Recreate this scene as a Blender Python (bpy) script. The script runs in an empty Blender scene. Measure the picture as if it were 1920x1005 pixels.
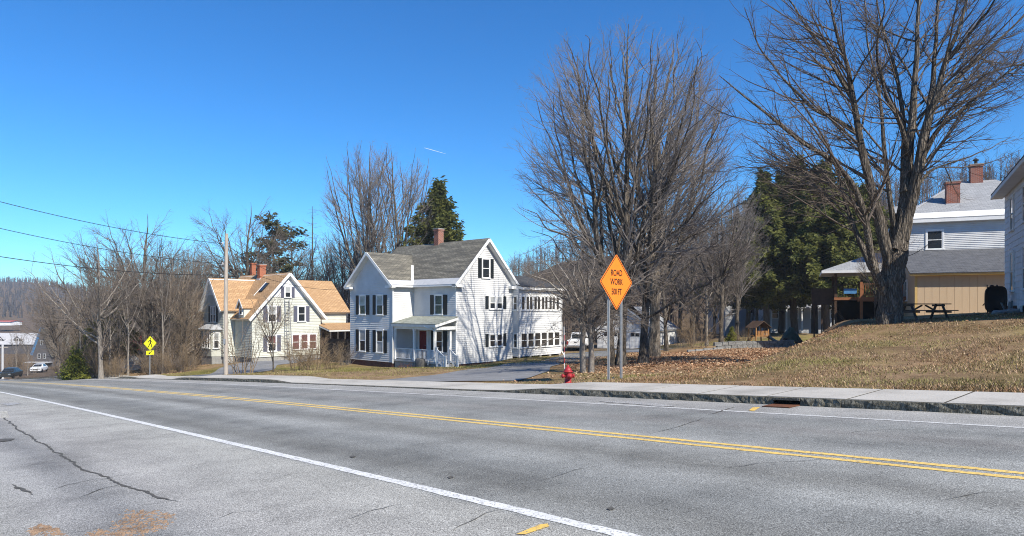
import bpy, math, random
import numpy as np
from mathutils import Vector, Matrix

# ------------------------------------------------------------------ camera, sky, sun, exposure
scene = bpy.context.scene
col = scene.collection
FPX = 1250.0
HZ = 578.0
CAMZ = 1.5
cam_d = bpy.data.cameras.new('camera')
cam_d.sensor_width = 36.0
cam_d.lens = FPX / 1920 * 36.0
cam_d.shift_y = (HZ - 502.5) / 1920
cam_d.clip_start = 0.1
cam_d.clip_end = 12000
cam = bpy.data.objects.new('camera', cam_d)
cam.location = (0, 0, CAMZ)
cam.rotation_euler = (math.radians(90), 0, 0)
col.objects.link(cam)
scene.camera = cam

SUN_EL, SUN_AZ = 41.0, 140.0          # azimuth clockwise from +Y
world = bpy.data.worlds.new('World')
scene.world = world
world.use_nodes = True
wn = world.node_tree
bg = wn.nodes['Background']
sky = wn.nodes.new('ShaderNodeTexSky')
sky.sky_type = 'NISHITA'
sky.sun_disc = False
sky.sun_elevation = math.radians(SUN_EL)
sky.sun_rotation = math.radians(SUN_AZ)
sky.altitude = 1500
sky.air_density = 1.0
sky.dust_density = 0.0
sky.ozone_density = 2.0
hs = wn.nodes.new('ShaderNodeHueSaturation')
hs.inputs['Saturation'].default_value = 1.26
hs.inputs['Hue'].default_value = 0.5
hs.inputs['Value'].default_value = 1.0
tint = wn.nodes.new('ShaderNodeMix')
tint.data_type = 'RGBA'
tint.blend_type = 'MULTIPLY'
tint.inputs[0].default_value = 1.0
tint.inputs[7].default_value = (0.38, 0.84, 1.10, 1)
wn.links.new(sky.outputs[0], hs.inputs['Color'])
wn.links.new(hs.outputs[0], tint.inputs[6])
wn.links.new(tint.outputs[2], bg.inputs[0])
bg.inputs[1].default_value = 0.11
sd = bpy.data.lights.new('sun', 'SUN')
sd.energy = 5.0
sd.angle = math.radians(0.5)
sd.color = (1.0, 0.93, 0.81)
sun = bpy.data.objects.new('sun', sd)
el, az = math.radians(SUN_EL), math.radians(SUN_AZ)
sv = Vector((math.sin(az) * math.cos(el), math.cos(az) * math.cos(el), math.sin(el)))
sun.rotation_euler = sv.to_track_quat('Z', 'Y').to_euler()
sun.location = (30, -30, 40)
col.objects.link(sun)
scene.view_settings.view_transform = 'Standard'
scene.view_settings.look = 'None'
scene.view_settings.exposure = 0.62
scene.view_settings.gamma = 1.0
scene.view_settings.use_curve_mapping = False
scene.render.engine = 'CYCLES'
scene.cycles.max_bounces = 5
scene.cycles.use_denoising = True
scene.cycles.denoising_prefilter = 'NONE'
scene.cycles.filter_width = 1.05
scene.cycles.transparent_max_bounces = 4

RS = np.random.RandomState
random.seed(4)

# ------------------------------------------------------------------ materials
MATS = {}
class NT:
    def __init__(s, name, rough=0.85, spec=0.25):
        s.m = bpy.data.materials.new(name)
        s.m.use_nodes = True
        s.t = s.m.node_tree
        s.b = s.t.nodes['Principled BSDF']
        s.b.inputs['Roughness'].default_value = rough
        s.b.inputs['Specular IOR Level'].default_value = spec
        MATS[name] = s.m
    def n(s, typ, **kw):
        nd = s.t.nodes.new(typ)
        for k, v in kw.items():
            if k in nd.inputs: nd.inputs[k].default_value = v
            else: setattr(nd, k, v)
        return nd
    def l(s, a, b): s.t.links.new(a, b)
    def coord(s, which='Object', scale=(1, 1, 1)):
        tc = s.n('ShaderNodeTexCoord')
        mp = s.n('ShaderNodeMapping')
        mp.inputs['Scale'].default_value = scale
        s.l(tc.outputs[which], mp.inputs[0])
        return mp.outputs[0]
    def noise(s, co, scale, detail=5, rough=0.6, out=0):
        nd = s.n('ShaderNodeTexNoise')
        nd.inputs['Scale'].default_value = scale
        nd.inputs['Detail'].default_value = detail
        nd.inputs['Roughness'].default_value = rough
        if co is not None: s.l(co, nd.inputs['Vector'])
        return nd.outputs[out]
    def ramp(s, fac, stops):
        r = s.n('ShaderNodeValToRGB')
        e = r.color_ramp.elements
        while len(e) < len(stops): e.new(0.5)
        for i, (p, c) in enumerate(stops):
            e[i].position = p
            e[i].color = (c, c, c, 1) if not isinstance(c, (tuple, list)) else (*c, 1)
        s.l(fac, r.inputs[0])
        return r.outputs[0]
    def mix(s, fac, a, b, mode='MIX'):
        m = s.n('ShaderNodeMix', data_type='RGBA', blend_type=mode)
        for sock, v in ((m.inputs[0], fac), (m.inputs[6], a), (m.inputs[7], b)):
            if isinstance(v, (int, float)): sock.default_value = v
            elif isinstance(v, tuple): sock.default_value = (*v, 1)
            else: s.l(v, sock)
        return m.outputs[2]
    def math(s, op, a, b=None, c=None):
        m = s.n('ShaderNodeMath', operation=op)
        for i, v in enumerate((a, b, c)):
            if v is None: continue
            if isinstance(v, (int, float)): m.inputs[i].default_value = v
            else: s.l(v, m.inputs[i])
        return m.outputs[0]
    def col(s, c):
        if isinstance(c, tuple): s.b.inputs['Base Color'].default_value = (*c, 1)
        else: s.l(c, s.b.inputs['Base Color'])
    def bump(s, h, strength=0.4, dist=0.02):
        b = s.n('ShaderNodeBump')
        b.inputs['Strength'].default_value = strength
        b.inputs['Distance'].default_value = dist
        s.l(h, b.inputs['Height'])
        s.l(b.outputs[0], s.b.inputs['Normal'])

def simple(name, c1, c2=None, scale=6, rough=0.8, spec=0.25, bump=0.0, metal=0.0, stretch=(1, 1, 1), bdist=0.01):
    n = NT(name, rough, spec)
    n.b.inputs['Metallic'].default_value = metal
    if c2 is None: c2 = tuple(x * 0.8 for x in c1)
    co = n.coord('Object', stretch)
    f = n.noise(co, scale, 6, 0.65)
    n.col(n.ramp(f, [(0.3, c2), (0.7, c1)]))
    if bump: n.bump(n.noise(co, scale * 4, 5), bump, bdist)
    return n.m

simple('white_paint', (0.80, 0.80, 0.79), (0.68, 0.68, 0.66), 2.5, 0.6)
simple('vinyl_white', (0.635, 0.64, 0.64), (0.5, 0.505, 0.505), 0.9, 0.55)
simple('sage_paint', (0.57, 0.58, 0.515), (0.475, 0.485, 0.425), 1.2, 0.7)
simple('shake_white', (0.74, 0.75, 0.76), (0.58, 0.59, 0.60), 3, 0.7, bump=0.25)
simple('tan_paint', (0.58, 0.44, 0.295), (0.49, 0.365, 0.24), 1.2, 0.75, stretch=(1, 1, 0.15), bump=0.15)
simple('tan_trim', (0.62, 0.44, 0.18), (0.55, 0.37, 0.14), 2, 0.7)
simple('grey_trim', (0.42, 0.43, 0.44), (0.34, 0.35, 0.36), 2, 0.6)
simple('shutter_dark', (0.018, 0.024, 0.028), (0.012, 0.016, 0.02), 6, 0.5)
simple('shutter_slate', (0.135, 0.14, 0.19), (0.10, 0.105, 0.145), 6, 0.6)
simple('door_red', (0.20, 0.022, 0.020), (0.16, 0.016, 0.015), 4, 0.45)
simple('concrete_foot', (0.33, 0.33, 0.32), (0.22, 0.22, 0.21), 5, 0.9, bump=0.3)
simple('joint_dirt', (0.10, 0.09, 0.075), (0.05, 0.045, 0.038), 8, 0.95)
simple('stone_grey', (0.36, 0.36, 0.35), (0.17, 0.17, 0.165), 7, 0.95, bump=0.5)
simple('stone_block', (0.3, 0.3, 0.29), (0.09, 0.09, 0.09), 9, 0.95, bump=0.6)
simple('bark_pale', (0.3, 0.27, 0.235), (0.13, 0.11, 0.092), 6, 0.95, bump=0.7, stretch=(2, 2, 0.6), bdist=0.03)
simple('bark_dark', (0.12, 0.098, 0.08), (0.05, 0.04, 0.033), 6, 0.95, bump=0.8, stretch=(2, 2, 0.5), bdist=0.03)
simple('twig_brown', (0.19, 0.16, 0.135), (0.11, 0.092, 0.078), 1.2, 0.9)
simple('twig_dark', (0.135, 0.11, 0.092), (0.075, 0.06, 0.05), 1.2, 0.9)
simple('twig_mauve', (0.235, 0.21, 0.195), (0.145, 0.128, 0.118), 1.0, 0.9)
simple('twig_tan', (0.27, 0.21, 0.15), (0.15, 0.115, 0.082), 1.2, 0.9)
simple('shrub_tan', (0.27, 0.20, 0.12), (0.14, 0.10, 0.065), 1.5, 0.9)
simple('shrub_rust', (0.30, 0.12, 0.05), (0.16, 0.06, 0.03), 3, 0.9)
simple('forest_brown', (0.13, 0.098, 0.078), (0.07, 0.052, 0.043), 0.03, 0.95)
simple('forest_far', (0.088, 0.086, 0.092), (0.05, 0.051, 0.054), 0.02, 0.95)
simple('galvanised', (0.42, 0.43, 0.44), (0.30, 0.31, 0.32), 9, 0.45, 0.5, metal=0.6)
simple('hydrant_red', (0.36, 0.028, 0.032), (0.24, 0.018, 0.022), 7, 0.45, 0.4)
simple('pole_wood', (.45,.40,.345), (.28,.24,.20), 8, 0.9, stretch=(3, 3, 0.25), bump=0.4)
simple('deck_wood', (0.36, 0.15, 0.065), (0.25, 0.10, 0.045), 5, 0.75)
simple('old_wood', (0.095, 0.085, 0.078), (0.055, 0.05, 0.046), 6, 0.85, stretch=(1, 1, 1))
simple('dark_wood', (0.1, 0.06, 0.038), (0.05, 0.03, 0.02), 4, 0.85)
simple('play_wood', (0.40, 0.20, 0.07), (0.27, 0.13, 0.05), 5, 0.8)
simple('black_plastic', (0.014, 0.014, 0.015), (0.010, 0.010, 0.011), 6, 0.55)
simple('cable_black', (0.02, 0.02, 0.022), (0.015, 0.015, 0.016), 3, 0.6)
simple('green_cloth', (0.022, 0.075, 0.055), (0.012, 0.042, 0.032), 6, 0.5, 0.4)
simple('slide_grey', (0.30, 0.36, 0.38), (0.22, 0.27, 0.29), 5, 0.4)
simple('rust_iron', (0.20, 0.085, 0.045), (0.10, 0.045, 0.027), 14, 0.8, metal=0.2, bump=0.3)
simple('iron_dark', (0.03, 0.028, 0.026), (0.018, 0.017, 0.016), 9, 0.7)
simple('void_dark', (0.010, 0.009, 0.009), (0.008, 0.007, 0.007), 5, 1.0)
simple('car_white', (0.76, 0.77, 0.78), (0.72, 0.73, 0.74), 2, 0.3, 0.5)
simple('car_dark', (0.025, 0.03, 0.03), (0.02, 0.024, 0.024), 2, 0.3, 0.5)
simple('chrome', (0.55, 0.55, 0.56), (0.45, 0.45, 0.46), 3, 0.25, 0.5, metal=0.8)
simple('rubber', (0.02, 0.02, 0.02), (0.015, 0.015, 0.015), 5, 0.9)
simple('lamp_red', (0.30, 0.01, 0.01), (0.25, 0.01, 0.01), 5, 0.3, 0.5)
simple('sign_orange', (0.86, 0.225, 0.022), (0.80, 0.20, 0.018), 3, 0.5, 0.4)
simple('sign_lime', (0.74, 0.76, 0.02), (0.70, 0.72, 0.018), 3, 0.5, 0.4)
simple('sign_ink', (0.02, 0.017, 0.015), (0.016, 0.013, 0.012), 3, 0.6)
simple('roof_red', (0.42, 0.075, 0.055), (0.30, 0.05, 0.04), 3, 0.7)
simple('tarp_blue', (0.10, 0.28, 0.52), (0.07, 0.20, 0.42), 3, 0.5)
simple('wall_pale', (0.42, 0.43, 0.44), (0.34, 0.35, 0.36), 1, 0.8)
simple('wall_dark', (0.10, 0.095, 0.10), (0.07, 0.066, 0.07), 1, 0.8)
simple('roof_pale', (0.46, 0.46, 0.47), (0.36, 0.36, 0.37), 1.0, 0.7)
simple('contrail_white', (0.9, 0.9, 0.9), (0.85, 0.85, 0.85), 1, 1.0)
simple('terracotta_grey', (0.16, 0.15, 0.135), (0.10, 0.095, 0.088), 5, 0.8)
simple('metal_apron', (0.50, 0.51, 0.52), (0.40, 0.41, 0.42), 3, 0.5, 0.4)

def needles(name, c1, c2, scale):
    n = NT(name, 0.7, 0.2)
    c = n.ramp(n.noise(n.coord('Object'), scale, 5, 0.7), [(0.34, c2), (0.64, c1)])
    n.col(c)
    tr = n.n('ShaderNodeBsdfTranslucent'); n.l(c, tr.inputs[0])
    mx = n.n('ShaderNodeMixShader'); mx.inputs[0].default_value = 0.45
    n.l(n.b.outputs[0], mx.inputs[1]); n.l(tr.outputs[0], mx.inputs[2])
    n.l(mx.outputs[0], n.t.nodes['Material Output'].inputs[0])
needles('needle_hemlock', (0.21, 0.215, 0.055), (0.050, 0.068, 0.026), 0.9)
needles('needle_pine', (0.16, 0.16, 0.08), (0.06, 0.068, 0.034), 0.8)
needles('needle_lime', (0.27, 0.28, 0.045), (0.07, 0.09, 0.02), 1.3)
def bark(name, dark, mid, pale, sx=15.0):
    n = NT(name, 0.95, 0.15)
    co = n.coord('Object', (sx, sx, sx * 0.10))
    vo = n.n('ShaderNodeTexVoronoi', feature='DISTANCE_TO_EDGE'); vo.inputs['Scale'].default_value = 1.0
    wob = n.noise(n.coord('Object', (4, 4, 1.5)), 2.0, 4, 0.6, out=1)
    mx = n.n('ShaderNodeMix', data_type='RGBA', blend_type='ADD'); mx.inputs[0].default_value = 0.7
    n.l(co, mx.inputs[6]); n.l(wob, mx.inputs[7]); n.l(mx.outputs[2], vo.inputs['Vector'])
    ridge = n.ramp(vo.outputs['Distance'], [(0.0, 0.25), (0.24, 1.0)])
    patch = n.noise(n.coord('Object', (1, 1, 0.5)), 2.2, 6, 0.7)
    c = n.mix(n.ramp(patch, [(0.34, 0.0), (0.66, 1.0)]), mid, pale)
    c = n.mix(ridge, dark, c)
    n.col(n.mix(1.0, c, n.ramp(n.noise(n.coord('Object', (1, 1, .3)), 40, 4), [(0.3, 0.6), (0.7, 1.3)]), 'MULTIPLY'))
    n.bump(n.math('ADD', ridge, n.math('MULTIPLY', n.noise(n.coord('Object', (1, 1, .35)), 30, 5), 0.5)), 1.0, 0.05)
bark('bark_grey', (0.020, 0.017, 0.014), (0.095, 0.08, 0.066), (0.27, 0.23, 0.185))
bark('bark_rough', (0.035, 0.028, 0.023), (0.16, 0.135, 0.11), (0.36, 0.31, 0.255), 12.0)
def glass(name, base):
    n = NT(name, 0.06, 0.6)
    co = n.coord('Object')
    n.col(n.ramp(n.noise(co, 1.3, 3), [(0.35, base), (0.65, tuple(x * 1.8 for x in base))]))
    n.bump(n.noise(co, 2.2, 2), 0.06, 0.02)
glass('glass_dark', (0.014, 0.017, 0.02))
glass('glass_screen', (0.03, 0.028, 0.026))
glass('glass_curtain', (0.24, 0.25, 0.25))
glass('glass_rose', (0.10, 0.045, 0.045))

def brickmat(name, c1, c2, mortar, w, h, ms, bump=0.5, rough=0.9, stain=None, bias=0.0):
    n = NT(name, rough, 0.2)
    uv = n.coord('UV')
    b = n.n('ShaderNodeTexBrick')
    b.inputs['Scale'].default_value = 1.0
    b.inputs['Color1'].default_value = (*c1, 1)
    b.inputs['Color2'].default_value = (*c2, 1)
    b.inputs['Mortar'].default_value = (*mortar, 1)
    b.inputs['Brick Width'].default_value = w
    b.inputs['Row Height'].default_value = h
    b.inputs['Mortar Size'].default_value = ms
    b.inputs['Bias'].default_value = bias
    n.l(uv, b.inputs['Vector'])
    c = b.outputs['Color']
    if stain:
        f = n.ramp(n.noise(n.coord('UV', stain[3] if len(stain) > 3 else (1, 1, 1)), stain[1], 6, 0.7), [(0.38, 0.0), (0.68, 1.0)])
        c = n.mix(n.math('MULTIPLY', f, stain[2]), c, stain[0])
    n.col(c)
    gr = n.noise(n.coord('Object'), 60, 2)
    hh = n.math('ADD', n.math('MULTIPLY', b.outputs['Fac'], -1.0), n.math('MULTIPLY', gr, 0.5))
    n.bump(hh, bump, 0.012)
brickmat('brick_red', (0.30, 0.095, 0.055), (0.20, 0.055, 0.038), (0.30, 0.25, 0.21), 0.21, 0.072, 0.010)
brickmat('brick_orange', (0.42, 0.12, 0.05), (0.30, 0.075, 0.035), (0.28, 0.20, 0.15), 0.21, 0.072, 0.008)
brickmat('brick_foundation', (0.17, 0.06, 0.045), (0.10, 0.035, 0.03), (0.13, 0.10, 0.09), 0.21, 0.075, 0.010, stain=((0.05, 0.04, 0.038), 1.2, 0.5))
brickmat('shingle_brown', (0.25, 0.235, 0.19), (0.155, 0.145, 0.12), (0.07, 0.066, 0.058), 0.36, 0.15, 0.016, stain=((0.065, 0.063, 0.057), 1.3, 0.95, (0.3, 2.2, 1)))
brickmat('shingle_moss', (0.24, 0.25, 0.21), (0.18, 0.19, 0.165), (0.10, 0.11, 0.09), 0.32, 0.14, 0.010, stain=((0.40, 0.43, 0.38), 2.2, 0.7, (0.6, 1.2, 1)))
brickmat('shingle_orange', (0.54, 0.36, 0.20), (0.40, 0.25, 0.13), (0.22, 0.125, 0.065), 0.36, 0.15, 0.02, stain=((0.31, 0.195, 0.105), 2.6, 0.75, (0.4, 2.0, 1)))
brickmat('shingle_grey', (0.36, 0.37, 0.38), (0.27, 0.28, 0.29), (0.17, 0.175, 0.18), 0.34, 0.15, 0.012, stain=((0.22, 0.225, 0.235), 1.6, 0.6))
brickmat('shingle_slate', (0.115, 0.12, 0.132), (0.07, 0.073, 0.082), (0.04, 0.042, 0.048), 0.34, 0.15, 0.012, stain=((0.155, 0.16, 0.17), 3.0, 0.5))
brickmat('shingle_charcoal', (0.06, 0.06, 0.062), (0.04, 0.04, 0.042), (0.02, 0.02, 0.021), 0.34, 0.15, 0.012, stain=((0.11, 0.11, 0.105), 1.6, 0.6))

# asphalt of the road: UV = (s, t) in metres along / across the road
n = NT('asphalt', 0.9, 0.2)
uv = n.coord('UV')
sep = n.n('ShaderNodeSeparateXYZ'); n.l(uv, sep.inputs[0])
obj = n.coord('Object')
fine = n.noise(obj, 95, 2, 0.5)
fine2 = n.noise(obj, 38, 3, 0.65)
big = n.noise(n.coord('UV', (0.12, 0.8, 1)), 1.6, 6, 0.62)
blot = n.noise(obj, 0.8, 7, 0.68)
tw = n.math('ADD', sep.outputs[1], n.math('MULTIPLY', n.math('SUBTRACT', n.noise(n.coord('UV', (0.3, 0.3, 1)), 1.5, 3), 0.5), 0.22))
tn = n.math('DIVIDE', n.math('ADD', tw, 14.0), 27.0)
def tp(t): return (t + 14.0) / 27.0
OLD = (0.395, 0.385, 0.345); OLD2 = (0.315, 0.308, 0.28)
LA = (0.185, 0.190, 0.182); LB = (0.30, 0.304, 0.288); LC = (0.145, 0.143, 0.129)
lane = n.ramp(tn, [(tp(-8), OLD2), (tp(0.4), OLD), (tp(1.15), (0.36, 0.35, 0.335)), (tp(1.6), (0.20, 0.197, 0.195)), (tp(2.2), (0.39, 0.375, 0.35)), (tp(3.84), OLD), (tp(3.92), LB),
                   (tp(4.5), LC), (tp(5.4), LA), (tp(5.95), LB), (tp(6.6), LC), (tp(7.45), LB), (tp(8.1), LB), (tp(8.9), LA), (tp(9.6), (0.225, 0.218, 0.205)), (tp(10.4), LA), (tp(11.1), (0.23, 0.228, 0.224)), (tp(11.16), (0.33, 0.322, 0.305)), (tp(12.4), (0.36, 0.35, 0.33))])
c = n.mix(0.36, lane, n.ramp(big, [(0.3, (0.14, 0.142, 0.138)), (0.72, (0.35, 0.355, 0.335))]))
c = n.mix(1.0, c, n.ramp(blot, [(0.30, 0.70), (0.5, 0.97), (0.7, 1.14)]), 'MULTIPLY')
sp = n.ramp(fine, [(0.34, 0.42), (0.5, 0.94), (0.65, 1.7)])
c = n.mix(1.0, c, sp, 'MULTIPLY')
c = n.mix(1.0, c, n.ramp(fine2, [(0.3, 0.80), (0.7, 1.22)]), 'MULTIPLY')
n.col(c)
n.bump(n.math('ADD', fine, fine2), 0.55, 0.006)

n = NT('driveway_asphalt', 0.92, 0.2)
obj = n.coord('Object')
c = n.ramp(n.noise(obj, 0.9, 6), [(0.3, (0.16, 0.162, 0.166)), (0.7, (0.24, 0.243, 0.25))])
c = n.mix(1.0, c, n.ramp(n.noise(obj, 55, 3), [(0.3, 0.7), (0.7, 1.3)]), 'MULTIPLY')
n.col(c); n.bump(n.noise(obj, 60, 2), 0.4, 0.006)

def paint(name, c1, wear):
    n = NT(name, 0.7, 0.3)
    obj = n.coord('Object')
    w = n.ramp(n.noise(obj, 34, 4, 0.7), [(wear, (0.20, 0.20, 0.195)), (wear + 0.13, c1)])
    n.col(n.mix(1.0, w, n.ramp(n.noise(obj, 3, 4), [(0.3, 0.86), (0.7, 1.05)]), 'MULTIPLY'))
    n.bump(n.noise(obj, 60, 2), 0.4, 0.004)
paint('paint_white', (0.72, 0.72, 0.70), 0.35)
paint('paint_white_worn', (0.60, 0.60, 0.58), 0.36)
paint('paint_ghost', (0.50, 0.49, 0.47), 0.44)
paint('paint_yellow', (0.78, 0.54, 0.15), 0.35)
paint('paint_orange', (0.80, 0.52, 0.12), 0.34)
simple('crack_tar', (0.12, 0.115, 0.105), (0.06, 0.058, 0.052), 20, 0.9)
simple('grit_brown', (0.33, 0.225, 0.15), (0.12, 0.08, 0.055), 9, 0.95)

n = NT('concrete_walk', 0.92, 0.2)
obj = n.coord('Object')
c = n.ramp(n.noise(obj, 0.8, 6), [(0.3, (0.32, 0.305, 0.275)), (0.5, (0.44, 0.42, 0.38)), (0.7, (0.49, 0.47, 0.43))])
c = n.mix(1.0, c, n.ramp(n.noise(obj, 40, 4), [(0.28, 0.72), (0.5, 1.0), (0.72, 1.15)]), 'MULTIPLY')
n.col(c); n.bump(n.noise(obj, 50, 3), 0.4, 0.006)

n = NT('granite', 0.95, 0.15)
obj = n.coord('Object', (1, 1, 0.45))
c = n.ramp(n.noise(obj, 26, 6, 0.75), [(0.34, (0.05, 0.046, 0.034)), (0.52, (0.15, 0.14, 0.11)), (0.68, (0.36, 0.34, 0.285))])
c = n.mix(1.0, c, n.ramp(n.noise(n.coord('Object'), 2.5, 4), [(0.3, 0.75), (0.7, 1.2)]), 'MULTIPLY')
n.col(c); n.bump(n.noise(obj, 40, 5), 1.0, 0.05)

# ground: attribute zone = (leaf litter, woods floor, green)
n = NT('soil_turf', 0.97, 0.1)
obj = n.coord('Object')
at = n.n('ShaderNodeAttribute', attribute_name='zone')
sp_ = n.n('ShaderNodeSeparateColor'); n.l(at.outputs['Color'], sp_.inputs[0])
nA = n.noise(obj, 0.35, 6, 0.65); nB = n.noise(obj, 2.2, 5, 0.7); nC = n.noise(obj, 22, 5, 0.75); nD = n.noise(obj, 0.28, 6, 0.7)
dry = n.ramp(nB, [(0.28, (0.15, 0.098, 0.056)), (0.52, (0.29, 0.195, 0.112)), (0.75, (0.41, 0.29, 0.175))])
olive = n.ramp(nB, [(0.3, (0.125, 0.11, 0.036)), (0.7, (0.27, 0.22, 0.08))])
base = n.mix(n.ramp(nA, [(0.46, 0.0), (0.64, 0.62)]), dry, olive)
grn = n.ramp(nB, [(0.3, (0.135, 0.14, 0.03)), (0.7, (0.235, 0.215, 0.06))])
base = n.mix(n.math('MULTIPLY', sp_.outputs[2], n.ramp(nA, [(0.35, 0.25), (0.6, 1.0)])), base, grn)
leaf = n.ramp(nC, [(0.3, (0.12, 0.06, 0.03)), (0.5, (0.26, 0.135, 0.065)), (0.7, (0.42, 0.245, 0.13))])
base = n.mix(n.math('MINIMUM', n.math('MULTIPLY', sp_.outputs[0], n.ramp(nB, [(0.25, 0.6), (0.55, 1.25)])), 1.0), base, leaf)
wood = n.ramp(nB, [(0.3, (0.075, 0.053, 0.037)), (0.7, (0.17, 0.125, 0.085))])
base = n.mix(sp_.outputs[1], base, wood)
base = n.mix(1.0, base, n.ramp(nC, [(0.3, 0.55), (0.5, 1.0), (0.72, 1.35)]), 'MULTIPLY')
base = n.mix(1.0, base, n.ramp(nD, [(0.32, 0.62), (0.5, 1.0), (0.66, 1.2)]), 'MULTIPLY')
n.col(base); n.bump(n.math('ADD', nC, n.noise(obj, 70, 3)), 0.9, 0.03)

# per-face tinted scatter (attribute tint is a colour of its own for each leaf or blade)
n = NT('scatter', 0.9, 0.15)
at = n.n('ShaderNodeAttribute', attribute_name='tint')
n.col(at.outputs['Color'])

# ------------------------------------------------------------------ mesh helpers
ORG = {}
def V(*a): return np.array(a, float)
def nrm(v):
    v = np.asarray(v, float); return v / np.linalg.norm(v)

def mesh_from(name, verts, faces, mat, smooth=False):
    """verts (N,3), faces: (M,k) array or list of tuples"""
    me = bpy.data.meshes.new(name)
    verts = np.asarray(verts, np.float32)
    if isinstance(faces, np.ndarray):
        M, k = faces.shape
        me.vertices.add(len(verts)); me.vertices.foreach_set('co', verts.ravel())
        me.loops.add(M * k); me.loops.foreach_set('vertex_index', faces.astype(np.int32).ravel())
        me.polygons.add(M)
        me.polygons.foreach_set('loop_start', np.arange(0, M * k, k, dtype=np.int32))
        me.polygons.foreach_set('loop_total', np.full(M, k, np.int32))
        me.update(calc_edges=True)
    else:
        me.from_pydata(verts.tolist(), [], faces)
    if smooth: me.polygons.foreach_set('use_smooth', np.ones(len(me.polygons), bool))
    me.materials.append(MATS[mat])
    return me

def link(name, data, parent=None):
    o = bpy.data.objects.new(name, data)
    col.objects.link(o)
    if parent is not None: o.parent = parent
    return o

def tag(o, label=None, cat=None, group=None, kind=None):
    if label: o['label'] = label
    if cat: o['category'] = cat
    if group: o['group'] = group
    if kind: o['kind'] = kind
    return o

def thing(name, loc, label, cat, group=None, rz=0.0):
    o = bpy.data.objects.new(name, None)
    o.empty_display_size = 0.3
    col.objects.link(o)
    o.location = tuple(float(x) for x in loc)
    o.rotation_euler = (0, 0, rz)
    ORG[o.name] = np.array(loc, float) if rz == 0 else None
    return tag(o, label, cat, group)

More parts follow.
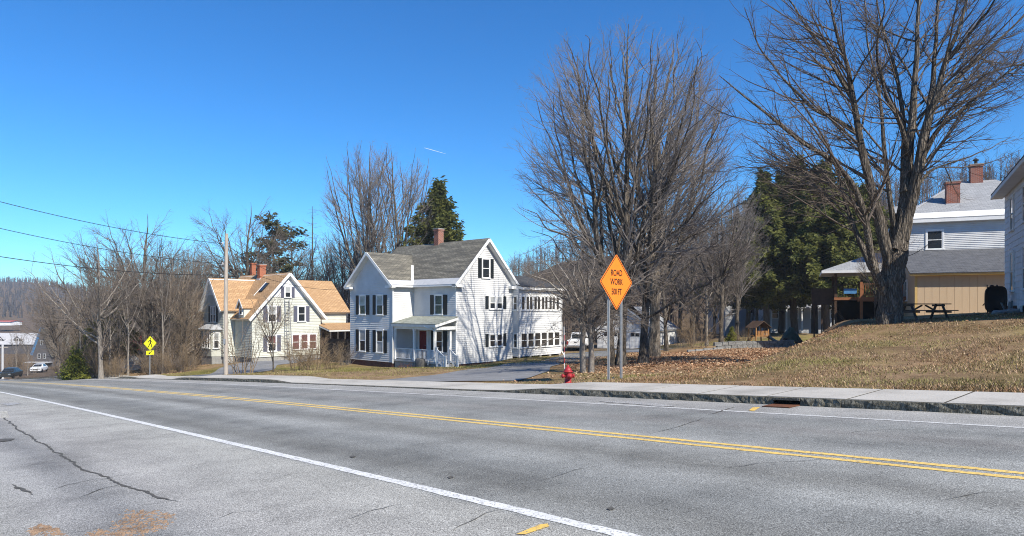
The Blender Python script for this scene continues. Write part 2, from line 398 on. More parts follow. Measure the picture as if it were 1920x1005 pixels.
class MB:
    def __init__(s): s.v = []; s.f = []
    def add(s, vs, fs):
        b = len(s.v)
        s.v.extend([tuple(map(float, p)) for p in vs])
        s.f.extend([tuple(i + b for i in f) for f in fs])
        return s
    def obox(s, o, ex, ey, ez, x, y, z):
        o, ex, ey, ez = map(lambda q: np.asarray(q, float), (o, ex, ey, ez))
        P = [o + ex * x[i] + ey * y[j] + ez * z[k] for k in (0, 1) for j in (0, 1) for i in (0, 1)]
        F = [(0, 2, 3, 1), (4, 5, 7, 6), (0, 1, 5, 4), (2, 6, 7, 3), (0, 4, 6, 2), (1, 3, 7, 5)]
        if np.dot(np.cross(ex, ey), ez) * (x[1] - x[0]) * (y[1] - y[0]) * (z[1] - z[0]) < 0: F = [f[::-1] for f in F]
        return s.add(P, F)
    def box(s, x, y, z): return s.obox((0, 0, 0), (1, 0, 0), (0, 1, 0), (0, 0, 1), x, y, z)
    def beam(s, p0, p1, w, h, up=(0, 0, 1)):
        p0, p1 = np.asarray(p0, float), np.asarray(p1, float)
        L = np.linalg.norm(p1 - p0); d = (p1 - p0) / L
        sd = np.cross(d, up)
        if np.linalg.norm(sd) < 1e-4: sd = np.cross(d, (1, 0, 0))
        sd = nrm(sd); u = np.cross(sd, d)
        return s.obox(p0, d, sd, u, (0, L), (-w / 2, w / 2), (-h / 2, h / 2))
    def prism(s, poly, vec):
        poly = [np.asarray(p, float) for p in poly]; vec = np.asarray(vec, float)
        k = len(poly)
        nn = sum(np.cross(poly[i], poly[(i + 1) % k]) for i in range(k))
        c = sum(poly) / k
        nn = sum(np.cross(poly[i] - c, poly[(i + 1) % k] - c) for i in range(k))
        if np.dot(nn, vec) > 0: poly = poly[::-1]
        P = poly + [p + vec for p in poly]
        F = [tuple(range(k)), tuple(range(2 * k - 1, k - 1, -1))]
        F += [(i, i + k, (i + 1) % k + k, (i + 1) % k) for i in range(k)]
        return s.add(P, F)
    def slab(s, q, th):
        q = [np.asarray(p, float) for p in q]
        nn = nrm(np.cross(q[1] - q[0], q[2] - q[0]))
        if nn[2] < 0: nn = -nn
        return s.prism(q, -nn * th)
    def quad(s, a, b, c, d): return s.add([a, b, c, d], [(0, 1, 2, 3)])
    def tube(s, pts, rad, k=6, cap=True):
        pts = np.asarray(pts, float)
        if np.isscalar(rad): rad = [rad] * len(pts)
        P = pts[None]; R = np.asarray(rad, float)[None]
        vv, ff = tubes(P, R, k)
        b = len(s.v)
        s.add(vv, [tuple(f) for f in ff])
        if cap:
            n_ = len(pts)
            s.f.append(tuple(b + i for i in range(k - 1, -1, -1)))
            s.f.append(tuple(b + (n_ - 1) * k + i for i in range(k)))
        return s
    def lathe(s, c, prof, k=12, axis=(0, 0, 1)):
        ax = nrm(axis)
        e1 = nrm(np.cross(ax, (0.3, 0.9, 0.2))) if abs(ax[2]) < .9 else V(1, 0, 0)
        e2 = np.cross(ax, e1)
        c = np.asarray(c, float)
        P = [c + ax * z + (e1 * math.cos(2 * math.pi * i / k) + e2 * math.sin(2 * math.pi * i / k)) * r for r, z in prof for i in range(k)]
        F = []
        for j in range(len(prof) - 1):
            for i in range(k):
                a, b_ = j * k + i, j * k + (i + 1) % k
                F.append((a, b_, b_ + k, a + k))
        F.append(tuple(range(k - 1, -1, -1))); F.append(tuple((len(prof) - 1) * k + i for i in range(k)))
        return s.add(P, F)
    def mesh(s, name, mat, org=None, smooth=False):
        v = np.array(s.v, float)
        if org is not None: v = v - org
        me = mesh_from(name, v, s.f, mat, smooth)
        uvl = me.uv_layers.new(name='UVMap')
        dat = np.zeros((len(me.loops), 2), np.float32)
        for p in me.polygons:
            nn = np.array(p.normal)
            t = np.cross((0, 0, 1.0), nn)
            L = np.linalg.norm(t)
            t = V(1, 0, 0) if L < 1e-3 else t / L
            b = np.cross(nn, t)
            for li in p.loop_indices:
                q = v[me.loops[li].vertex_index]
                dat[li] = (q @ t, q @ b)
        uvl.data.foreach_set('uv', dat.ravel())
        return me
    def build(s, name, mat, parent=None, smooth=False, org='auto'):
        if isinstance(org, str):
            org = None
            if parent is not None:
                r = parent
                while r.parent is not None: r = r.parent
                org = ORG.get(r.name)
        return link(name, s.mesh(name, mat, org, smooth), parent)

def tubes(P, R, S):
    """P (N,K,3), R (N,K) -> verts, quad faces"""
    N, K, _ = P.shape
    T = np.empty_like(P)
    T[:, 1:-1] = P[:, 2:] - P[:, :-2]
    T[:, 0] = P[:, 1] - P[:, 0]; T[:, -1] = P[:, -1] - P[:, -2]
    T /= np.maximum(np.linalg.norm(T, axis=2, keepdims=True), 1e-9)
    m = np.abs(T.mean(axis=1))
    ref = np.eye(3)[np.argmin(m, axis=1)]
    U = np.cross(T, ref[:, None, :]); U /= np.maximum(np.linalg.norm(U, axis=2, keepdims=True), 1e-9)
    W = np.cross(T, U)
    a = np.arange(S) * 2 * math.pi / S
    ring = U[:, :, None, :] * np.cos(a)[None, None, :, None] + W[:, :, None, :] * np.sin(a)[None, None, :, None]
    verts = (P[:, :, None, :] + ring * R[:, :, None, None]).reshape(-1, 3)
    n_, k_, s_ = np.meshgrid(np.arange(N), np.arange(K - 1), np.arange(S), indexing='ij')
    b0 = (n_ * K + k_) * S
    s2 = (s_ + 1) % S
    F = np.stack([b0 + s_, b0 + s2, b0 + S + s2, b0 + S + s_], -1).reshape(-1, 4)
    return verts, F

# ------------------------------------------------------------------ ground shape
A = V(-0.68, 0.7332)      # along the road (down hill, to the left)
T_ = V(0.7332, 0.68)      # across the road (away)
def st(x, y): return x * A[0] + y * A[1], x * T_[0] + y * T_[1]
def xy(s, t): return s * A[0] + t * T_[0], s * A[1] + t * T_[1]
def smooth(e0, e1, x):
    k = np.clip((x - e0) / (e1 - e0), 0, 1); return k * k * (3 - 2 * k)
def zroad(s):
    s = np.asarray(s, float)
    q = -0.0598 * s - 1.2e-4 * np.clip(s, 0, 110) ** 2
    far = -0.0598 * 110 - 1.2e-4 * 110 ** 2 - 0.0862 * 45 * (1 - np.exp(-np.clip(s - 110, 0, None) / 45))
    up = 0.0598 * 60 * (1 - np.exp(-np.clip(-s, 0, None) / 60))
    return np.where(s > 110, far, np.where(s < 0, up, q))
def kerb_h(s):
    s = np.asarray(s, float); h = np.full(s.shape, 0.14)
    for a_, b_ in ((14.2, 27.8), (44.3, 52.2), (58.2, 63.0)):
        h = h - 0.115 * (smooth(a_ - 2.2, a_ + 0.3, s) - smooth(b_ - 0.3, b_ + 2.2, s))
    return h
KT, WT = 12.5, 14.5
RU = [-600, 0, 60, 150, 220, 400, 700, 900, 1000, 1050, 1150, 1300, 1450, 1600, 1750, 1900, 2600]
RV = [524, 530, 531, 545, 553, 552, 549, 543, 514, 494, 480, 468, 452, 420, 385, 372, 370]
RD = [1000, 1000, 1000, 950, 900, 700, 520, 380, 300, 260, 230, 220, 215, 210, 200, 195, 190]
ST_ = [14, 18, 22.7, 26.4, 30, 35, 45, 60]
SE_ = [9.0, 9.2, 10.6, 11.5, 12.0, 13.4, 18.2, 21.0]
def ground(x, y):
    x = np.asarray(x, float); y = np.asarray(y, float)
    s, t = st(x, y)
    z = zroad(s)
    se = np.interp(t, ST_, SE_)
    mh = np.interp(t, [14.5, 16, 21, 24.5, 28, 34, 42, 60, 80], [0, .06, .52, .98, 1.36, 1.55, 1.72, 1.6, .6])
    mound = mh * (1 - smooth(se - 1.4, se + 2.4, s))
    z = z + mound
    z = z + 0.62 * smooth(44, 56, s) * smooth(15.5, 22, t) * (1 - smooth(95, 140, s))
    z = z - 0.40 * np.exp(-(((x + 4) / 7.0) ** 2 + ((y - 46.5) / 5.0) ** 2))
    z = z + 0.15 * np.exp(-(((x - 19) / 7.0) ** 2 + ((y - 56) / 5.0) ** 2))
    z = z + 0.9 * np.exp(-(((x - 29) / 9.0) ** 2 + ((y - 76) / 9.0) ** 2))
    z = z + 0.05 * np.sin(x * 0.9 + 1.3 * np.sin(y * 0.5)) * smooth(15.5, 20, t)
    z = z + smooth(14.3, 14.5, t) * kerb_h(s) * (1 - smooth(17, 24, t) * 0.6)
    # hills behind
    yy = np.maximum(y, 1.0)
    u = np.where(y > 8, 960 + FPX * x / yy, np.where(x > 0, 2600, -600))
    rv = np.interp(u, RU, RV); rd = np.interp(u, RU, RD)
    zr = CAMZ + (HZ - rv) / FPX * rd
    dist = np.where(y > 8, y, 0)
    k = dist / rd
    k0 = np.interp(u, [-600, 200, 900, 1100, 2600], [0.25, 0.25, 0.30, 0.42, 0.40])
    w = smooth(0, 1, np.clip((k - k0) / (1 - k0), 0, 1))
    hill = np.maximum(zr, -6) - np.clip(k - 1, 0, 1) * rd * 0.05
    return z * (1 - w) + hill * w
def gz(x, y): return float(ground(np.array([x]), np.array([y]))[0])
def at(u, Y, z=None, dz=0.0):
    """the place seen at column u at depth Y, standing on the ground"""
    x = (u - 960) / FPX * Y
    return V(x, Y, (gz(x, Y) if z is None else z) + dz)
def pix(u, v, Y): return V((u - 960) / FPX * Y, Y, CAMZ + (HZ - v) / FPX * Y)

sg = np.unique(np.concatenate([np.arange(-700, -80, 40), np.arange(-80, -12, 4), np.arange(-12, 80, 0.6), np.arange(80, 180, 3), np.arange(180, 420, 12), np.arange(420, 1700, 45)]))
tg = np.unique(np.concatenate([np.arange(-500, -40, 50), np.arange(-40, -14, 4), V(-14, -13.6, -10, 0, 10, 14.2, 14.34, 14.5), np.arange(15, 62, 0.6), np.arange(62, 120, 2.5), np.arange(120, 420, 10), np.arange(420, 1700, 45)]))
SG, TG = np.meshgrid(sg, tg, indexing='ij')
GX, GY = xy(SG, TG)
GZ = ground(GX, GY)
under = (TG < 14.4) & (TG > -13.8) & (SG < 230)
GZ = np.where(under, GZ - 0.35, GZ)
ni, nj = SG.shape
ii, jj = np.meshgrid(np.arange(ni - 1), np.arange(nj - 1), indexing='ij')
b0 = ii * nj + jj
F = np.stack([b0, b0 + nj, b0 + nj + 1, b0 + 1], -1).reshape(-1, 4)[:, ::-1]
me = mesh_from('ground', np.stack([GX, GY, GZ], -1).reshape(-1, 3), F, 'soil_turf', True)
leafz = np.exp(-(((GX - 9.5) / 6.5) ** 2 + ((GY - 36) / 9.5) ** 2) ** 1.5) * 1.25
leafz = np.maximum(leafz, 0.95 * np.exp(-(((GX - 13.0) / 5.0) ** 2 + ((GY - 46) / 6) ** 2)))
leafz = np.maximum(leafz, 0.75 * np.exp(-(((GX + 34) / 7.0) ** 2 + ((GY - 52) / 4) ** 2)))
leafz = np.maximum(leafz, 0.6 * np.exp(-(((GX - 17) / 6.0) ** 2 + ((GY - 27.5) / 2.5) ** 2)))
leafz *= smooth(14.6, 17.5, TG)
wz = smooth(22, 27, TG) * smooth(66, 72, SG)
wz = np.maximum(wz, smooth(66, 76, GY))
wz = np.maximum(wz, smooth(100, 140, SG) * smooth(16, 20, TG))
gzn = np.exp(-(((GX - 1) / 9) ** 2 + ((GY - 47) / 4.5) ** 2)) + np.exp(-(((GX + 24) / 14) ** 2 + ((GY - 50) / 5) ** 2)) + 0.9 * np.exp(-(((GX + 8) / 12) ** 2 + ((GY - 43) / 5) ** 2)) + 0.9 * np.exp(-(((GX - 24) / 14) ** 2 + ((GY - 64) / 7) ** 2))
wz *= 1 - 0.95 * np.exp(-(((GX - 24) / 14) ** 2 + ((GY - 66) / 9) ** 2))
at_ = me.attributes.new('zone', 'FLOAT_COLOR', 'POINT')
at_.data.foreach_set('color', np.stack([np.clip(leafz, 0, 1), np.clip(wz, 0, 1), np.clip(gzn, 0, 1), np.ones_like(wz)], -1).astype(np.float32).ravel())
tag(link('ground', me), kind='structure')

def strip(name, svals, tfun, zfun, mat, kind='structure', parent=None, uv=True, nt=2):
    """sheet following the road: tfun(s) -> (t0,t1); zfun(s,t) height"""
    svals = np.asarray(svals, float)
    vs, uvs = [], []
    for s_ in svals:
        t0, t1 = tfun(s_)
        for k in range(nt):
            t = t0 + (t1 - t0) * k / (nt - 1)
            x, y = xy(s_, t); vs.append((x, y, float(zfun(s_, t)))); uvs.append((s_, t))
    N = len(svals)
    F = np.array([[i * nt + k, i * nt + k + 1, (i + 1) * nt + k + 1, (i + 1) * nt + k] for i in range(N - 1) for k in range(nt - 1)])
    me = mesh_from(name, np.array(vs), F, mat)
    l = me.uv_layers.new(name='UVMap')
    uvs = np.array(uvs, np.float32)
    l.data.foreach_set('uv', uvs[F.ravel()].ravel())
    o = link(name, me, parent)
    if me.polygons[0].normal.z < 0:
        me.flip_normals()
    if kind and parent is None: tag(o, kind=kind)
    return o

srd = np.unique(np.concatenate([np.arange(-60, -10, 5), np.arange(-10, 110, 2.0), np.arange(110, 225, 5)]))
zr1 = lambda s_, t: zroad(np.array(s_))
strip('road', srd, lambda s_: (-14.0, KT), zr1, 'asphalt', nt=3)
jr = RS(11)
def line(name, s0, s1, tc, w, mat, dz=0.004, step=1.0):
    sv_ = np.unique(np.concatenate([np.arange(s0, -4, 2.0), np.arange(-4, 30, 0.12), np.arange(30, s1 + .01, 1.0)]))
    return strip(name, sv_, lambda s_: (tc - w / 2 + jr.uniform(-.009, .009), tc + w / 2 + jr.uniform(-.009, .009)), lambda s_, t: zroad(np.array(s_)) + dz, mat)
line('edge_line', -50, 160, 3.97, 0.135, 'paint_white')
line('edge_line', -50, 160, 11.18, 0.11, 'paint_white_worn')
line('centre_line', -50, 92, 7.68, 0.115, 'paint_yellow')
line('centre_line', -50, 92, 7.93, 0.115, 'paint_yellow')

# crack fillings and patches lying on the pavement
def sheet(name, pts, mat, dz=0.006, kind='structure'):
    """flat polygon given by (s,t) corners"""
    P = []
    for s_, t in pts:
        x, y = xy(s_, t); P.append((x, y, float(zroad(np.array(s_))) + dz))
    me = mesh_from(name, np.array(P), [tuple(range(len(P)))], mat)
    if me.polygons[0].normal.z < 0: me.flip_normals()
    return tag(link(name, me), kind=kind)
def rp(u, v):
    """road point under pixel (u,v) -> (s,t)"""
    Y = 10.0
    for _ in range(40):
        x = (u - 960) / FPX * Y
        s_, t = st(x, Y)
        z = float(zroad(np.array(s_)))
        Y = 0.5 * Y + 0.5 * FPX * (CAMZ - z) / (v - HZ)
    x = (u - 960) / FPX * Y
    return st(x, Y)
def crack(pts_uv, w, seed, mat='crack_tar', jit=0.5, dz=0.005):
    r = RS(seed)
    pts = np.array([rp(*p) for p in pts_uv])
    d = np.r_[0, np.cumsum(np.linalg.norm(np.diff(pts, axis=0), axis=1))]
    nn = max(6, int(d[-1] / 0.07))
    q = np.linspace(0, d[-1], nn)
    P = np.stack([np.interp(q, d, pts[:, 0]), np.interp(q, d, pts[:, 1])], -1)
    wob = np.cumsum(r.normal(0, 0.012, (nn, 2)), axis=0); wob -= np.linspace(0, 1, nn)[:, None] * wob[-1]
    P += wob
    tg_ = np.gradient(P, axis=0); tg_ /= np.linalg.norm(tg_, axis=1, keepdims=True)
    nv = np.stack([-tg_[:, 1], tg_[:, 0]], -1)
    ww = w * (0.5 + jit * r.rand(nn)) * np.clip(np.minimum(np.arange(nn), nn - 1 - np.arange(nn)) / 4.0, 0.15, 1)
    vs = []
    for k in range(nn):
        for sg_ in (-1, 1):
            s_, t = P[k] + nv[k] * ww[k] * sg_ * 0.5 * (0.6 + 0.8 * r.rand())
            x, y = xy(s_, t); vs.append((x, y, float(zroad(np.array(s_))) + dz))
    F = np.array([[2 * k, 2 * k + 1, 2 * k + 3, 2 * k + 2] for k in range(nn - 1)])
    me = mesh_from('crack', np.array(vs), F, mat)
    if me.polygons[0].normal.z < 0: me.flip_normals()
    tag(link('pavement_crack', me), kind='structure')
crack([(2, 775), (25, 793), (70, 820), (115, 846), (150, 862), (200, 888), (250, 912), (300, 932), (333, 941)], 0.042, 1)
crack([(30, 878), (75, 868), (115, 860)], 0.018, 2)
crack([(95, 921), (130, 909), (175, 899), (215, 893)], 0.018, 3)
crack([(135, 937), (165, 927), (200, 914), (250, 905)], 0.02, 4)
crack([(160, 907), (230, 892), (285, 882)], 0.014, 5)
crack([(22, 908), (42, 917), (62, 928)], 0.05, 6)
crack([(260, 950), (290, 945), (320, 940)], 0.014, 7)
crack([(10, 937), (30, 940), (42, 939)], 0.015, 8)
crack([(5, 954), (30, 950), (55, 946)], 0.012, 9)
crack([(115, 832), (150, 825), (185, 822)], 0.012, 10)
crack([(848, 1000), (885, 975), (925, 958), (960, 952)], 0.016, 12)
crack([(1330, 778), (1352, 770), (1375, 764), (1402, 763)], 0.05, 14)
crack([(818, 744), (850, 741), (880, 737), (912, 736)], 0.05, 15)
crack([(1225, 812), (1275, 797), (1320, 783)], 0.02, 16)
for i_, pts_ in enumerate(([(470, 905), (540, 890), (600, 884)], [(620, 985), (690, 960), (735, 948), (790, 942)], [(1500, 985), (1560, 978), (1625, 980)], [(1340, 880), (1420, 868), (1500, 866), (1560, 858)], [(1000, 905), (1080, 880), (1130, 872)], [(700, 778), (760, 770), (830, 768)], [(1560, 815), (1660, 806), (1740, 806)], [(380, 985), (430, 962), (500, 955)], [(1750, 940), (1830, 925), (1915, 922)])):
    crack(pts_, 0.011, 60 + i_)
# faded paint and spray marks
def quadmark(name, uvs, mat, dz=0.007): return sheet(name, [rp(*p) for p in uvs], mat, dz)
quadmark('spray_mark', [(968, 1003), (985, 1003), (1030, 988), (1027, 983), (1010, 985)], 'paint_orange')
quadmark('spray_mark', [(1404, 770), (1414, 771), (1425, 764), (1412, 764)], 'paint_orange')
quadmark('faded_paint_mark', [(1120, 752), (1180, 753), (1230, 757), (1268, 762), (1240, 763), (1190, 758), (1140, 755)], 'paint_ghost', 0.008)
quadmark('faded_paint_mark', [(0, 757), (28, 755), (40, 757), (15, 761)], 'paint_ghost', 0.008)
quadmark('pothole_patch', [(0, 824), (10, 823), (28, 823), (20, 827), (0, 829)], 'crack_tar', 0.009)
#quadmark('dark_stain', [(188, 990), (204, 986), (218, 990), (215, 1000), (200, 1006), (190, 1003)], 'crack_tar', 0.009)
for uvq in ([(655, 857), (662, 855), (668, 857), (660, 859)], [(1137, 955), (1146, 951), (1153, 955), (1144, 958)], [(838, 896), (846, 893), (852, 896), (843, 898)]):
    quadmark('tar_spot', uvq, 'crack_tar', 0.008)
# loose brown grit: many pebbles nobody could count
def grit(name, uvpoly, n_, seed, mat, size=0.022):
    r = RS(seed)
    P = np.array([rp(*p) for p in uvpoly]); c = P.mean(axis=0)
    vs, fs = [], []
    for k in range(n_):
        i = r.randint(len(P)); a_, b_ = P[i], P[(i + 1) % len(P)]
        q = a_ + (b_ - a_) * r.rand(); q = c + (q - c) * math.sqrt(r.rand()) * (1 + 0.12 * r.randn())
        x, y = xy(*q); z = float(zroad(np.array(q[0])))
        e = size * (0.4 + r.rand()); ang = r.rand() * 6.28
        dx, dy = math.cos(ang) * e, math.sin(ang) * e
        b_ = len(vs)
        vs += [(x + dx, y + dy, z + .001), (x - dy * .7, y + dx * .7, z + .001), (x - dx, y - dy, z + .001), (x + dy * .6, y - dx * .6, z + .001), (x + dx * .1, y, z + e * .55)]
        fs += [(b_, b_ + 1, b_ + 4), (b_ + 1, b_ + 2, b_ + 4), (b_ + 2, b_ + 3, b_ + 4), (b_ + 3, b_, b_ + 4)]
    tag(link(name, mesh_from(name, np.array(vs), fs, mat)), kind='stuff')
grit('grit', [(215, 985), (235, 962), (270, 955), (325, 965), (320, 985), (270, 1004), (225, 1004)], 520, 21, 'grit_brown', .015)
grit('grit', [(55, 995), (75, 983), (105, 990), (125, 1004), (60, 1004)], 260, 22, 'grit_brown', .015)
grit('grit', [(160, 1002), (185, 993), (240, 998), (235, 1006), (170, 1006)], 150, 23, 'grit_brown', .013)
grit('gravel', [(0, 772), (10, 772), (14, 782), (0, 784)], 260, 24, 'stone_grey', 0.05)

# sidewalk of concrete slabs and the granite kerb
def zwalk(s_, t): return zroad(np.array(s_)) + kerb_h(np.array(s_)) + 0.015 * (t - KT)
SB0 = 3.2 - 1.53 * 8
bed = strip('sidewalk', SB0 + 1.53 * np.arange(0, 67), lambda s_: (KT + 0.1, WT - 0.01), lambda s_, t: zwalk(s_, t) - 0.004, 'joint_dirt', nt=2)
SB0 = 3.2 - 1.53 * 8
for k in range(66):
    s0 = SB0 + 1.53 * k; s1 = s0 + 1.53
    mb = MB()
    top, bot = [], []
    for s_, t in ((s0 + 0.024, KT + 0.165), (s1 - 0.024, KT + 0.165), (s1 - 0.024, WT), (s0 + 0.024, WT)):
        x, y = xy(s_, t); z = float(zwalk(s_, t)) + 0.0012 * math.sin(k * 2.3)
        top.append(V(x, y, z)); bot.append(V(x, y, z - 0.08))
    mb.prism(top, (0, 0, -0.08))
    link('paving_slab', mb.mesh('paving_slab', 'concrete_walk'), bed)
kb = strip('kerb', srd[(srd > -40) & (srd < 125)], lambda s_: (KT + 0.02, KT + 0.15), lambda s_, t: zroad(np.array(s_)) + kerb_h(np.array(s_)) - 0.05, 'concrete_foot', nt=2)
def kerb_stone_at(s0, s1, seed):
    r = RS(seed)
    nx, nz = 11, 3
    vs, fs = [], []
    for i in range(nx + 1):
        s_ = s0 + 0.006 + (s1 - s0 - 0.012) * i / nx
        h = float(kerb_h(np.array(s_))); zb = float(zroad(np.array(s_)))
        for j in range(nz + 1):
            t = KT + r.uniform(-0.02, 0.014) - 0.03 * (1 - j / nz) * (h > .08)
            if j == nz: t = KT + r.uniform(-0.008, 0.012)
            z = zb - 0.06 + (h + 0.06) * j / nz + (r.uniform(-0.012, 0.012) if 0 < j < nz else 0)
            if j == nz: z = zb + h + r.uniform(-0.003, 0.003)
            x, y = xy(s_, t); vs.append((x, y, z))
        x, y = xy(s_, KT + 0.155); vs.append((x, y, zb + h))
    m_ = nz + 2
    for i in range(nx):
        for j in range(nz + 1):
            a_ = i * m_ + j; fs.append((a_, a_ + m_, a_ + m_ + 1, a_ + 1))
    fs.append(tuple(range(m_))); fs.append(tuple(nx * m_ + j for j in range(m_ - 1, -1, -1)))
    me = mesh_from('kerb_stone', np.array(vs), fs, 'granite')
    link('kerb_stone', me, kb)
s_ = -9.0; k = 0; rk = RS(5)
DRAIN = (rp(1405, 768)[0], rp(1468, 768)[0])
DR0, DR1 = min(DRAIN), max(DRAIN)
cuts = [-9.0]
while cuts[-1] < 118:
    cuts.append(cuts[-1] + rk.uniform(1.5, 2.3))
cuts = sorted([c_ for c_ in cuts if not (DR0 - 0.55 < c_ < DR1 + 0.55)] + [DR0, DR1])
for a_, b_ in zip(cuts[:-1], cuts[1:]):
    k += 1
    if abs(a_ - DR0) < 1e-6: continue
    kerb_stone_at(a_, b_, 100 + k)
# storm drain set in the gutter under a bridging kerb stone
x0, y0 = xy((DR0 + DR1) / 2, KT - 0.25); zz = float(zroad(np.array((DR0 + DR1) / 2)))
dr = thing('storm_drain', (x0, y0, zz), 'rusty storm drain grate set in the gutter under the granite kerb', 'storm drain')
E1, E2 = V(A[0], A[1], -0.065), V(T_[0], T_[1], 0)
hw = (DR1 - DR0) / 2
o_ = V(x0, y0, zz)
MB().obox(o_, E1, E2, (0, 0, 1), (-hw, hw), (0.21, 0.40), (0.095, 0.14)).build('lintel_stone', 'granite', dr)
MB().obox(o_, E1, E2, (0, 0, 1), (-hw, hw), (0.34, 0.38), (-0.02, 0.095)).build('throat', 'void_dark', dr)
MB().obox(o_, E1, E2, (0, 0, 1), (-hw, hw), (-0.22, 0.22), (-0.03, 0.0085)).build('pit', 'void_dark', dr)
mb = MB()
for yy_ in (-0.22, 0.2): mb.obox(o_, E1, E2, (0, 0, 1), (-hw, hw), (yy_, yy_ + 0.03), (0.0, 0.02))
for xx_ in (-hw, hw - 0.03): mb.obox(o_, E1, E2, (0, 0, 1), (xx_, xx_ + 0.03), (-0.188, 0.198), (0.0, 0.02))
mb.build('grate_frame', 'rust_iron', dr)
for i in range(9):
    xx_ = -hw + 0.06 + (2 * hw - 0.12) * i / 8
    MB().obox(o_, E1, E2, (0, 0, 1), (xx_ - 0.022, xx_ + 0.022), (-0.185, 0.195), (0.004, 0.019)).build('grate_bar', 'rust_iron', dr)

# driveway
def ribbon(name, pts, mat, dz, n_=60):
    """pts: (x,y,half width) along a path laid on the ground"""
    pts = np.array(pts, float); d = np.r_[0, np.cumsum(np.linalg.norm(np.diff(pts[:, :2], axis=0), axis=1))]
    q = np.linspace(0, d[-1], n_)
    X = np.stack([np.interp(q, d, pts[:, i]) for i in range(3)], -1)
    for _ in range(6): X[1:-1] = 0.25 * X[:-2] + 0.5 * X[1:-1] + 0.25 * X[2:]
    tg_ = np.gradient(X[:, :2], axis=0); tg_ /= np.linalg.norm(tg_, axis=1, keepdims=True)
    nv = np.stack([-tg_[:, 1], tg_[:, 0]], -1)
    nk = 7; vs = []
    for k in range(n_):
        for j in range(nk):
            p = X[k, :2] + nv[k] * X[k, 2] * (2 * j / (nk - 1) - 1)
            vs.append((p[0], p[1], gz(p[0], p[1]) + dz))
    F = np.array([[k * nk + j, k * nk + j + 1, (k + 1) * nk + j + 1, (k + 1) * nk + j] for k in range(n_ - 1) for j in range(nk - 1)])
    me = mesh_from(name, np.array(vs), F, mat)
    if me.polygons[0].normal.z < 0: me.flip_normals()
    tag(link(name, me), kind='structure')
dx0, dy0 = xy(20.0, WT + 0.02); dx1, dy1 = xy(21.2, 18)
ribbon('driveway', [(dx0, dy0, 3.6), (dx1, dy1, 2.8), (-0.3, 33, 2.2), (3.0, 43.0, 2.0), (5.4, 50, 2.2), (8.5, 56.5, 4.2), (10.5, 60.5, 4.6)], 'driveway_asphalt', 0.03)
ribbon('yellow_house_driveway', [xy(47, WT + .02) + (2.4,), xy(47.5, 18) + (2.2,), (-20.8, 52.5, 2.2), (-18.5, 60, 2.4)], 'driveway_asphalt', 0.03, 40)

# ------------------------------------------------------------------ building helpers
class Frame:
    def __init__(s, root, o, a, b):
        s.root = root; s.o = V(o[0], o[1], 0); s.a = V(a[0], a[1], 0); s.b = V(b[0], b[1], 0)
    def P(s, p, q, z): return s.o + p * s.a + q * s.b + V(0, 0, z)

def clip_x(poly, z):
    xs = []
    k = len(poly)
    for i in range(k):
        (xa, za), (xb, zb) = poly[i], poly[(i + 1) % k]
        if abs(za - zb) < 1e-9:
            if abs(z - za) < 1e-6: xs += [xa, xb]
            continue
        f = (z - za) / (zb - za)
        if -1e-6 <= f <= 1 + 1e-6: xs.append(xa + f * (xb - xa))
    return (min(xs), max(xs)) if xs else None

def wall(root, p0, n, poly, mat, course=0.15, lip=0.034, name='wall', siding=True):
    """clapboard wall: p0 bottom left seen from outside, n outward, poly [(x,z)] convex, z absolute"""
    n = V(n[0], n[1], 0); n = nrm(n); x = np.cross((0, 0, 1.0), n)
    p0 = V(p0[0], p0[1], 0)
    W = lambda u, z, d=0.0: p0 + x * u + n * d + V(0, 0, z)
    mb = MB()
    mb.prism([W(u, z, -0.004) for u, z in poly], -n * 0.14)
    if siding:
        z0 = min(z for _, z in poly); z1 = max(z for _, z in poly)
        rows = max(1, int(round((z1 - z0) / course)))
        for r in range(rows):
            za = z0 + (z1 - z0) * r / rows; zb = z0 + (z1 - z0) * (r + 1) / rows
            a_, b_ = clip_x(poly, za + 1e-5), clip_x(poly, zb - 1e-5)
            if not a_ or not b_: continue
            mb.quad(W(a_[0], za, lip), W(a_[1], za, lip), W(b_[1], zb, 0.001), W(b_[0], zb, 0.001))
            mb.quad(W(a_[0], za, 0), W(a_[1], za, 0), W(a_[1], za, lip), W(a_[0], za, lip))
    return mb.build(name, mat, root)

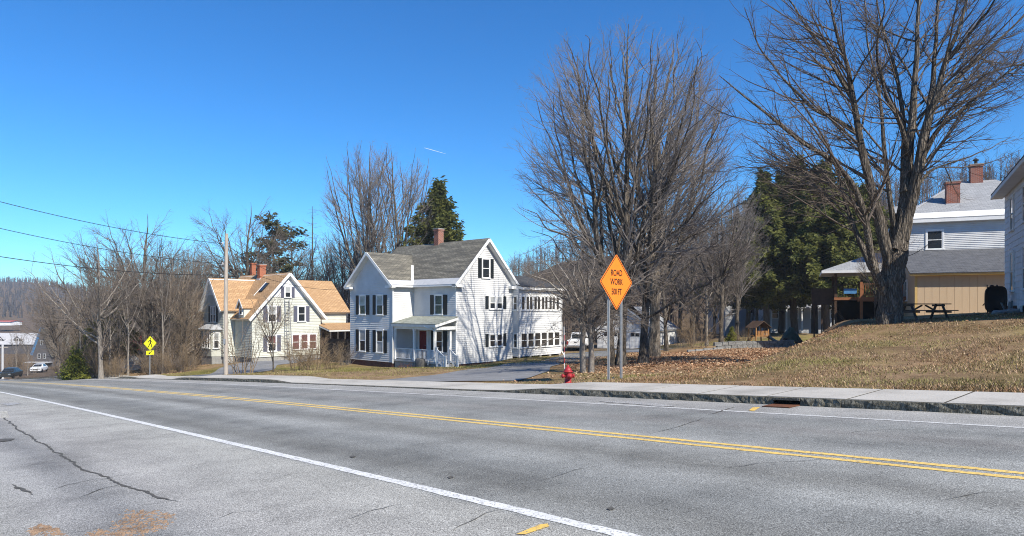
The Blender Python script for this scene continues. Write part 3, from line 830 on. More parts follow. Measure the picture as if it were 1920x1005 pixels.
WCACHE = {}
def window(root, c, n, w, h, glass='glass_dark', shutter=None, trim='white_paint', split=1, sh_w=None, rail=True, curtain=None, lower=None):
    """c = bottom centre of the opening on the wall face, n = outward normal"""
    n = nrm(V(n[0], n[1], 0)); x = np.cross((0, 0, 1.0), n)
    rz = math.atan2(x[1], x[0])
    key = (w, h, trim, split, rail)
    if key not in WCACHE:
        cw = 0.085 if w > 0.5 else 0.055
        m = MB()
        m.box((-w / 2 - cw, -w / 2), (-0.055, 0.01), (0, h)); m.box((w / 2, w / 2 + cw), (-0.055, 0.01), (0, h))
        m.box((-w / 2 - cw - .01, w / 2 + cw + .01), (-0.065, 0.01), (h, h + cw + 0.02))
        m.box((-w / 2 - cw - .03, w / 2 + cw + .03), (-0.10, 0.01), (-0.06, 0))
        sw = 0.042
        for k in range(split):
            xa = -w / 2 + w * k / split; xb = -w / 2 + w * (k + 1) / split
            m.box((xa, xa + sw), (-0.042, 0.0), (0.0, h)); m.box((xb - sw, xb), (-0.042, 0.0), (0.0, h))
            m.box((xa + sw, xb - sw), (-0.042, 0.0), (0.0, sw)); m.box((xa + sw, xb - sw), (-0.042, 0.0), (h - sw, h))
            if rail: m.box((xa + sw, xb - sw), (-0.047, 0.0), (h * .5 - .025, h * .5 + .025))
        up = MB().box((-w / 2 + .01, w / 2 - .01), (-0.026, -0.006), (h * .5 if rail else 0.01, h - .01))
        lo = MB().box((-w / 2 + .01, w / 2 - .01), (-0.022, -0.005), (.01, h * .5)) if rail else None
        WCACHE[key] = (m.mesh('window', trim), {}, up, lo)
    me, pc, up, lo = WCACHE[key]
    o = link('window', me, root)
    o.location = tuple(V(c[0], c[1], c[2]) - ORG[root.name]); o.rotation_euler = (0, 0, rz)
    def pane(mb_, g, tagk):
        if (tagk, g) not in pc: pc[(tagk, g)] = mb_.mesh('pane', g)
        link('pane', pc[(tagk, g)], o)
    pane(up, curtain or glass, 'u')
    if lo: pane(lo, lower or glass, 'l')
    if shutter:
        sw_ = sh_w or w * 0.5
        k2 = ('sh', sw_, h, shutter)
        if k2 not in WCACHE:
            m = MB()
            m.box((-sw_ / 2, sw_ / 2), (-0.03, 0.0), (-0.02, h + .04))
            for zz_ in np.arange(0.06, h - .04, 0.055):
                m.add([(-sw_ / 2 + .04, -.031, zz_), (sw_ / 2 - .04, -.031, zz_), (sw_ / 2 - .04, -.045, zz_ + .03), (-sw_ / 2 + .04, -.045, zz_ + .03)], [(0, 1, 2, 3)])
            WCACHE[k2] = m.mesh('shutter', shutter)
        for sgn in (-1, 1):
            q = V(c[0], c[1], c[2]) + x * sgn * (w / 2 + 0.10 + sw_ / 2) + n * 0.012
            s_o = link('shutter', WCACHE[k2], root)
            s_o.location = tuple(q - ORG[root.name]); s_o.rotation_euler = (0, 0, rz)
    return o

def roof_plane(root, q, mat, trim='white_paint', th=0.05, tth=0.15, name='roof'):
    r = MB().slab(q, th).build(name, mat, root)
    q = [np.asarray(p, float) for p in q]
    nn = nrm(np.cross(q[1] - q[0], q[2] - q[0])); nn = nn if nn[2] > 0 else -nn
    c = sum(q) / len(q)
    q2 = [p + (c - p) * (0.03 / max(np.linalg.norm(c - p), .1)) - nn * (th + .003) for p in q]
    if trim: MB().slab(q2, tth).build('eave_trim', trim, r)
    return r

def chimney(parent_root, roof, c, w, d, z0, z1, mat, ax=(1, 0), flue=False, cap=True):
    ex = nrm(V(ax[0], ax[1], 0)); ey = V(-ex[1], ex[0], 0)
    o = V(c[0], c[1], 0)
    m = MB().obox(o, ex, ey, (0, 0, 1), (-w / 2, w / 2), (-d / 2, d / 2), (z0, z1))
    m.obox(o, ex, ey, (0, 0, 1), (-w / 2 - .05, w / 2 + .05), (-d / 2 - .05, d / 2 + .05), (z1 + .001, z1 + .13))
    ch = m.build('chimney', mat, roof)
    if cap:
        MB().obox(o, ex, ey, (0, 0, 1), (-w / 2 - .06, w / 2 + .06), (-d / 2 - .06, d / 2 + .06), (z1 + .131, z1 + .19)).build('chimney_cap', 'concrete_foot', roof)
    MB().obox(o, ex, ey, (0, 0, 1), (-w / 2 - .05, w / 2 + .05), (-d / 2 - .05, d / 2 + .05), (z0, z0 + .22)).build('chimney_flashing', 'metal_apron', roof)
    if flue:
        MB().lathe(V(c[0], c[1], z1 + .19), [(.10, 0), (.10, .25), (.2, .27), (.2, .31), (.02, .45)], 10).build('chimney_cowl', 'iron_dark', roof)
    return ch

def post(mb, p, w, z0, z1, ex, ey):
    mb.obox(V(p[0], p[1], 0), ex, ey, (0, 0, 1), (-w / 2, w / 2), (-w / 2, w / 2), (z0, z1))
    return mb

# ------------------------------------------------------------------ white farmhouse with front porch
ha = nrm(V(0.674, 0.739, 0)); hb = V(-ha[1], ha[0], 0)
WH = thing('clapboard_house', (-4.03, 48.0, -2.95), 'white clapboard house with black shutters and a red door on its porch', 'house')
H = Frame(WH, (-4.03, 48.0), ha, hb)
SB = -2.55
D, QW, PW = 6.04, 10.27, -1.97
zt_m = lambda p: 3.25 + (p + .4) * 1.03          # top of the main front roof slope
zt_w = lambda q: 3.25 + (q - 4.4) * 0.83
R_m = zt_m(D / 2); qr = (4.8 + QW) / 2; R_w = zt_w(qr)
# foundation
fm = MB()
fm.prism([H.P(.04, .04, -4.2), H.P(D - .04, .04, -4.2), H.P(D - .04, QW - .04, -4.2), H.P(.04, QW - .04, -4.2)], (0, 0, 4.2 + SB + .01))
fm.prism([H.P(PW + .04, 4.84, -4.2), H.P(.03, 4.84, -4.2), H.P(.03, QW - .05, -4.2), H.P(PW + .04, QW - .05, -4.2)], (0, 0, 4.2 + SB + .008))
fm.build('foundation', 'brick_foundation', WH)
# walls
wall(WH, H.P(0, 0, 0), -hb, [(0, SB), (D, SB), (D, zt_m(0) - .22), (D / 2, R_m - .22), (0, zt_m(0) - .22)], 'vinyl_white')
wall(WH, H.P(0, 4.8, 0), -ha, [(0, SB), (4.8, SB), (4.8, zt_m(0) - .22), (0, zt_m(0) - .22)], 'vinyl_white')
wall(WH, H.P(PW, 4.8, 0), -hb, [(0, SB), (-PW, SB), (-PW, zt_w(4.8) - .22), (0, zt_w(4.8) - .22)], 'vinyl_white')
wall(WH, H.P(PW, QW, 0), -ha, [(0, SB), (QW - 4.8, SB), (QW - 4.8, zt_w(4.8) - .22), ((QW - 4.8) / 2, R_w - .22), (0, zt_w(4.8) - .22)], 'vinyl_white')
wall(WH, H.P(D, QW, 0), hb, [(0, SB), (D - PW, SB), (D - PW, zt_w(4.8) - .22), (D, zt_m(0) - .22), (D / 2, R_m - .22), (0, zt_m(0) - .22)][:6], 'vinyl_white')
wall(WH, H.P(D, 0, 0), ha, [(0, SB), (QW, SB), (QW, zt_m(0) - .22), (0, zt_m(0) - .22)], 'vinyl_white')
# corner boards
for p, q, ztop in ((0, 0, 3.42), (D, 0, 3.42), (PW, 4.8, 3.35), (PW, QW, 3.35)):
    MB().obox(H.P(p, q, 0), ha, hb, (0, 0, 1), (-.022, .085) if p != D else (-.085, .022), (-.022, .085) if q == 0 else ((-.022, .085) if q == 4.8 else (-.085, .022)), (SB, ztop)).build('corner_board', 'white_paint', WH)
# roofs
r_main = roof_plane(WH, [H.P(-.4, -.42, zt_m(-.4)), H.P(-.4, QW + .4, zt_m(-.4)), H.P(D / 2, QW + .4, R_m), H.P(D / 2, -.42, R_m)], 'shingle_brown')
roof_plane(WH, [H.P(D + .4, QW + .4, zt_m(-.4)), H.P(D + .4, -.42, zt_m(-.4)), H.P(D / 2, -.42, R_m - .001), H.P(D / 2, QW + .4, R_m - .001)], 'shingle_brown')
pj = (R_w - 3.25) / 1.03 - .4
roof_plane(WH, [H.P(PW - .42, 4.4, 3.25), H.P(-.2, 4.4, 3.25), H.P(pj, qr, R_w), H.P(PW - .42, qr, R_w)], 'shingle_brown')
roof_plane(WH, [H.P(-.2, QW + .4 - .13, 3.25), H.P(PW - .42, QW + .4 - .13, 3.25), H.P(PW - .42, qr, R_w - .001), H.P(pj, qr, R_w - .001)], 'shingle_brown')
# pale metal aprons along the low edge and in the valley
def apron(root, F4, name='roof_apron', mat='metal_apron', lift=.012):
    q = [np.asarray(p, float) for p in F4]
    nn = nrm(np.cross(q[1] - q[0], q[2] - q[0])); nn = nn if nn[2] > 0 else -nn
    return MB().prism([p + nn * lift for p in q], -nn * .008).build(name, mat, root)
apron(WH, [H.P(-.42, -.44, zt_m(-.42)), H.P(-.42, 4.42, zt_m(-.42)), H.P(.02, 4.85, zt_m(.02)), H.P(.02, -.44, zt_m(.02))])
apron(WH, [H.P(PW - .44, 4.38, zt_w(4.38)), H.P(-.4, 4.38, zt_w(4.38)), H.P(0, 4.84, zt_w(4.84)), H.P(PW - .44, 4.84, zt_w(4.84))])
v0, v1 = H.P(-.42, 4.4, 3.27), H.P(pj, qr, R_w + .02)
MB().beam(v0 + (0, 0, .03), v0 + (v1 - v0) * .62 + (0, 0, .03), .17, .03).build('valley_flashing', 'white_paint', WH)
# box cornice, returns and gutters
MB().beam(H.P(-.36, -.40, 3.16), H.P(-.36, 4.5, 3.16), .12, .13).build('gutter', 'white_paint', WH)
MB().beam(H.P(-.18, -.02, 3.13), H.P(-.18, 4.6, 3.13), .34, .05).build('cornice', 'white_paint', WH)
MB().beam(H.P(PW - .40, 4.44, 3.15), H.P(-.3, 4.44, 3.15), .12, .13).build('gutter', 'white_paint', WH)
MB().obox(H.P(0, 0, 0), ha, hb, (0, 0, 1), (-.42, .5), (-.40, -.03), (3.02, 3.22)).build('cornice', 'white_paint', WH)
MB().obox(H.P(0, 0, 0), ha, hb, (0, 0, 1), (D - .5, D + .42), (-.40, -.03), (3.02, 3.22)).build('cornice', 'white_paint', WH)
MB().obox(H.P(0, 0, 0), ha, hb, (0, 0, 1), (PW - .40, PW - .03), (4.42, 5.25), (3.02, 3.2)).build('cornice', 'white_paint', WH)
MB().obox(H.P(0, 0, 0), ha, hb, (0, 0, 1), (PW - .40, PW - .03), (QW - .45, QW + .3), (3.02, 3.2)).build('cornice', 'white_paint', WH)
# rake boards
for e0, e1 in ((H.P(-.4, -.44, 3.13), H.P(D / 2, -.44, R_m - .12)), (H.P(D + .4, -.44, 3.13), H.P(D / 2, -.44, R_m - .12)), (H.P(PW - .44, 4.4, 3.13), H.P(PW - .44, qr, R_w - .12)), (H.P(PW - .44, QW + .27, 3.13), H.P(PW - .44, qr, R_w - .12))):
    MB().beam(e0, e1, .04, .2).build('rake_board', 'white_paint', WH)
chimney(WH, r_main, H.P(3.1, 5.4, 0), .56, .56, 6.1, 7.75, 'brick_red', ha)
# windows
S = 'shutter_dark'
nb, na = -hb, -ha
def wb(p, q=0.0): return lambda z: H.P(p, q, z) - hb * .012
window(WH, wb(3.03)(3.79), nb, .74, 1.42, shutter=S, sh_w=.36)
for p in (3.74, 4.52):
    window(WH, wb(p)(1.45), nb, .58, .92, curtain='glass_curtain')
    window(WH, wb(p)(-1.42), nb, .58, .92)
shm = MB().box((-.17, .17), (-.03, 0), (-.02, .98)).mesh('shutter', S)
for p in (3.15, 5.12):
    for z in (1.45, -1.42):
        s_o = link('shutter', shm, WH); s_o.location = tuple(wb(p)(z) - ORG[WH.name]); s_o.rotation_euler = (0, 0, math.atan2(ha[1], ha[0]))
for q in (8.59, 6.36):
    window(WH, H.P(PW, q, 1.02) - ha * .012, na, .74, 1.46, shutter=S, sh_w=.42, curtain='glass_curtain')
    window(WH, H.P(PW, q, -1.86) - ha * .012, na, .74, 1.66, shutter=S, sh_w=.42, curtain='glass_curtain' if q > 7 else 'glass_dark', lower='glass_curtain' if q < 7 else None)
window(WH, H.P(0, 1.85, 1.05) - ha * .012, na, .80, 1.40, shutter=S, sh_w=.44)
window(WH, H.P(0, 1.80, -1.70) - ha * .012, na, .72, 1.5, shutter=S, sh_w=.42)
# front door
dm = MB().obox(H.P(0, 3.6, 0), hb, ha, (0, 0, 1), (-.42, .42), (-.05, .02), (-2.28, -.2))
for zz_ in (-2.1, -1.2): 
    for xx_ in (-.3, .06): dm.obox(H.P(0, 3.6, 0), hb, ha, (0, 0, 1), (xx_, xx_ + .24), (-.062, -.05), (zz_, zz_ + .75))
dr_ = dm.build('door', 'door_red', WH)
MB().lathe(H.P(-.06, 3.28, -1.3), [(.02, 0), (.02, .04), (.035, .05), (.02, .08)], 8, axis=-ha).build('door_handle', 'chrome', dr_)
df = MB()
for xx_ in (-.54, .42): df.obox(H.P(0, 3.6, 0), hb, ha, (0, 0, 1), (xx_, xx_ + .12), (-.07, .01), (-2.28, -.08))
df.obox(H.P(0, 3.6, 0), hb, ha, (0, 0, 1), (-.42, .42), (-.07, .01), (-.2, -.08))
df.build('door_frame', 'white_paint', WH)
# porch
FL = -2.28
pr = MB().obox(H.P(0, 0, 0), ha, hb, (0, 0, 1), (PW + .02, -.02), (.02, 4.72), (FL - .12, FL)).build('porch', 'grey_trim', WH)
MB().obox(H.P(0, 0, 0), ha, hb, (0, 0, 1), (PW + .1, -.1), (.1, 4.68), (-4.0, FL - .122)).build('porch_base', 'concrete_foot', pr)
roof_plane(WH, [H.P(PW - .25, -.28, .40), H.P(PW - .25, 4.76, .40), H.P(-.03, 4.76, .92), H.P(-.03, -.28, .92)], 'shingle_moss', tth=.2, name='porch_roof')
pt = MB()
pt.obox(H.P(0, 0, 0), ha, hb, (0, 0, 1), (PW + .03, PW + .17), (-.1, 4.7), (-.02, .2))
pt.obox(H.P(0, 0, 0), ha, hb, (0, 0, 1), (PW + .2, -.05), (-.1, .04), (-.02, .2))
pt.build('porch_beam', 'white_paint', pr)
for p, q in ((PW + .1, .12), (PW + .1, 2.42), (PW + .1, 4.6), (-.45, .12)):
    m = post(MB(), H.P(p, q, 0), .13, FL + .001, -.021, ha, hb)
    m.obox(H.P(p, q, 0), ha, hb, (0, 0, 1), (-.085, .085), (-.085, .085), (FL + .001, FL + .2))
    m.obox(H.P(p, q, 0), ha, hb, (0, 0, 1), (-.085, .085), (-.085, .085), (-.14, -.022))
    m.build('porch_post', 'white_paint', pr)
for q0, q1 in ((.2, 2.34), (2.5, 4.52)):
    m = MB()
    for zz_ in (FL + .1, FL + .82): m.beam(H.P(PW + .1, q0, zz_), H.P(PW + .1, q1, zz_), .06, .05)
    m.build('railing', 'white_paint', pr)
    nb_ = 15
    for i in range(nb_):
        q = q0 + (q1 - q0) * (i + .5) / nb_
        post(MB(), H.P(PW + .1, q, 0), .035, FL + .126, FL + .795, ha, hb).build('baluster', 'white_paint', pr)
# side steps with newels and rails
for i in range(4):
    zt_ = FL - .17 * (i + 1) + .0
    MB().obox(H.P(0, 0, 0), ha, hb, (0, 0, 1), (PW + .15, -.75), (-.28 * (i + 1), -.28 * i - .002), (-4, zt_)).build('step', 'grey_trim' if i < 3 else 'concrete_foot', pr)
for p in (PW + .12, -.72):
    for q, z0_, z1_ in ((-.03, FL, FL + 1.0), (-.95, FL - .6, FL + .42)):
        m = post(MB(), H.P(p, q, 0), .11, z0_ - .3, z1_, ha, hb); post(m, H.P(p, q, 0), .15, z1_, z1_ + .05, ha, hb)
        m.build('newel_post', 'white_paint', pr)
    m = MB()
    m.beam(H.P(p, -.03, FL + .9), H.P(p, -.95, FL + .34), .06, .06); m.beam(H.P(p, -.03, FL + .12), H.P(p, -.95, FL - .44), .05, .05)
    m.build('stair_rail', 'white_paint', pr)
    for i in range(5):
        q = -.15 - i * .165
        post(MB(), H.P(p, q, 0), .035, FL + .12 + (q + .03) * .61, FL + .88 + (q + .03) * .61, ha, hb).build('baluster', 'white_paint', pr)
# downspouts
m = MB(); m.tube([H.P(PW - .08, 4.70, 3.05), H.P(PW - .05, 4.72, 2.8), H.P(PW - .05, 4.72, -2.6)], .04, 8); m.build('downspout', 'white_paint', WH)
m = MB(); m.tube([H.P(PW - .2, .9, .2), H.P(PW - .1, .25, .05), H.P(PW + .0, .14, -.1), H.P(PW + .0, .14, -1.9), H.P(PW - .1, .6, -2.15), H.P(PW - .15, .62, -2.5)], .035, 8); m.build('downspout', 'white_paint', WH)
# sun room ell at the back right
EP0, EP1, EQ = D, D + 5.3, -.66
ESB, EE = -2.28, 3.08
wall(WH, H.P(EP0, 0, 0), -ha, [(0, ESB), (-EQ, ESB), (-EQ, EE), (0, EE)], 'vinyl_white')
wall(WH, H.P(EP0, EQ, 0), -hb, [(0, ESB), (EP1 - EP0, ESB), (EP1 - EP0, EE), (0, EE)], 'vinyl_white')
wall(WH, H.P(EP1, EQ, 0), ha, [(0, ESB), (4, ESB), (4, EE + .8), (0, EE)], 'vinyl_white')
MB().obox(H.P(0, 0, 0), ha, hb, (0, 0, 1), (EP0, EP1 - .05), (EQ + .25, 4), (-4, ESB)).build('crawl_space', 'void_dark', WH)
for i in range(5):
    p = EP0 + .15 + i * (EP1 - EP0 - .3) / 4
    MB().obox(H.P(p, EQ + .1, 0), ha, hb, (0, 0, 1), (-.12, .12), (-.1, .12), (-4, ESB)).build('pier', 'concrete_foot', WH)
roof_plane(WH, [H.P(EP0 - .05, EQ - .42, EE + .12), H.P(EP1 + .35, EQ - .42, EE + .12), H.P(EP1 + .35, 3.5, EE + 1.25), H.P(EP0 + .35, 3.5, EE + 1.25)], 'shingle_charcoal', tth=.2)
for i in range(10):
    window(WH, H.P(EP0 + .48 + i * .475 + (.06 if i % 2 else 0), EQ, 1.36) - hb * .012, nb, .39, 1.08, glass='glass_screen', rail=False)
for i in range(6):
    window(WH, H.P(EP0 + .58 + i * .83, EQ, -1.6) - hb * .012, nb, .72, 1.14, glass='glass_screen')
window(WH, H.P(EP0, -.34, 1.36) - ha * .012, na, .36, 1.06, glass='glass_screen')
window(WH, H.P(EP0, -.34, -1.6) - ha * .012, na, .36, 1.1, glass='glass_screen')
m = MB(); m.tube([H.P(EP1 + .02, EQ - .12, EE - .1), H.P(EP1 + .02, EQ - .08, EE - .5), H.P(EP1 + .02, EQ - .08, -2.1), H.P(EP1 - .1, EQ - .5, -2.5)], .045, 8); m.build('downspout', 'white_paint', WH)
# pot and rusty plant by the porch
pc = H.P(PW - .45, 1.1, 0)
pz = gz(pc[0], pc[1])
pot = MB().lathe((pc[0], pc[1], pz - .05), [(.26, 0), (.36, .3), (.38, .55), (.33, .78), (.31, .84), (.27, .84), (.25, .7), (.02, .68)], 16).build('flower_pot', 'terracotta_grey', None, True)
tag(pot, 'big round grey pot on the grass before the white porch', 'pot')

# ------------------------------------------------------------------ yellow-green house with orange-brown roof
YH = thing('gabled_house', (-23.4, 60.0, -3.3), 'pale sage clapboard house with tan orange shingle roof and two red chimneys', 'house')
Y = Frame(YH, (-23.4, 60.0), ha, hb)
YB = -2.95; LY = 6.96
ym = lambda p: 4.85 - abs(3.48 - p) * 1.10
wq = 5.49
yw = lambda q: 4.35 - abs(q - wq) * 1.26
OUT = [(.05, .05), (LY - .05, .05), (LY - .05, 9.2), (.05, 9.2)]
m = MB().prism([Y.P(p, q, -4.6) for p, q in OUT], (0, 0, 4.6 + YB + .01))
m.prism([Y.P(p, q, -4.6) for p, q in ((-1.03, 3.45), (.04, 3.45), (.04, 7.5), (-1.03, 7.5))], (0, 0, 4.6 + YB + .008))
m.build('foundation', 'concrete_foot', YH)
gz0, gz1 = ym(0) - .24, ym(3.48) - .24
wall(YH, Y.P(0, 0, 0), -hb, [(0, YB), (LY, YB), (LY, gz0), (3.48, gz1), (0, gz0)], 'sage_paint', .15)
wall(YH, Y.P(0, 3.4, 0), -ha, [(0, YB), (3.4, YB), (3.4, gz0 + .1), (0, gz0 + .1)], 'sage_paint', .15)
wall(YH, Y.P(-1.08, 3.4, 0), -hb, [(0, YB), (1.08, YB), (1.08, 1.25), (0, 1.25)], 'sage_paint', .15)
wall(YH, Y.P(-1.08, 7.58, 0), -ha, [(0, YB), (4.18, YB), (4.18, yw(3.4) - .24), (2.09, yw(wq) - .24), (0, yw(3.4) - .24)], 'sage_paint', .15)
wall(YH, Y.P(LY, 9.2, 0), hb, [(0, YB), (LY, YB), (LY, gz0), (3.48, gz1), (0, gz0)], 'sage_paint', .15, siding=False)
wall(YH, Y.P(LY, 0, 0), ha, [(0, YB), (9.2, YB), (9.2, gz0), (0, gz0)], 'sage_paint', .15, siding=False)
wall(YH, Y.P(0, 9.2, 0), -ha, [(0, YB), (1.62, YB), (1.62, gz0), (0, gz0)], 'sage_paint', .15, siding=False)
# white peaks of the gables
def peak(root, p0, n, xl, xr, z0, xm, z1):
    n = nrm(n); x = np.cross((0, 0, 1.0), n)
    Q = lambda u, z: V(p0[0], p0[1], 0) + x * u + n * .016 + V(0, 0, z)
    MB().prism([Q(xl, z0), Q(xr, z0), Q(xm, z1)], n * .02).build('gable_panel', 'white_paint', root)
k_ = 2.55
peak(YH, Y.P(0, 0, 0), -hb, 3.48 - (gz1 - k_) / 1.1, 3.48 + (gz1 - k_) / 1.1, k_, 3.48, gz1)
k_ = 2.75; w1 = yw(wq) - .24
peak(YH, Y.P(-1.08, 7.58, 0), -ha, 2.09 - (w1 - k_) / 1.26, 2.09 + (w1 - k_) / 1.26, k_, 2.09, w1)
SO = 'shingle_orange'
ry = roof_plane(YH, [Y.P(-.45, -.45, ym(-.45)), Y.P(-.45, 9.5, ym(-.45)), Y.P(3.48, 9.5, 4.85), Y.P(3.48, -.45, 4.85)], SO)
roof_plane(YH, [Y.P(LY + .45, 9.5, ym(-.45)), Y.P(LY + .45, -.45, ym(-.45)), Y.P(3.48, -.45, 4.849), Y.P(3.48, 9.5, 4.849)], SO)
roof_plane(YH, [Y.P(-1.5, 3.05, yw(3.05)), Y.P(.6, 3.05, yw(3.05)), Y.P(3.05, wq, 4.35), Y.P(-1.5, wq, 4.35)], SO)
roof_plane(YH, [Y.P(.6, 7.93, yw(7.93)), Y.P(-1.5, 7.93, yw(7.93)), Y.P(-1.5, wq, 4.349), Y.P(3.05, wq, 4.349)], SO)
for e0, e1 in ((Y.P(-.45, -.47, ym(-.45) - .12), Y.P(3.48, -.47, 4.73)), (Y.P(LY + .45, -.47, ym(-.45) - .12), Y.P(3.48, -.47, 4.73)), (Y.P(-1.52, 3.05, yw(3.05) - .12), Y.P(-1.52, wq, 4.23)), (Y.P(-1.52, 7.93, yw(7.93) - .12), Y.P(-1.52, wq, 4.23))):
    MB().beam(e0, e1, .04, .24).build('rake_board', 'white_paint', YH)
# valley flashing, skylight, chimneys
for (p0_, q0_), (p1_, q1_) in (((.2, 2.6), (1.1, 2.55)), ((1.5, 2.7), (2.7, 2.62))):
    MB().beam(Y.P(p0_, q0_, ym(p0_) + .03), Y.P(p1_, q1_, ym(p1_) + .03), .13, .03).build('roof_flashing', 'white_paint', YH)
e_ = nrm(Y.P(1, 0, ym(1)) - Y.P(0, 0, ym(0))); nn_ = np.cross(e_, hb); nn_ = nn_ if nn_[2] > 0 else -nn_
sk = MB().obox(Y.P(2.2, 2.0, ym(2.2)), e_, hb, nn_, (-.55, .55), (-.3, .3), (0, .1)).build('skylight', 'iron_dark', ry)
MB().obox(Y.P(2.2, 2.0, ym(2.2)), e_, hb, nn_, (-.47, .47), (-.22, .22), (.1, .112)).build('skylight_pane', 'glass_dark', ry)
chimney(YH, ry, Y.P(4.0, 7.9, 0), .44, .44, 3.6, 6.0, 'brick_orange', ha, cap=False)
chimney(YH, ry, Y.P(3.3, 4.7, 0), .64, .55, 4.2, 5.65, 'brick_orange', ha)
# wall dormer
dq, dp = 1.35, -.35
dz0, dz1 = .5, 2.35
m = MB(); m.prism([Y.P(dp, dq - .5, dz0), Y.P(dp, dq + .5, dz0), Y.P(dp, dq + .5, 1.6), Y.P(dp, dq, 2.2), Y.P(dp, dq - .5, 1.6)], ha * 1.7); dm_ = m.build('dormer', 'sage_paint', YH)
for sg_ in (-1, 1):
    MB().slab([Y.P(dp - .2, dq + sg_ * .66, 1.5), Y.P(dp + 1.9, dq + sg_ * .66, 1.5), Y.P(dp + 1.9, dq, 2.38), Y.P(dp - .2, dq, 2.38)], .05).build('dormer_roof', SO, dm_)
    MB().beam(Y.P(dp - .22, dq + sg_ * .66, 1.45), Y.P(dp - .22, dq, 2.31), .03, .13).build('dormer_rake', 'white_paint', dm_)
window(YH, Y.P(dp, dq, .95) - ha * .012, -ha, .42, .62)
# windows
SS = 'shutter_slate'
window(YH, Y.P(3.46, 0, 2.52) - hb * .04, nb, .56, .98, shutter=SS, sh_w=.32, curtain='glass_curtain')
window(YH, Y.P(1.91, 0, .25) - hb * .012, nb, .76, 1.42, shutter=SS, sh_w=.38, curtain='glass_curtain')
window(YH, Y.P(4.90, 0, .25) - hb * .012, nb, .72, 1.42, shutter=SS, sh_w=.38)
window(YH, Y.P(1.91, 0, -2.45) - hb * .012, nb, .76, 1.42, shutter=SS, sh_w=.38, curtain='glass_rose')
for p in (4.3, 5.2, 6.1): window(YH, Y.P(p, 0, -2.4) - hb * .012, nb, .72, 1.4, glass='glass_rose')
for q in (5.2, 5.72): window(YH, Y.P(-1.08, q, .2) - ha * .012, na, .4, 1.45, curtain='glass_curtain')
shm2 = MB().box((-.18, .18), (-.03, 0), (-.02, 1.5)).mesh('shutter', 'shutter_dark')
for q in (4.65, 6.28):
    s_o = link('shutter', shm2, YH); s_o.location = tuple(Y.P(-1.08, q, .2) - ha * .012 - ORG[YH.name]); s_o.rotation_euler = (0, 0, math.atan2(-hb[1], -hb[0]))
# ladder leaning on the gable wall
LD = thing('wall_ladder', Y.P(3.3, -.1, -3.2), 'thin ladder standing against the sunlit gable of the sage house', 'ladder')
for p in (3.1, 3.55): MB().beam(Y.P(p, -.75, -3.25), Y.P(p, -.14, 2.3), .05, .07).build('rail', 'galvanised', LD)
for i in range(18):
    f = (i + .5) / 18
    MB().beam(Y.P(3.1, -.75 + .61 * f, -3.25 + 5.55 * f), Y.P(3.55, -.75 + .61 * f, -3.25 + 5.55 * f), .035, .035).build('rung', 'galvanised', LD)
# bay window
bay = [(-1.06, 3.75), (-1.75, 4.35), (-1.75, 6.55), (-1.06, 7.2)]
m = MB().prism([Y.P(p, q, YB) for p, q in bay], (0, 0, 2.5)); bw = m.build('bay', 'sage_paint', YH)
MB().prism([Y.P(p * .98, q, -4.6) for p, q in bay], (0, 0, 1.64)).build('bay_foundation', 'concrete_foot', bw)
ob = [(-1.06, 3.45), (-2.0, 4.2), (-2.0, 6.7), (-1.06, 7.5)]; ib = [(-1.1, 4.0), (-1.3, 4.6), (-1.3, 6.3), (-1.1, 6.95)]
m = MB()
vv_ = [Y.P(p, q, -.42) for p, q in ob] + [Y.P(p, q, .0) for p, q in ib] + [Y.P(p, q, -.5) for p, q in ob]
m.add(vv_, [(0, 1, 5, 4), (1, 2, 6, 5), (2, 3, 7, 6), (4, 5, 6, 7), (0, 8, 9, 1), (1, 9, 10, 2), (2, 10, 11, 3), (8, 11, 10, 9)])
m.build('bay_roof', 'grey_trim', bw)
d1 = nrm(Y.P(-1.75, 4.35, 0) - Y.P(-1.06, 3.75, 0)); n1 = V(-d1[1], d1[0], 0)
n1 = n1 if np.dot(n1, -ha) > 0 else -n1
mid = (Y.P(-1.75, 4.35, 0) + Y.P(-1.06, 3.75, 0)) / 2
window(YH, mid + n1 * .012 + V(0, 0, -2.2), n1, .46, 1.4, curtain='glass_curtain')
for q in (4.85, 5.45, 6.05): window(YH, Y.P(-1.75, q, -2.2) - ha * .012, na, .4, 1.4, curtain='glass_curtain')
# wooden steps at the left door
stp = MB()
for i in range(5):
    stp.obox(Y.P(0, 0, 0), ha, hb, (0, 0, 1), (-1.6 - i * .28, -1.34 - i * .28), (7.6, 8.9), (-4.2, -2.55 - i * .17))
stp.build('steps', 'old_wood', YH)
m = MB()
for q in (7.65, 8.85):
    m.beam(Y.P(-1.3, q, -1.6), Y.P(-2.9, q, -2.55), .06, .08); m.beam(Y.P(-2.85, q, -3.9), Y.P(-2.85, q, -2.5), .08, .08, (1, 0, 0)); m.beam(Y.P(-1.35, q, -3), Y.P(-1.35, q, -1.55), .08, .08, (1, 0, 0))
    m.beam(Y.P(-1.3, q, -2.0), Y.P(-2.9, q, -2.95), .04, .06)
m.build('stair_rail', 'pole_wood', YH)
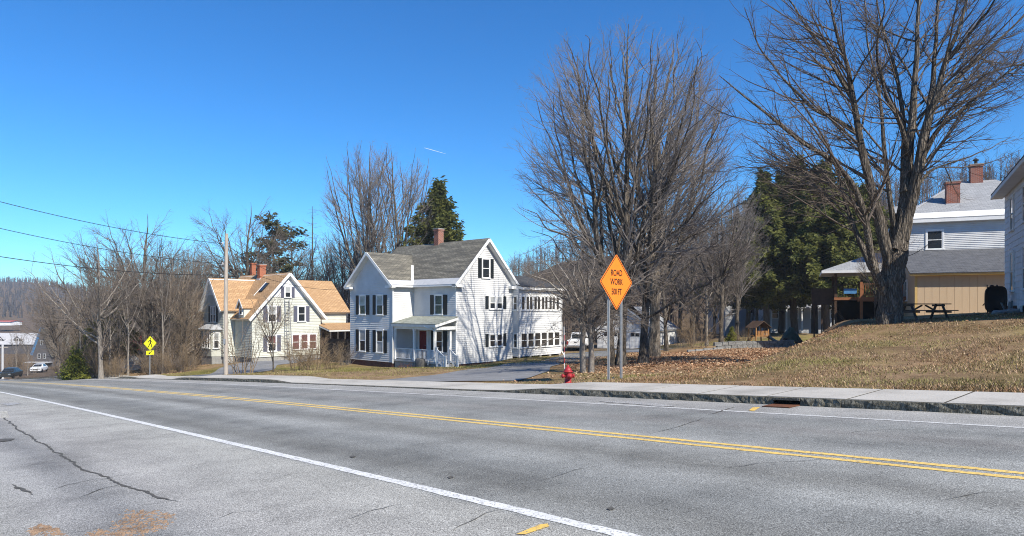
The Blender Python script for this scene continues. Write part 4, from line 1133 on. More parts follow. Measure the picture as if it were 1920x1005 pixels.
# rear wing and low side porch
wall(YH, Y.P(LY, .6, 0), -hb, [(0, YB), (3.3, YB), (3.3, 1.15), (0, 1.15)], 'sage_paint', .15)
roof_plane(YH, [Y.P(4.6, .15, 1.12), Y.P(10.5, .15, 1.12), Y.P(10.5, 3.6, 4.35), Y.P(4.6, 3.6, 4.35)], SO)
roof_plane(YH, [Y.P(10.5, 7.0, 1.12), Y.P(4.6, 7.0, 1.12), Y.P(4.6, 3.6, 4.349), Y.P(10.5, 3.6, 4.349)], SO)
wall(YH, Y.P(10.2, .6, 0), ha, [(0, YB), (6, YB), (6, 1.15), (3, 3.9), (0, 1.15)], 'sage_paint', .15, siding=False)
pp = roof_plane(YH, [Y.P(LY - .2, -1.9, -.55), Y.P(12.0, -1.9, -.55), Y.P(12.0, .58, .02), Y.P(LY - .2, .58, .02)], SO, name='side_porch_roof')
for p in np.linspace(LY, 11.8, 7): post(MB(), Y.P(p, -1.75, 0), .1, -4.2, -.78, ha, hb).build('side_porch_post', 'old_wood', pp)
for i in range(6):
    p0_ = LY + .06 + i * .8
    MB().obox(Y.P(0, 0, 0), ha, hb, (0, 0, 1), (p0_, p0_ + .68), (-1.76, -1.73), (-3.6, -1.9)).build('porch_panel', 'dark_wood', pp)
MB().obox(Y.P(0, 0, 0), ha, hb, (0, 0, 1), (LY + .05, 11.9), (-.2, .1), (-4.2, -.6)).build('porch_back', 'dark_wood', pp)

f0_, f1_ = at(600, 58.5), at(657, 57.0)
FN = thing('board_fence', f0_, 'dark brown board fence between the sage house and the white house', 'fence')
nb_ = 27
for i in range(nb_):
    pa_ = f0_ + (f1_ - f0_) * (i / nb_); pb_ = f0_ + (f1_ - f0_) * ((i + .9) / nb_); g_ = gz(pa_[0], pa_[1])
    MB().prism([V(pa_[0], pa_[1], g_ - .1), V(pb_[0], pb_[1], g_ - .1), V(pb_[0], pb_[1], g_ + 1.85 + .03 * (i % 3)), V(pa_[0], pa_[1], g_ + 1.85 + .03 * (i % 3))], (.015, .025, 0)).build('board', 'dark_wood', FN)
for z_ in (.4, 1.5): MB().beam(f0_ + V(.03, .06, z_), f1_ + V(.03, .06, z_), .05, .09).build('rail', 'dark_wood', FN)
# ------------------------------------------------------------------ white house with tan annex and deck on the right
bf = nrm(V(.917, -.40, 0)); bg_ = V(-bf[1], bf[0], 0)
AH = thing('annexed_house', (24.2, 40.0, 1.0), 'white hip roofed house with tan board annex and two brick chimneys', 'house')
B = Frame(AH, (24.2, 40.0), bf, bg_)
ZG = .95
# annex with vertical boards
m = MB().prism([B.P(0, 0, ZG - 1.2), B.P(8, 0, ZG - 1.2), B.P(8, 4.75, ZG - 1.2), B.P(0, 4.75, ZG - 1.2)], (0, 0, 3.75)); annex = m.build('annex', 'tan_paint', AH)
nbd = 21; bwid = 7.9 / nbd
bm_ = MB().box((.006, bwid - .006), (-.022, 0), (0, 2.52)).mesh('siding_board', 'tan_paint')
for i in range(nbd):
    o = link('siding_board', bm_, annex); o.location = tuple(B.P(.1 + i * bwid, -.002, ZG + .02) - ORG[AH.name]); o.rotation_euler = (0, 0, math.atan2(bf[1], bf[0]))
for i in range(11):
    o = link('siding_board', bm_, annex); o.location = tuple(B.P(-.002, .1 + (10 - i + 1) * .42, ZG + .02) - ORG[AH.name]); o.rotation_euler = (0, 0, math.atan2(-bg_[1], -bg_[0])); 
MB().prism([B.P(-.03, .1, ZG + 2.54), B.P(-.03, 4.74, ZG + 2.54), B.P(-.03, 4.74, 5.0), B.P(-.03, .1, 3.62)], bf * .1).build('annex_gable', 'tan_paint', annex)
m = MB().obox(B.o, bf, bg_, (0, 0, 1), (-.03, .1), (-.035, .1), (ZG, 3.5)); m.obox(B.o, bf, bg_, (0, 0, 1), (.1, 8), (-.035, -.004), (ZG + 2.54, 3.42)); m.build('annex_trim', 'tan_trim', annex)
roof_plane(AH, [B.P(-.35, -.45, 3.6), B.P(8.3, -.45, 3.6), B.P(8.3, 4.79, 5.32), B.P(-.35, 4.79, 5.32)], 'shingle_slate', trim='tan_trim', tth=.12)
window(AH, B.P(-.03, 3.5, 2.0), -bf, .72, 1.25)
# main block
wz0, wz1 = 1.2, 7.3
wall(AH, B.P(0, 4.8, 0), -bg_, [(0, wz0), (10.2, wz0), (10.2, wz1), (0, wz1)], 'vinyl_white', .12)
wall(AH, B.P(0, 15.6, 0), -bf, [(0, wz0), (10.8, wz0), (10.8, wz1), (0, wz1)], 'vinyl_white', .12)
wall(AH, B.P(10.2, 4.8, 0), bf, [(0, wz0), (10.8, wz0), (10.8, wz1), (0, wz1)], 'vinyl_white', .12, siding=False)
wall(AH, B.P(10.2, 15.6, 0), bg_, [(0, wz0), (10.2, wz0), (10.2, wz1), (0, wz1)], 'vinyl_white', .12, siding=False)
E = (-.4, 10.6, 4.4, 16.0); RZ = 10.55; ze = 7.38
c1, c2, c3, c4 = B.P(E[0], E[2], ze), B.P(E[1], E[2], ze), B.P(E[1], E[3], ze), B.P(E[0], E[3], ze)
k1, k2 = B.P(4.0, 10.2, RZ), B.P(6.2, 10.2, RZ)
m = MB()
lo_ = V(0, 0, -.06)
m.add([c1, c2, c3, c4, k1, k2, c1 + lo_, c2 + lo_, c3 + lo_, c4 + lo_], [(0, 1, 5, 4), (1, 2, 5), (2, 3, 4, 5), (3, 0, 4), (0, 6, 7, 1), (1, 7, 8, 2), (2, 8, 9, 3), (3, 9, 6, 0), (6, 9, 8, 7)])
ra = m.build('roof', 'shingle_grey', AH)
m = MB().prism([c1 + V(0, 0, -.062), c2 + V(0, 0, -.062), c3 + V(0, 0, -.062), c4 + V(0, 0, -.062)], (0, 0, -.2)); m.build('cornice', 'white_paint', AH)
f_ = .14
apron(AH, [c1, c2, c2 + (k2 - c2) * f_, c1 + (k1 - c1) * f_], mat='white_paint')
MB().beam(c1 + (k1 - c1) * .1 + V(0, 0, .03), k1 + V(0, 0, .03), .2, .03).build('hip_flashing', 'roof_pale', AH)
chimney(AH, ra, B.P(3.05, 6.7, 0), .78, .6, 8.3, 9.85, 'brick_red', bf)
chimney(AH, ra, B.P(5.05, 10.1, 0), .74, .62, 10.0, 11.5, 'brick_red', bf, flue=True)
window(AH, B.P(1.73, 4.8, 5.38) - bg_ * .012, -bg_, .86, 1.2)
# back ell roof
roof_plane(AH, [B.P(.2, 9.6, 7.6), B.P(3.4, 9.6, 7.6), B.P(3.4, 12.6, 9.35), B.P(.2, 12.6, 9.35)], 'shingle_grey')
wall(AH, B.P(.4, 10.0, 0), -bg_, [(0, wz0), (2.3, wz0), (2.3, 7.6), (0, 7.6)], 'vinyl_white', .12)
wall(AH, B.P(.4, 15.0, 0), -bf, [(0, wz0), (5, wz0), (5, 7.6), (2.4, 9.1), (0, 7.6)], 'vinyl_white', .12)
# covered porch and open deck
FLD = 2.25
dk = MB().obox(B.o, bf, bg_, (0, 0, 1), (-4.2, -.05), (5.0, 9.9), (FLD - .18, FLD)).build('deck', 'deck_wood', AH)
MB().obox(B.o, bf, bg_, (0, 0, 1), (-2.7, -.05), (3.5, 4.995), (FLD - .2, FLD - .03)).build('deck_floor', 'deck_wood', dk)
m = MB().obox(B.o, bf, bg_, (0, 0, 1), (-2.75, -.05), (3.44, 3.495), (FLD - .3, FLD + .02)); m.obox(B.o, bf, bg_, (0, 0, 1), (-2.76, -2.705), (3.5, 5.0), (FLD - .3, FLD + .02)); m.build('rim_board', 'deck_wood', dk)
for f, g in ((-2.62, 3.56), (-.3, 3.56)): post(MB(), B.P(f, g, 0), .17, -.6, FLD + 1.0, bf, bg_).build('deck_post', 'deck_wood', dk)
for f, g in ((-4.1, 5.1), (-2.5, 5.1), (-.4, 5.1), (-4.1, 9.8)): post(MB(), B.P(f, g, 0), .15, -1.4, 4.0, bf, bg_).build('porch_post', 'dark_wood', dk)
m = MB(); m.beam(B.P(-2.55, 3.56, FLD + .86), B.P(-.35, 3.56, FLD + .86), .09, .05); m.beam(B.P(-2.55, 3.56, FLD + .12), B.P(-.35, 3.56, FLD + .12), .05, .07); m.build('railing', 'deck_wood', dk)
for i in range(16): post(MB(), B.P(-2.5 + i * .137, 3.56, 0), .04, FLD + .15, FLD + .84, bf, bg_).build('baluster', 'deck_wood', dk)
m = MB(); m.beam(B.P(-4.05, 5.1, FLD + .86), B.P(-2.6, 5.1, FLD + .86), .09, .05); m.beam(B.P(-4.1, 5.1, FLD + .86), B.P(-4.1, 9.8, FLD + .86), .09, .05)
for i in range(9): post(m, B.P(-4.0 + i * .17, 5.1, 0), .04, FLD, FLD + .84, bf, bg_)
for i in range(26): post(m, B.P(-4.1, 5.2 + i * .175, 0), .04, FLD, FLD + .84, bf, bg_)
m.build('porch_railing', 'dark_wood', dk)
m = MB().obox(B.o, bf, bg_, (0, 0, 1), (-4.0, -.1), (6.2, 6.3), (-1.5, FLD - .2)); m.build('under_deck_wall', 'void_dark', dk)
pe = (-5.0, .3, 4.3, 10.4); zpe = 4.1
q1, q2, q3, q4 = B.P(pe[0], pe[2], zpe), B.P(pe[1], pe[2], zpe), B.P(pe[1], pe[3], zpe), B.P(pe[0], pe[3], zpe)
a1, a2 = B.P(-1.6, 7.3, 5.4), B.P(.0, 7.3, 5.4)
m = MB().add([q1, q2, q3, q4, a1, a2], [(0, 1, 5, 4), (1, 2, 5), (2, 3, 4, 5), (3, 0, 4), (0, 3, 2, 1)]); m.build('porch_roof', 'shingle_grey', AH)
MB().prism([p + V(0, 0, -.004) for p in (q1, q2, q3, q4)], (0, 0, -.18)).build('porch_fascia', 'white_paint', AH)
# dark stair tower left of the deck
m = MB().obox(B.o, bf, bg_, (0, 0, 1), (-5.6, -4.25), (5.6, 7.2), (1.75, 2.9)); m.obox(B.o, bf, bg_, (0, 0, 1), (-5.0, -4.9), (5.7, 5.8), (-1.6, 1.75)); m.obox(B.o, bf, bg_, (0, 0, 1), (-5.5, -5.4), (5.7, 5.8), (-1.6, 1.75))
m.beam(B.P(-4.3, 5.6, 1.9), B.P(-2.9, 4.9, -.5), .25, .08)
m.build('stair_landing', 'dark_wood', dk)
MB().obox(B.o, bf, bg_, (0, 0, 1), (-3.6, -2.8), (4.92, 5.0), (FLD + .25, FLD + .6)).build('blue_cushion', 'tarp_blue', dk)

# ------------------------------------------------------------------ near house at the right edge
gf = nrm(V(.866, -.5, 0)); gg = V(-gf[1], gf[0], 0)
RH = thing('shingled_house', (24.4, 33.0, 1.05), 'old white shingle sided house cut off at the right edge of the lawn', 'house')
K = Frame(RH, (24.4, 33.0), gf, -gg)          # p into the house, q towards the viewer
wall(RH, K.P(0, 0, 0), -gf, [(0, 1.62), (13.2, 1.62), (13.2, 7.22), (0, 7.22)], 'shake_white', .27, .022)
wall(RH, K.P(8, 0, 0), gg, [(0, 1.62), (8, 1.62), (8, 7.22), (4, 10.8), (0, 7.22)], 'shake_white', .27, .022)
wall(RH, K.P(0, 13.2, 0), -gg, [(0, 1.62), (8, 1.62), (8, 7.22), (4, 10.8), (0, 7.22)], 'shake_white', .27, .022)
wall(RH, K.P(8, 13.2, 0), gf, [(0, 1.62), (13.2, 1.62), (13.2, 7.22), (0, 7.22)], 'shake_white', .27, .022, siding=False)
MB().prism([K.P(.05, .05, -.5), K.P(7.95, .05, -.5), K.P(7.95, 13.15, -.5), K.P(.05, 13.15, -.5)], (0, 0, 2.12)).build('foundation', 'brick_foundation', RH)
roof_plane(RH, [K.P(-.55, -.4, 7.2), K.P(-.55, 13.6, 7.2), K.P(4, 13.6, 11.25), K.P(4, -.4, 11.25)], 'shingle_charcoal', tth=.22)
roof_plane(RH, [K.P(8.55, 13.6, 7.2), K.P(8.55, -.4, 7.2), K.P(4, -.4, 11.249), K.P(4, 13.6, 11.249)], 'shingle_charcoal', tth=.22)
m = MB(); m.beam(K.P(-.3, -.38, 7.0), K.P(-.3, 13.5, 7.0), .5, .06); m.beam(K.P(-.5, -.38, 7.07), K.P(-.5, 13.5, 7.07), .05, .22); m.build('soffit', 'white_paint', RH)
for q in (2.65, 6.2, 9.4):
    window(RH, K.P(0, q, 5.1) - gf * .02, -gf, .82, 1.5)
    window(RH, K.P(0, q, 2.3) - gf * .02, -gf, .85, 1.75, curtain='glass_curtain')
window(RH, K.P(-.02, 5.0, 1.12), -gf, .7, .4, rail=False)

# ------------------------------------------------------------------ garage down the drive
ga = nrm(V(.893, -.45, 0)); gb = V(-ga[1], ga[0], 0)
gx0, gy0 = .128 * 74, 74
gzb = gz(gx0 + 3, gy0 + 2) - .12
GA = thing('garage', (gx0, gy0, gzb), 'white two door garage with grey roof at the end of the driveway', 'garage')
Gf = Frame(GA, (gx0, gy0), ga, gb)
gw, gd, gh, gr_ = 6.7, 9.0, 2.25, 4.7
wall(GA, Gf.P(0, 0, 0), -gb, [(0, gzb), (gw, gzb), (gw, gzb + gh), (gw / 2, gzb + gr_ - .2), (0, gzb + gh)], 'vinyl_white', .14)
wall(GA, Gf.P(gw, 0, 0), ga, [(0, gzb), (gd, gzb), (gd, gzb + gh), (0, gzb + gh)], 'vinyl_white', .14)
wall(GA, Gf.P(0, gd, 0), -ga, [(0, gzb), (gd, gzb), (gd, gzb + gh), (0, gzb + gh)], 'vinyl_white', .14, siding=False)
roof_plane(GA, [Gf.P(gw + .35, -.35, gzb + gh - .05), Gf.P(gw + .35, gd + .3, gzb + gh - .05), Gf.P(gw / 2, gd + .3, gzb + gr_ + .1), Gf.P(gw / 2, -.35, gzb + gr_ + .1)], 'shingle_grey')
roof_plane(GA, [Gf.P(-.35, gd + .3, gzb + gh - .05), Gf.P(-.35, -.35, gzb + gh - .05), Gf.P(gw / 2, -.35, gzb + gr_ + .099), Gf.P(gw / 2, gd + .3, gzb + gr_ + .099)], 'shingle_grey')
for fx in (.7, 3.7):
    d_ = MB()
    for i in range(4): d_.obox(Gf.P(fx, 0, gzb), ga, gb, (0, 0, 1), (0, 2.3), (-.05, .02), (i * .5 + .01, i * .5 + .49))
    dd = d_.build('garage_door', 'white_paint', GA)
    for i in range(4): MB().obox(Gf.P(fx, 0, gzb), ga, gb, (0, 0, 1), (.1 + i * .54, .1 + i * .54 + .46), (-.058, -.051), (1.56, 1.92)).build('door_pane', 'glass_dark', dd)

# ------------------------------------------------------------------ far buildings
def far_house(name, u, Yd, w, d, h, rise, label, rz=0.0, wallm='wall_pale', roofm='roof_pale', zb=None, wins=0, cat='house', posts=False, sink=2.5):
    c = at(u, Yd, zb)
    t = thing(name, c, label, cat)
    ex = V(math.cos(rz), math.sin(rz), 0); ey = V(-ex[1], ex[0], 0)
    MB().obox(c, ex, ey, (0, 0, 1), (-w / 2, w / 2), (0, d), (-sink, h)).build('wall', wallm, t)
    for s0, s1 in ((-.4, d / 2), (d + .4, d / 2)):
        qd = [c + ex * x_ + ey * y_ + V(0, 0, z_) for x_, y_, z_ in ((-w / 2 - .4, s0, h - .1), (w / 2 + .4, s0, h - .1), (w / 2 + .4, s1, h + rise), (-w / 2 - .4, s1, h + rise))]
        MB().slab(qd, .12).build('roof', roofm, t)
    for sx in (-w / 2, w / 2):
        MB().prism([c + ex * sx + ey * 0 + V(0, 0, h), c + ex * sx + ey * d + V(0, 0, h), c + ex * sx + ey * (d / 2) + V(0, 0, h + rise - .15)], ex * (.1 if sx < 0 else -.1)).build('gable', wallm, t)
    for i in range(wins):
        x_ = -w / 2 + w * (i + .5) / wins
        window(t, c + ex * x_ - ey * .012 + V(0, 0, h * .36), -ey, .9, 1.2)
    if posts:
        MB().obox(c, ex, ey, (0, 0, 1), (-w / 2, w / 2), (-2.4, -.41), (h - .35, h - .15)).build('porch_roof', roofm, t)
        for i in range(6): post(MB(), c + ex * (-w / 2 + .2 + i * (w - .4) / 5) - ey * 2.2, .16, c[2] - 1, c[2] + h - .36, ex, ey).build('porch_post', 'white_paint', t)
    return t
far_house('ranch_house', 1508, 93, 10.5, 8, 2.7, 1.9, 'low ranch house with pale roof and white porch posts behind the hemlocks', rz=-.1, wins=4, posts=True, zb=-.85, roofm='roof_pale')
far_house('bungalow', 1408, 100, 8, 7, 2.8, 1.5, 'pale blue grey bungalow half hidden behind the play set', rz=.1, wins=3, wallm='wall_pale', roofm='wall_dark', zb=-.3)
far_house('red_roof_shed', 249, 70, 1.7, 3, 2.3, 1.3, 'small shed with bright red roof among the bare trees', wallm='wall_pale', roofm='roof_red')
LH = far_house('long_house', 18, 190, 14, 9, 3.4, 3.0, 'long white roofed house low at the left edge beyond the road', wins=0, wallm='wall_dark', zb=-12.1)
for dx_ in (-3.5, 1.5):
    c = V(*LH.location) + V(dx_, 1.0, 3.9)
    MB().prism([c + V(-.9, 0, 0), c + V(.9, 0, 0), c + V(.9, 0, 1.0), c + V(0, 0, 1.7), c + V(-.9, 0, 1.0)], (0, 2.2, 0)).build('dormer', 'wall_dark', LH)
    for sx in (-1, 1): MB().slab([c + V(sx * 1.2, -.2, .75), c + V(sx * 1.2, 2.6, .75), c + V(0, 2.6, 1.85), c + V(0, -.2, 1.85)], .1).build('dormer_roof', 'roof_pale', LH)
    window(LH, c + V(0, -.01, .1), (0, -1), .6, .9)
far_house('far_white_block', 4, 330, 8, 8, 1.5, .5, 'far pale block with pink band above the white roof at left', wallm='car_white', roofm='roof_red', zb=-6.6, sink=.4)
# steep dark gable with blue tarp
c = at(79, 140, -10.2)
SG_ = thing('steep_gable_house', c, 'dark house with a steep pointed gable and blue tarp on its roof', 'house')
MB().prism([c + V(-2.0, 0, -2), c + V(2.0, 0, -2), c + V(2.0, 0, 2.2), c + V(-.15, 0, 7.4), c + V(-2.0, 0, 2.2)], (2.5, 7, 0)).build('wall', 'wall_dark', SG_)
MB().slab([c + V(2.3, -.4, 1.5), c + V(5.0, 7.2, 1.5), c + V(2.35, 7.2, 7.7), c + V(-.15, -.4, 7.7)], .15).build('roof', 'shingle_brown', SG_)
MB().slab([c + V(-2.3, -.4, 1.9), c + V(.2, 7.2, 1.9), c + V(2.35, 7.2, 7.69), c + V(-.15, -.4, 7.69)], .15).build('roof', 'tarp_blue', SG_)
MB().obox(c, (1, 0, 0), (0, 1, 0), (0, 0, 1), (-2.9, 2.2), (-1.4, -.05), (.3, .5)).build('porch_roof', 'roof_pale', SG_)
for x_, z_ in ((-.6, 1.2), (.5, 1.2), (-.1, 4.0)): window(SG_, c + V(x_, -.012, z_), (0, -1), .5, .9, trim='wall_pale')

# ------------------------------------------------------------------ street furniture
def text_mesh(txt, size, mat, xs=1.0, bold=0.0, ext=0.0015):
    cu = bpy.data.curves.new('lettering', 'FONT')
    cu.body = txt; cu.size = size; cu.align_x = 'CENTER'; cu.align_y = 'CENTER'; cu.extrude = ext; cu.offset = bold
    o = bpy.data.objects.new('tmp', cu); col.objects.link(o)
    dg = bpy.context.evaluated_depsgraph_get()
    me = bpy.data.meshes.new_from_object(o.evaluated_get(dg))
    bpy.data.objects.remove(o)
    me.transform(Matrix.Scale(xs, 4, (1, 0, 0)))
    me.materials.clear(); me.materials.append(MATS[mat])
    me.name = 'lettering'
    return me
def diamond(name, R, rad, mat, th=.003, parent=None, y=0.0):
    """rounded diamond plate in the xz plane, facing -y"""
    pts = []
    for k in range(4):
        a0 = math.pi / 2 * k
        cx, cz = math.cos(a0) * (R - rad * 1.414), math.sin(a0) * (R - rad * 1.414)
        for j in range(5):
            a_ = a0 - math.pi / 4 + math.pi / 2 * j / 4
            pts.append(V(cx + rad * math.cos(a_), y, cz + rad * math.sin(a_)))
    return MB().prism(pts, (0, th, 0))
def upright(o, loc, rz):
    o.location = tuple(map(float, loc)); o.rotation_euler = (0, 0, rz); return o

# orange diamond on two posts
sp = at(1154, 20.3)
RZS = math.atan2(.725, .69)
s0 = thing('road_work_sign', (sp[0], sp[1], sp[2]), 'orange diamond road work sign on two steel posts behind the sidewalk', 'road sign', rz=RZS)
cz = CAMZ + (HZ - 529) / FPX * sp[1] - sp[2]
link('sign_face', diamond('sign_face', .86, .06, 'sign_orange').mesh('sign_face', 'sign_orange'), s0).location = (0, -.04, cz)
# black border: four thin bars
m = MB()
for k in range(4):
    a0, a1 = math.pi / 2 * k, math.pi / 2 * (k + 1)
    r_ = .805
    m.beam((math.cos(a0) * r_ + .0, -.0425, math.sin(a0) * r_), (math.cos(a1) * r_, -.0425, math.sin(a1) * r_), .003, .022, up=(-math.sin((a0 + a1) / 2), 0, math.cos((a0 + a1) / 2)) if False else (math.cos((a0 + a1) / 2), 0, math.sin((a0 + a1) / 2)))
link('border', m.mesh('border', 'sign_ink'), s0).location = (0, 0, cz)
for txt, dz_, bx in (('ROAD', .27, .82), ('WORK', 0, .80), ('500 FT', -.30, .72)):
    o = link('lettering', text_mesh(txt, .26, 'sign_ink', bx, .004), s0)
    o.location = (0, -.043, cz + dz_); o.rotation_euler = (math.radians(90), 0, 0)
for x_ in (-.33, .33):
    m = MB()
    m.box((x_ - .03, x_ + .03), (-.012, -.006), (-.6, cz + .42)); 
    for sx in (-1, 1):
        m.box((x_ + sx * .03 - .002, x_ + sx * .03 + .002), (-.006, .03), (-.6, cz + .42)); m.box((x_ + sx * .04 - .012, x_ + sx * .04 + .012), (.03, .034), (-.6, cz + .42))
    link('post', m.mesh('post', 'galvanised'), s0)
for x_ in (-.33, .33):
    for dz_ in (-.25, .25):
        link('bolt', MB().lathe((x_, -.036, cz + dz_), [(.012, 0), (.012, -.0), (.016, .0), (.016, .022)], 8, axis=(0, 1, 0)).mesh('bolt', 'galvanised'), s0)

# crosswalk sign
cp = at(281, 52)
s1 = thing('crosswalk_sign', cp, 'yellow green pedestrian crossing sign with arrow plate on a thin post', 'road sign', rz=1.15)
zc = CAMZ + (HZ - 643.5) / FPX * 52 - cp[2]
link('sign_face', diamond('f', .57, .05, '').mesh('sign_face', 'sign_lime'), s1).location = (0, -.03, zc)
m = MB()
for k in range(4):
    a0, a1 = math.pi / 2 * k, math.pi / 2 * (k + 1)
    m.beam((math.cos(a0) * .525, -.032, math.sin(a0) * .525), (math.cos(a1) * .525, -.032, math.sin(a1) * .525), .003, .016, up=(math.cos((a0 + a1) / 2), 0, math.sin((a0 + a1) / 2)))
link('border', m.mesh('border', 'sign_ink'), s1).location = (0, 0, zc)
ped = MB()
def blob(poly): ped.prism([V(x_, -.031, z_) for x_, z_ in poly], (0, -.003, 0))
blob([(.02 + .055 * math.cos(a_), .33 + .055 * math.sin(a_)) for a_ in np.linspace(0, 6.28, 13)[:-1]])
blob([(-.05, .25), (.06, .26), (.07, .02), (-.03, .0)])
blob([(-.02, .03), (.07, .03), (.16, -.18), (.17, -.34), (.10, -.34), (.09, -.18)])
blob([(-.03, .03), (.05, .01), (-.05, -.17), (-.15, -.34), (-.22, -.31), (-.11, -.14)])
blob([(-.05, .25), (-.01, .22), (-.13, .10), (-.19, -.02), (-.23, .0), (-.17, .14)])
blob([(.05, .25), (.07, .19), (.16, .10), (.23, .09), (.23, .04), (.13, .05)])
link('walking_figure', ped.mesh('walking_figure', 'sign_ink'), s1).location = (0, 0, zc + .01)
pl = MB().box((-.34, .34), (-.033, -.03), (-.16, .16)); link('arrow_plate', pl.mesh('arrow_plate', 'sign_lime'), s1).location = (0, 0, zc - .74)
ar = MB()
ar.prism([V(x_, -.034, z_) for x_, z_ in ((.20, .11), (.16, .14), (-.06, -.02), (-.03, -.06))], (0, -.003, 0)); ar.prism([V(x_, -.034, z_) for x_, z_ in ((-.17, -.12), (.03, -.09), (-.09, .06))], (0, -.003, 0))
link('arrow', ar.mesh('arrow', 'sign_ink'), s1).location = (0, 0, zc - .74)
link('post', MB().box((-.03, .03), (-.025, .025), (-.5, zc + .3)).mesh('post', 'galvanised'), s1)

# fire hydrant with its marker rod
hp = at(1065, 20.1)
HY = thing('fire_hydrant', hp, 'red fire hydrant with a striped marker rod beside the sidewalk', 'fire hydrant')
hx, hy, hz_ = hp
MB().lathe((hx, hy, hz_), [(.14, -.1), (.14, .03), (.105, .035), (.10, .30), (.125, .31), (.125, .345), (.105, .35)], 16).build('barrel', 'hydrant_red', HY, True)
MB().lathe((hx, hy, hz_), [(.15, .351), (.15, .38), (.115, .385), (.10, .45), (.06, .50), (.035, .505), (.035, .56), (.02, .565)], 16).build('bonnet', 'hydrant_red', HY, True)
for ax, r_, L_ in (((-1, -.25, 0), .058, .19), ((1, .25, 0), .058, .19), ((.25, -1, 0), .075, .18)):
    ax = nrm(ax)
    MB().lathe(V(hx, hy, hz_ + .24), [(r_ * .8, .06), (r_ * .8, L_ - .05), (r_ * 1.15, L_ - .045), (r_ * 1.15, L_), (r_ * .4, L_ + .01), (r_ * .35, L_ + .03)], 12, axis=ax).build('nozzle_cap', 'hydrant_red', HY, True)
MB().tube([(hx - .10, hy + .02, hz_ + .36), (hx - .12, hy + .02, hz_ + 1.72)], .009, 6).build('marker_rod', 'white_paint', HY)
for zz_ in (.62, .95, 1.3): MB().tube([(hx - .105, hy + .02, hz_ + zz_), (hx - .108, hy + .02, hz_ + zz_ + .17)], .0115, 6).build('rod_band', 'hydrant_red', HY)

# utility poles and wires
up_ = at(423, 41)
UP = thing('utility_pole', up_, 'weathered wooden utility pole on the lawn before the sage house', 'utility pole')
ztop = CAMZ + (HZ - 438) / FPX * 41
MB().tube([(up_[0] + .02, up_[1], up_[2] - .4), (up_[0] + .01, up_[1], (ztop + up_[2]) / 2), (up_[0] + .06, up_[1], ztop)], [.135, .12, .095], 12).build('shaft', 'pole_wood', UP)
for z_, s_ in ((-.65, 1), (-1.9, 1), (-2.6, -1)):
    MB().beam((up_[0] - .12, up_[1] - .05, ztop + z_), (up_[0] - .26, up_[1] - .1, ztop + z_), .05, .07).build('bracket', 'galvanised', UP)
    MB().lathe((up_[0] - .15 if s_ > 0 else up_[0] - .26, up_[1] - .06, ztop + z_ - .02), [(.02, 0), (.06, .02), (.045, .06), (.065, .08), (.03, .14)], 8).build('insulator', 'roof_pale', UP)
MB().box((up_[0] - .06, up_[0] + .06), (up_[1] - .19, up_[1] - .13), (up_[2] + 1.9, up_[2] + 2.2)).build('tag_plate', 'galvanised', UP)
fp = at(5, 100)
P2 = thing('utility_pole', fp, 'pale utility pole far down the road at the left edge', 'utility pole')
MB().tube([(fp[0], fp[1], fp[2] - .5), (fp[0], fp[1], fp[2] + 5.2)], [.17, .15], 8).build('shaft', 'roof_pale', P2)
MB().beam((fp[0] - .8, fp[1], fp[2] + 4.8), (fp[0] + .8, fp[1], fp[2] + 4.8), .1, .12).build('crossarm', 'pole_wood', P2)
def wire(p0, p1, sag, r_, label, n_=24, name='power_line', group=None):
    p0, p1 = np.asarray(p0, float), np.asarray(p1, float)
    f = np.linspace(0, 1, n_)[:, None]
    P = p0 + (p1 - p0) * f; P[:, 2] -= (4 * sag * f * (1 - f))[:, 0]
    return tag(MB().tube(P, r_, 5).build(name, 'cable_black', None), label, 'wire', group)
def left_end(p0, v_at0, x1, y1, sag):
    """height of the far support so that the wire is seen at v_at0 where it leaves the left edge"""
    lo, hi = 0.0, 40.0
    for _ in range(50):
        mid_ = (lo + hi) / 2
        f = np.linspace(0, 1, 400)
        P = np.array(p0)[None] + (V(x1, y1, mid_) - p0)[None] * f[:, None]; P[:, 2] -= 4 * sag * f * (1 - f)
        u = 960 + FPX * P[:, 0] / P[:, 1]; v = HZ - FPX * (P[:, 2] - CAMZ) / P[:, 1]
        i = np.argmin(abs(u)); 
        if v[i] > v_at0: lo = mid_
        else: hi = mid_
    return V(x1, y1, mid_)
tp_ = V(up_[0] - .15, up_[1] - .06, ztop)
for vv_, dz_, rr, lab in ((378, -.62, .016, 'uppermost black wire running left from the pole top'), (428, -1.85, .015, 'middle black wire running left from the utility pole'), (481, -2.55, .018, 'lowest left wire, sagging from the utility pole'), ):
    p0 = tp_ + V(0, 0, dz_)
    wire(p0, left_end(p0, vv_, -27.0, 27.0, .5), .5, rr, lab)
wire(tp_ + V(.2, .1, -.7), Y.P(3.4, -.4, 4.2), .25, .014, 'service wire from the pole to the gable of the sage house')
wire(tp_ + V(.25, .1, -1.9), H.P(PW - .1, QW + .1, 3.0), .5, .014, 'service wire from the pole toward the white porch house')
wire(tp_ + V(.2, .1, -.9), Y.P(-1.3, 5.4, 3.9), .2, .014, 'service wire from the pole to the left gable of the sage house')

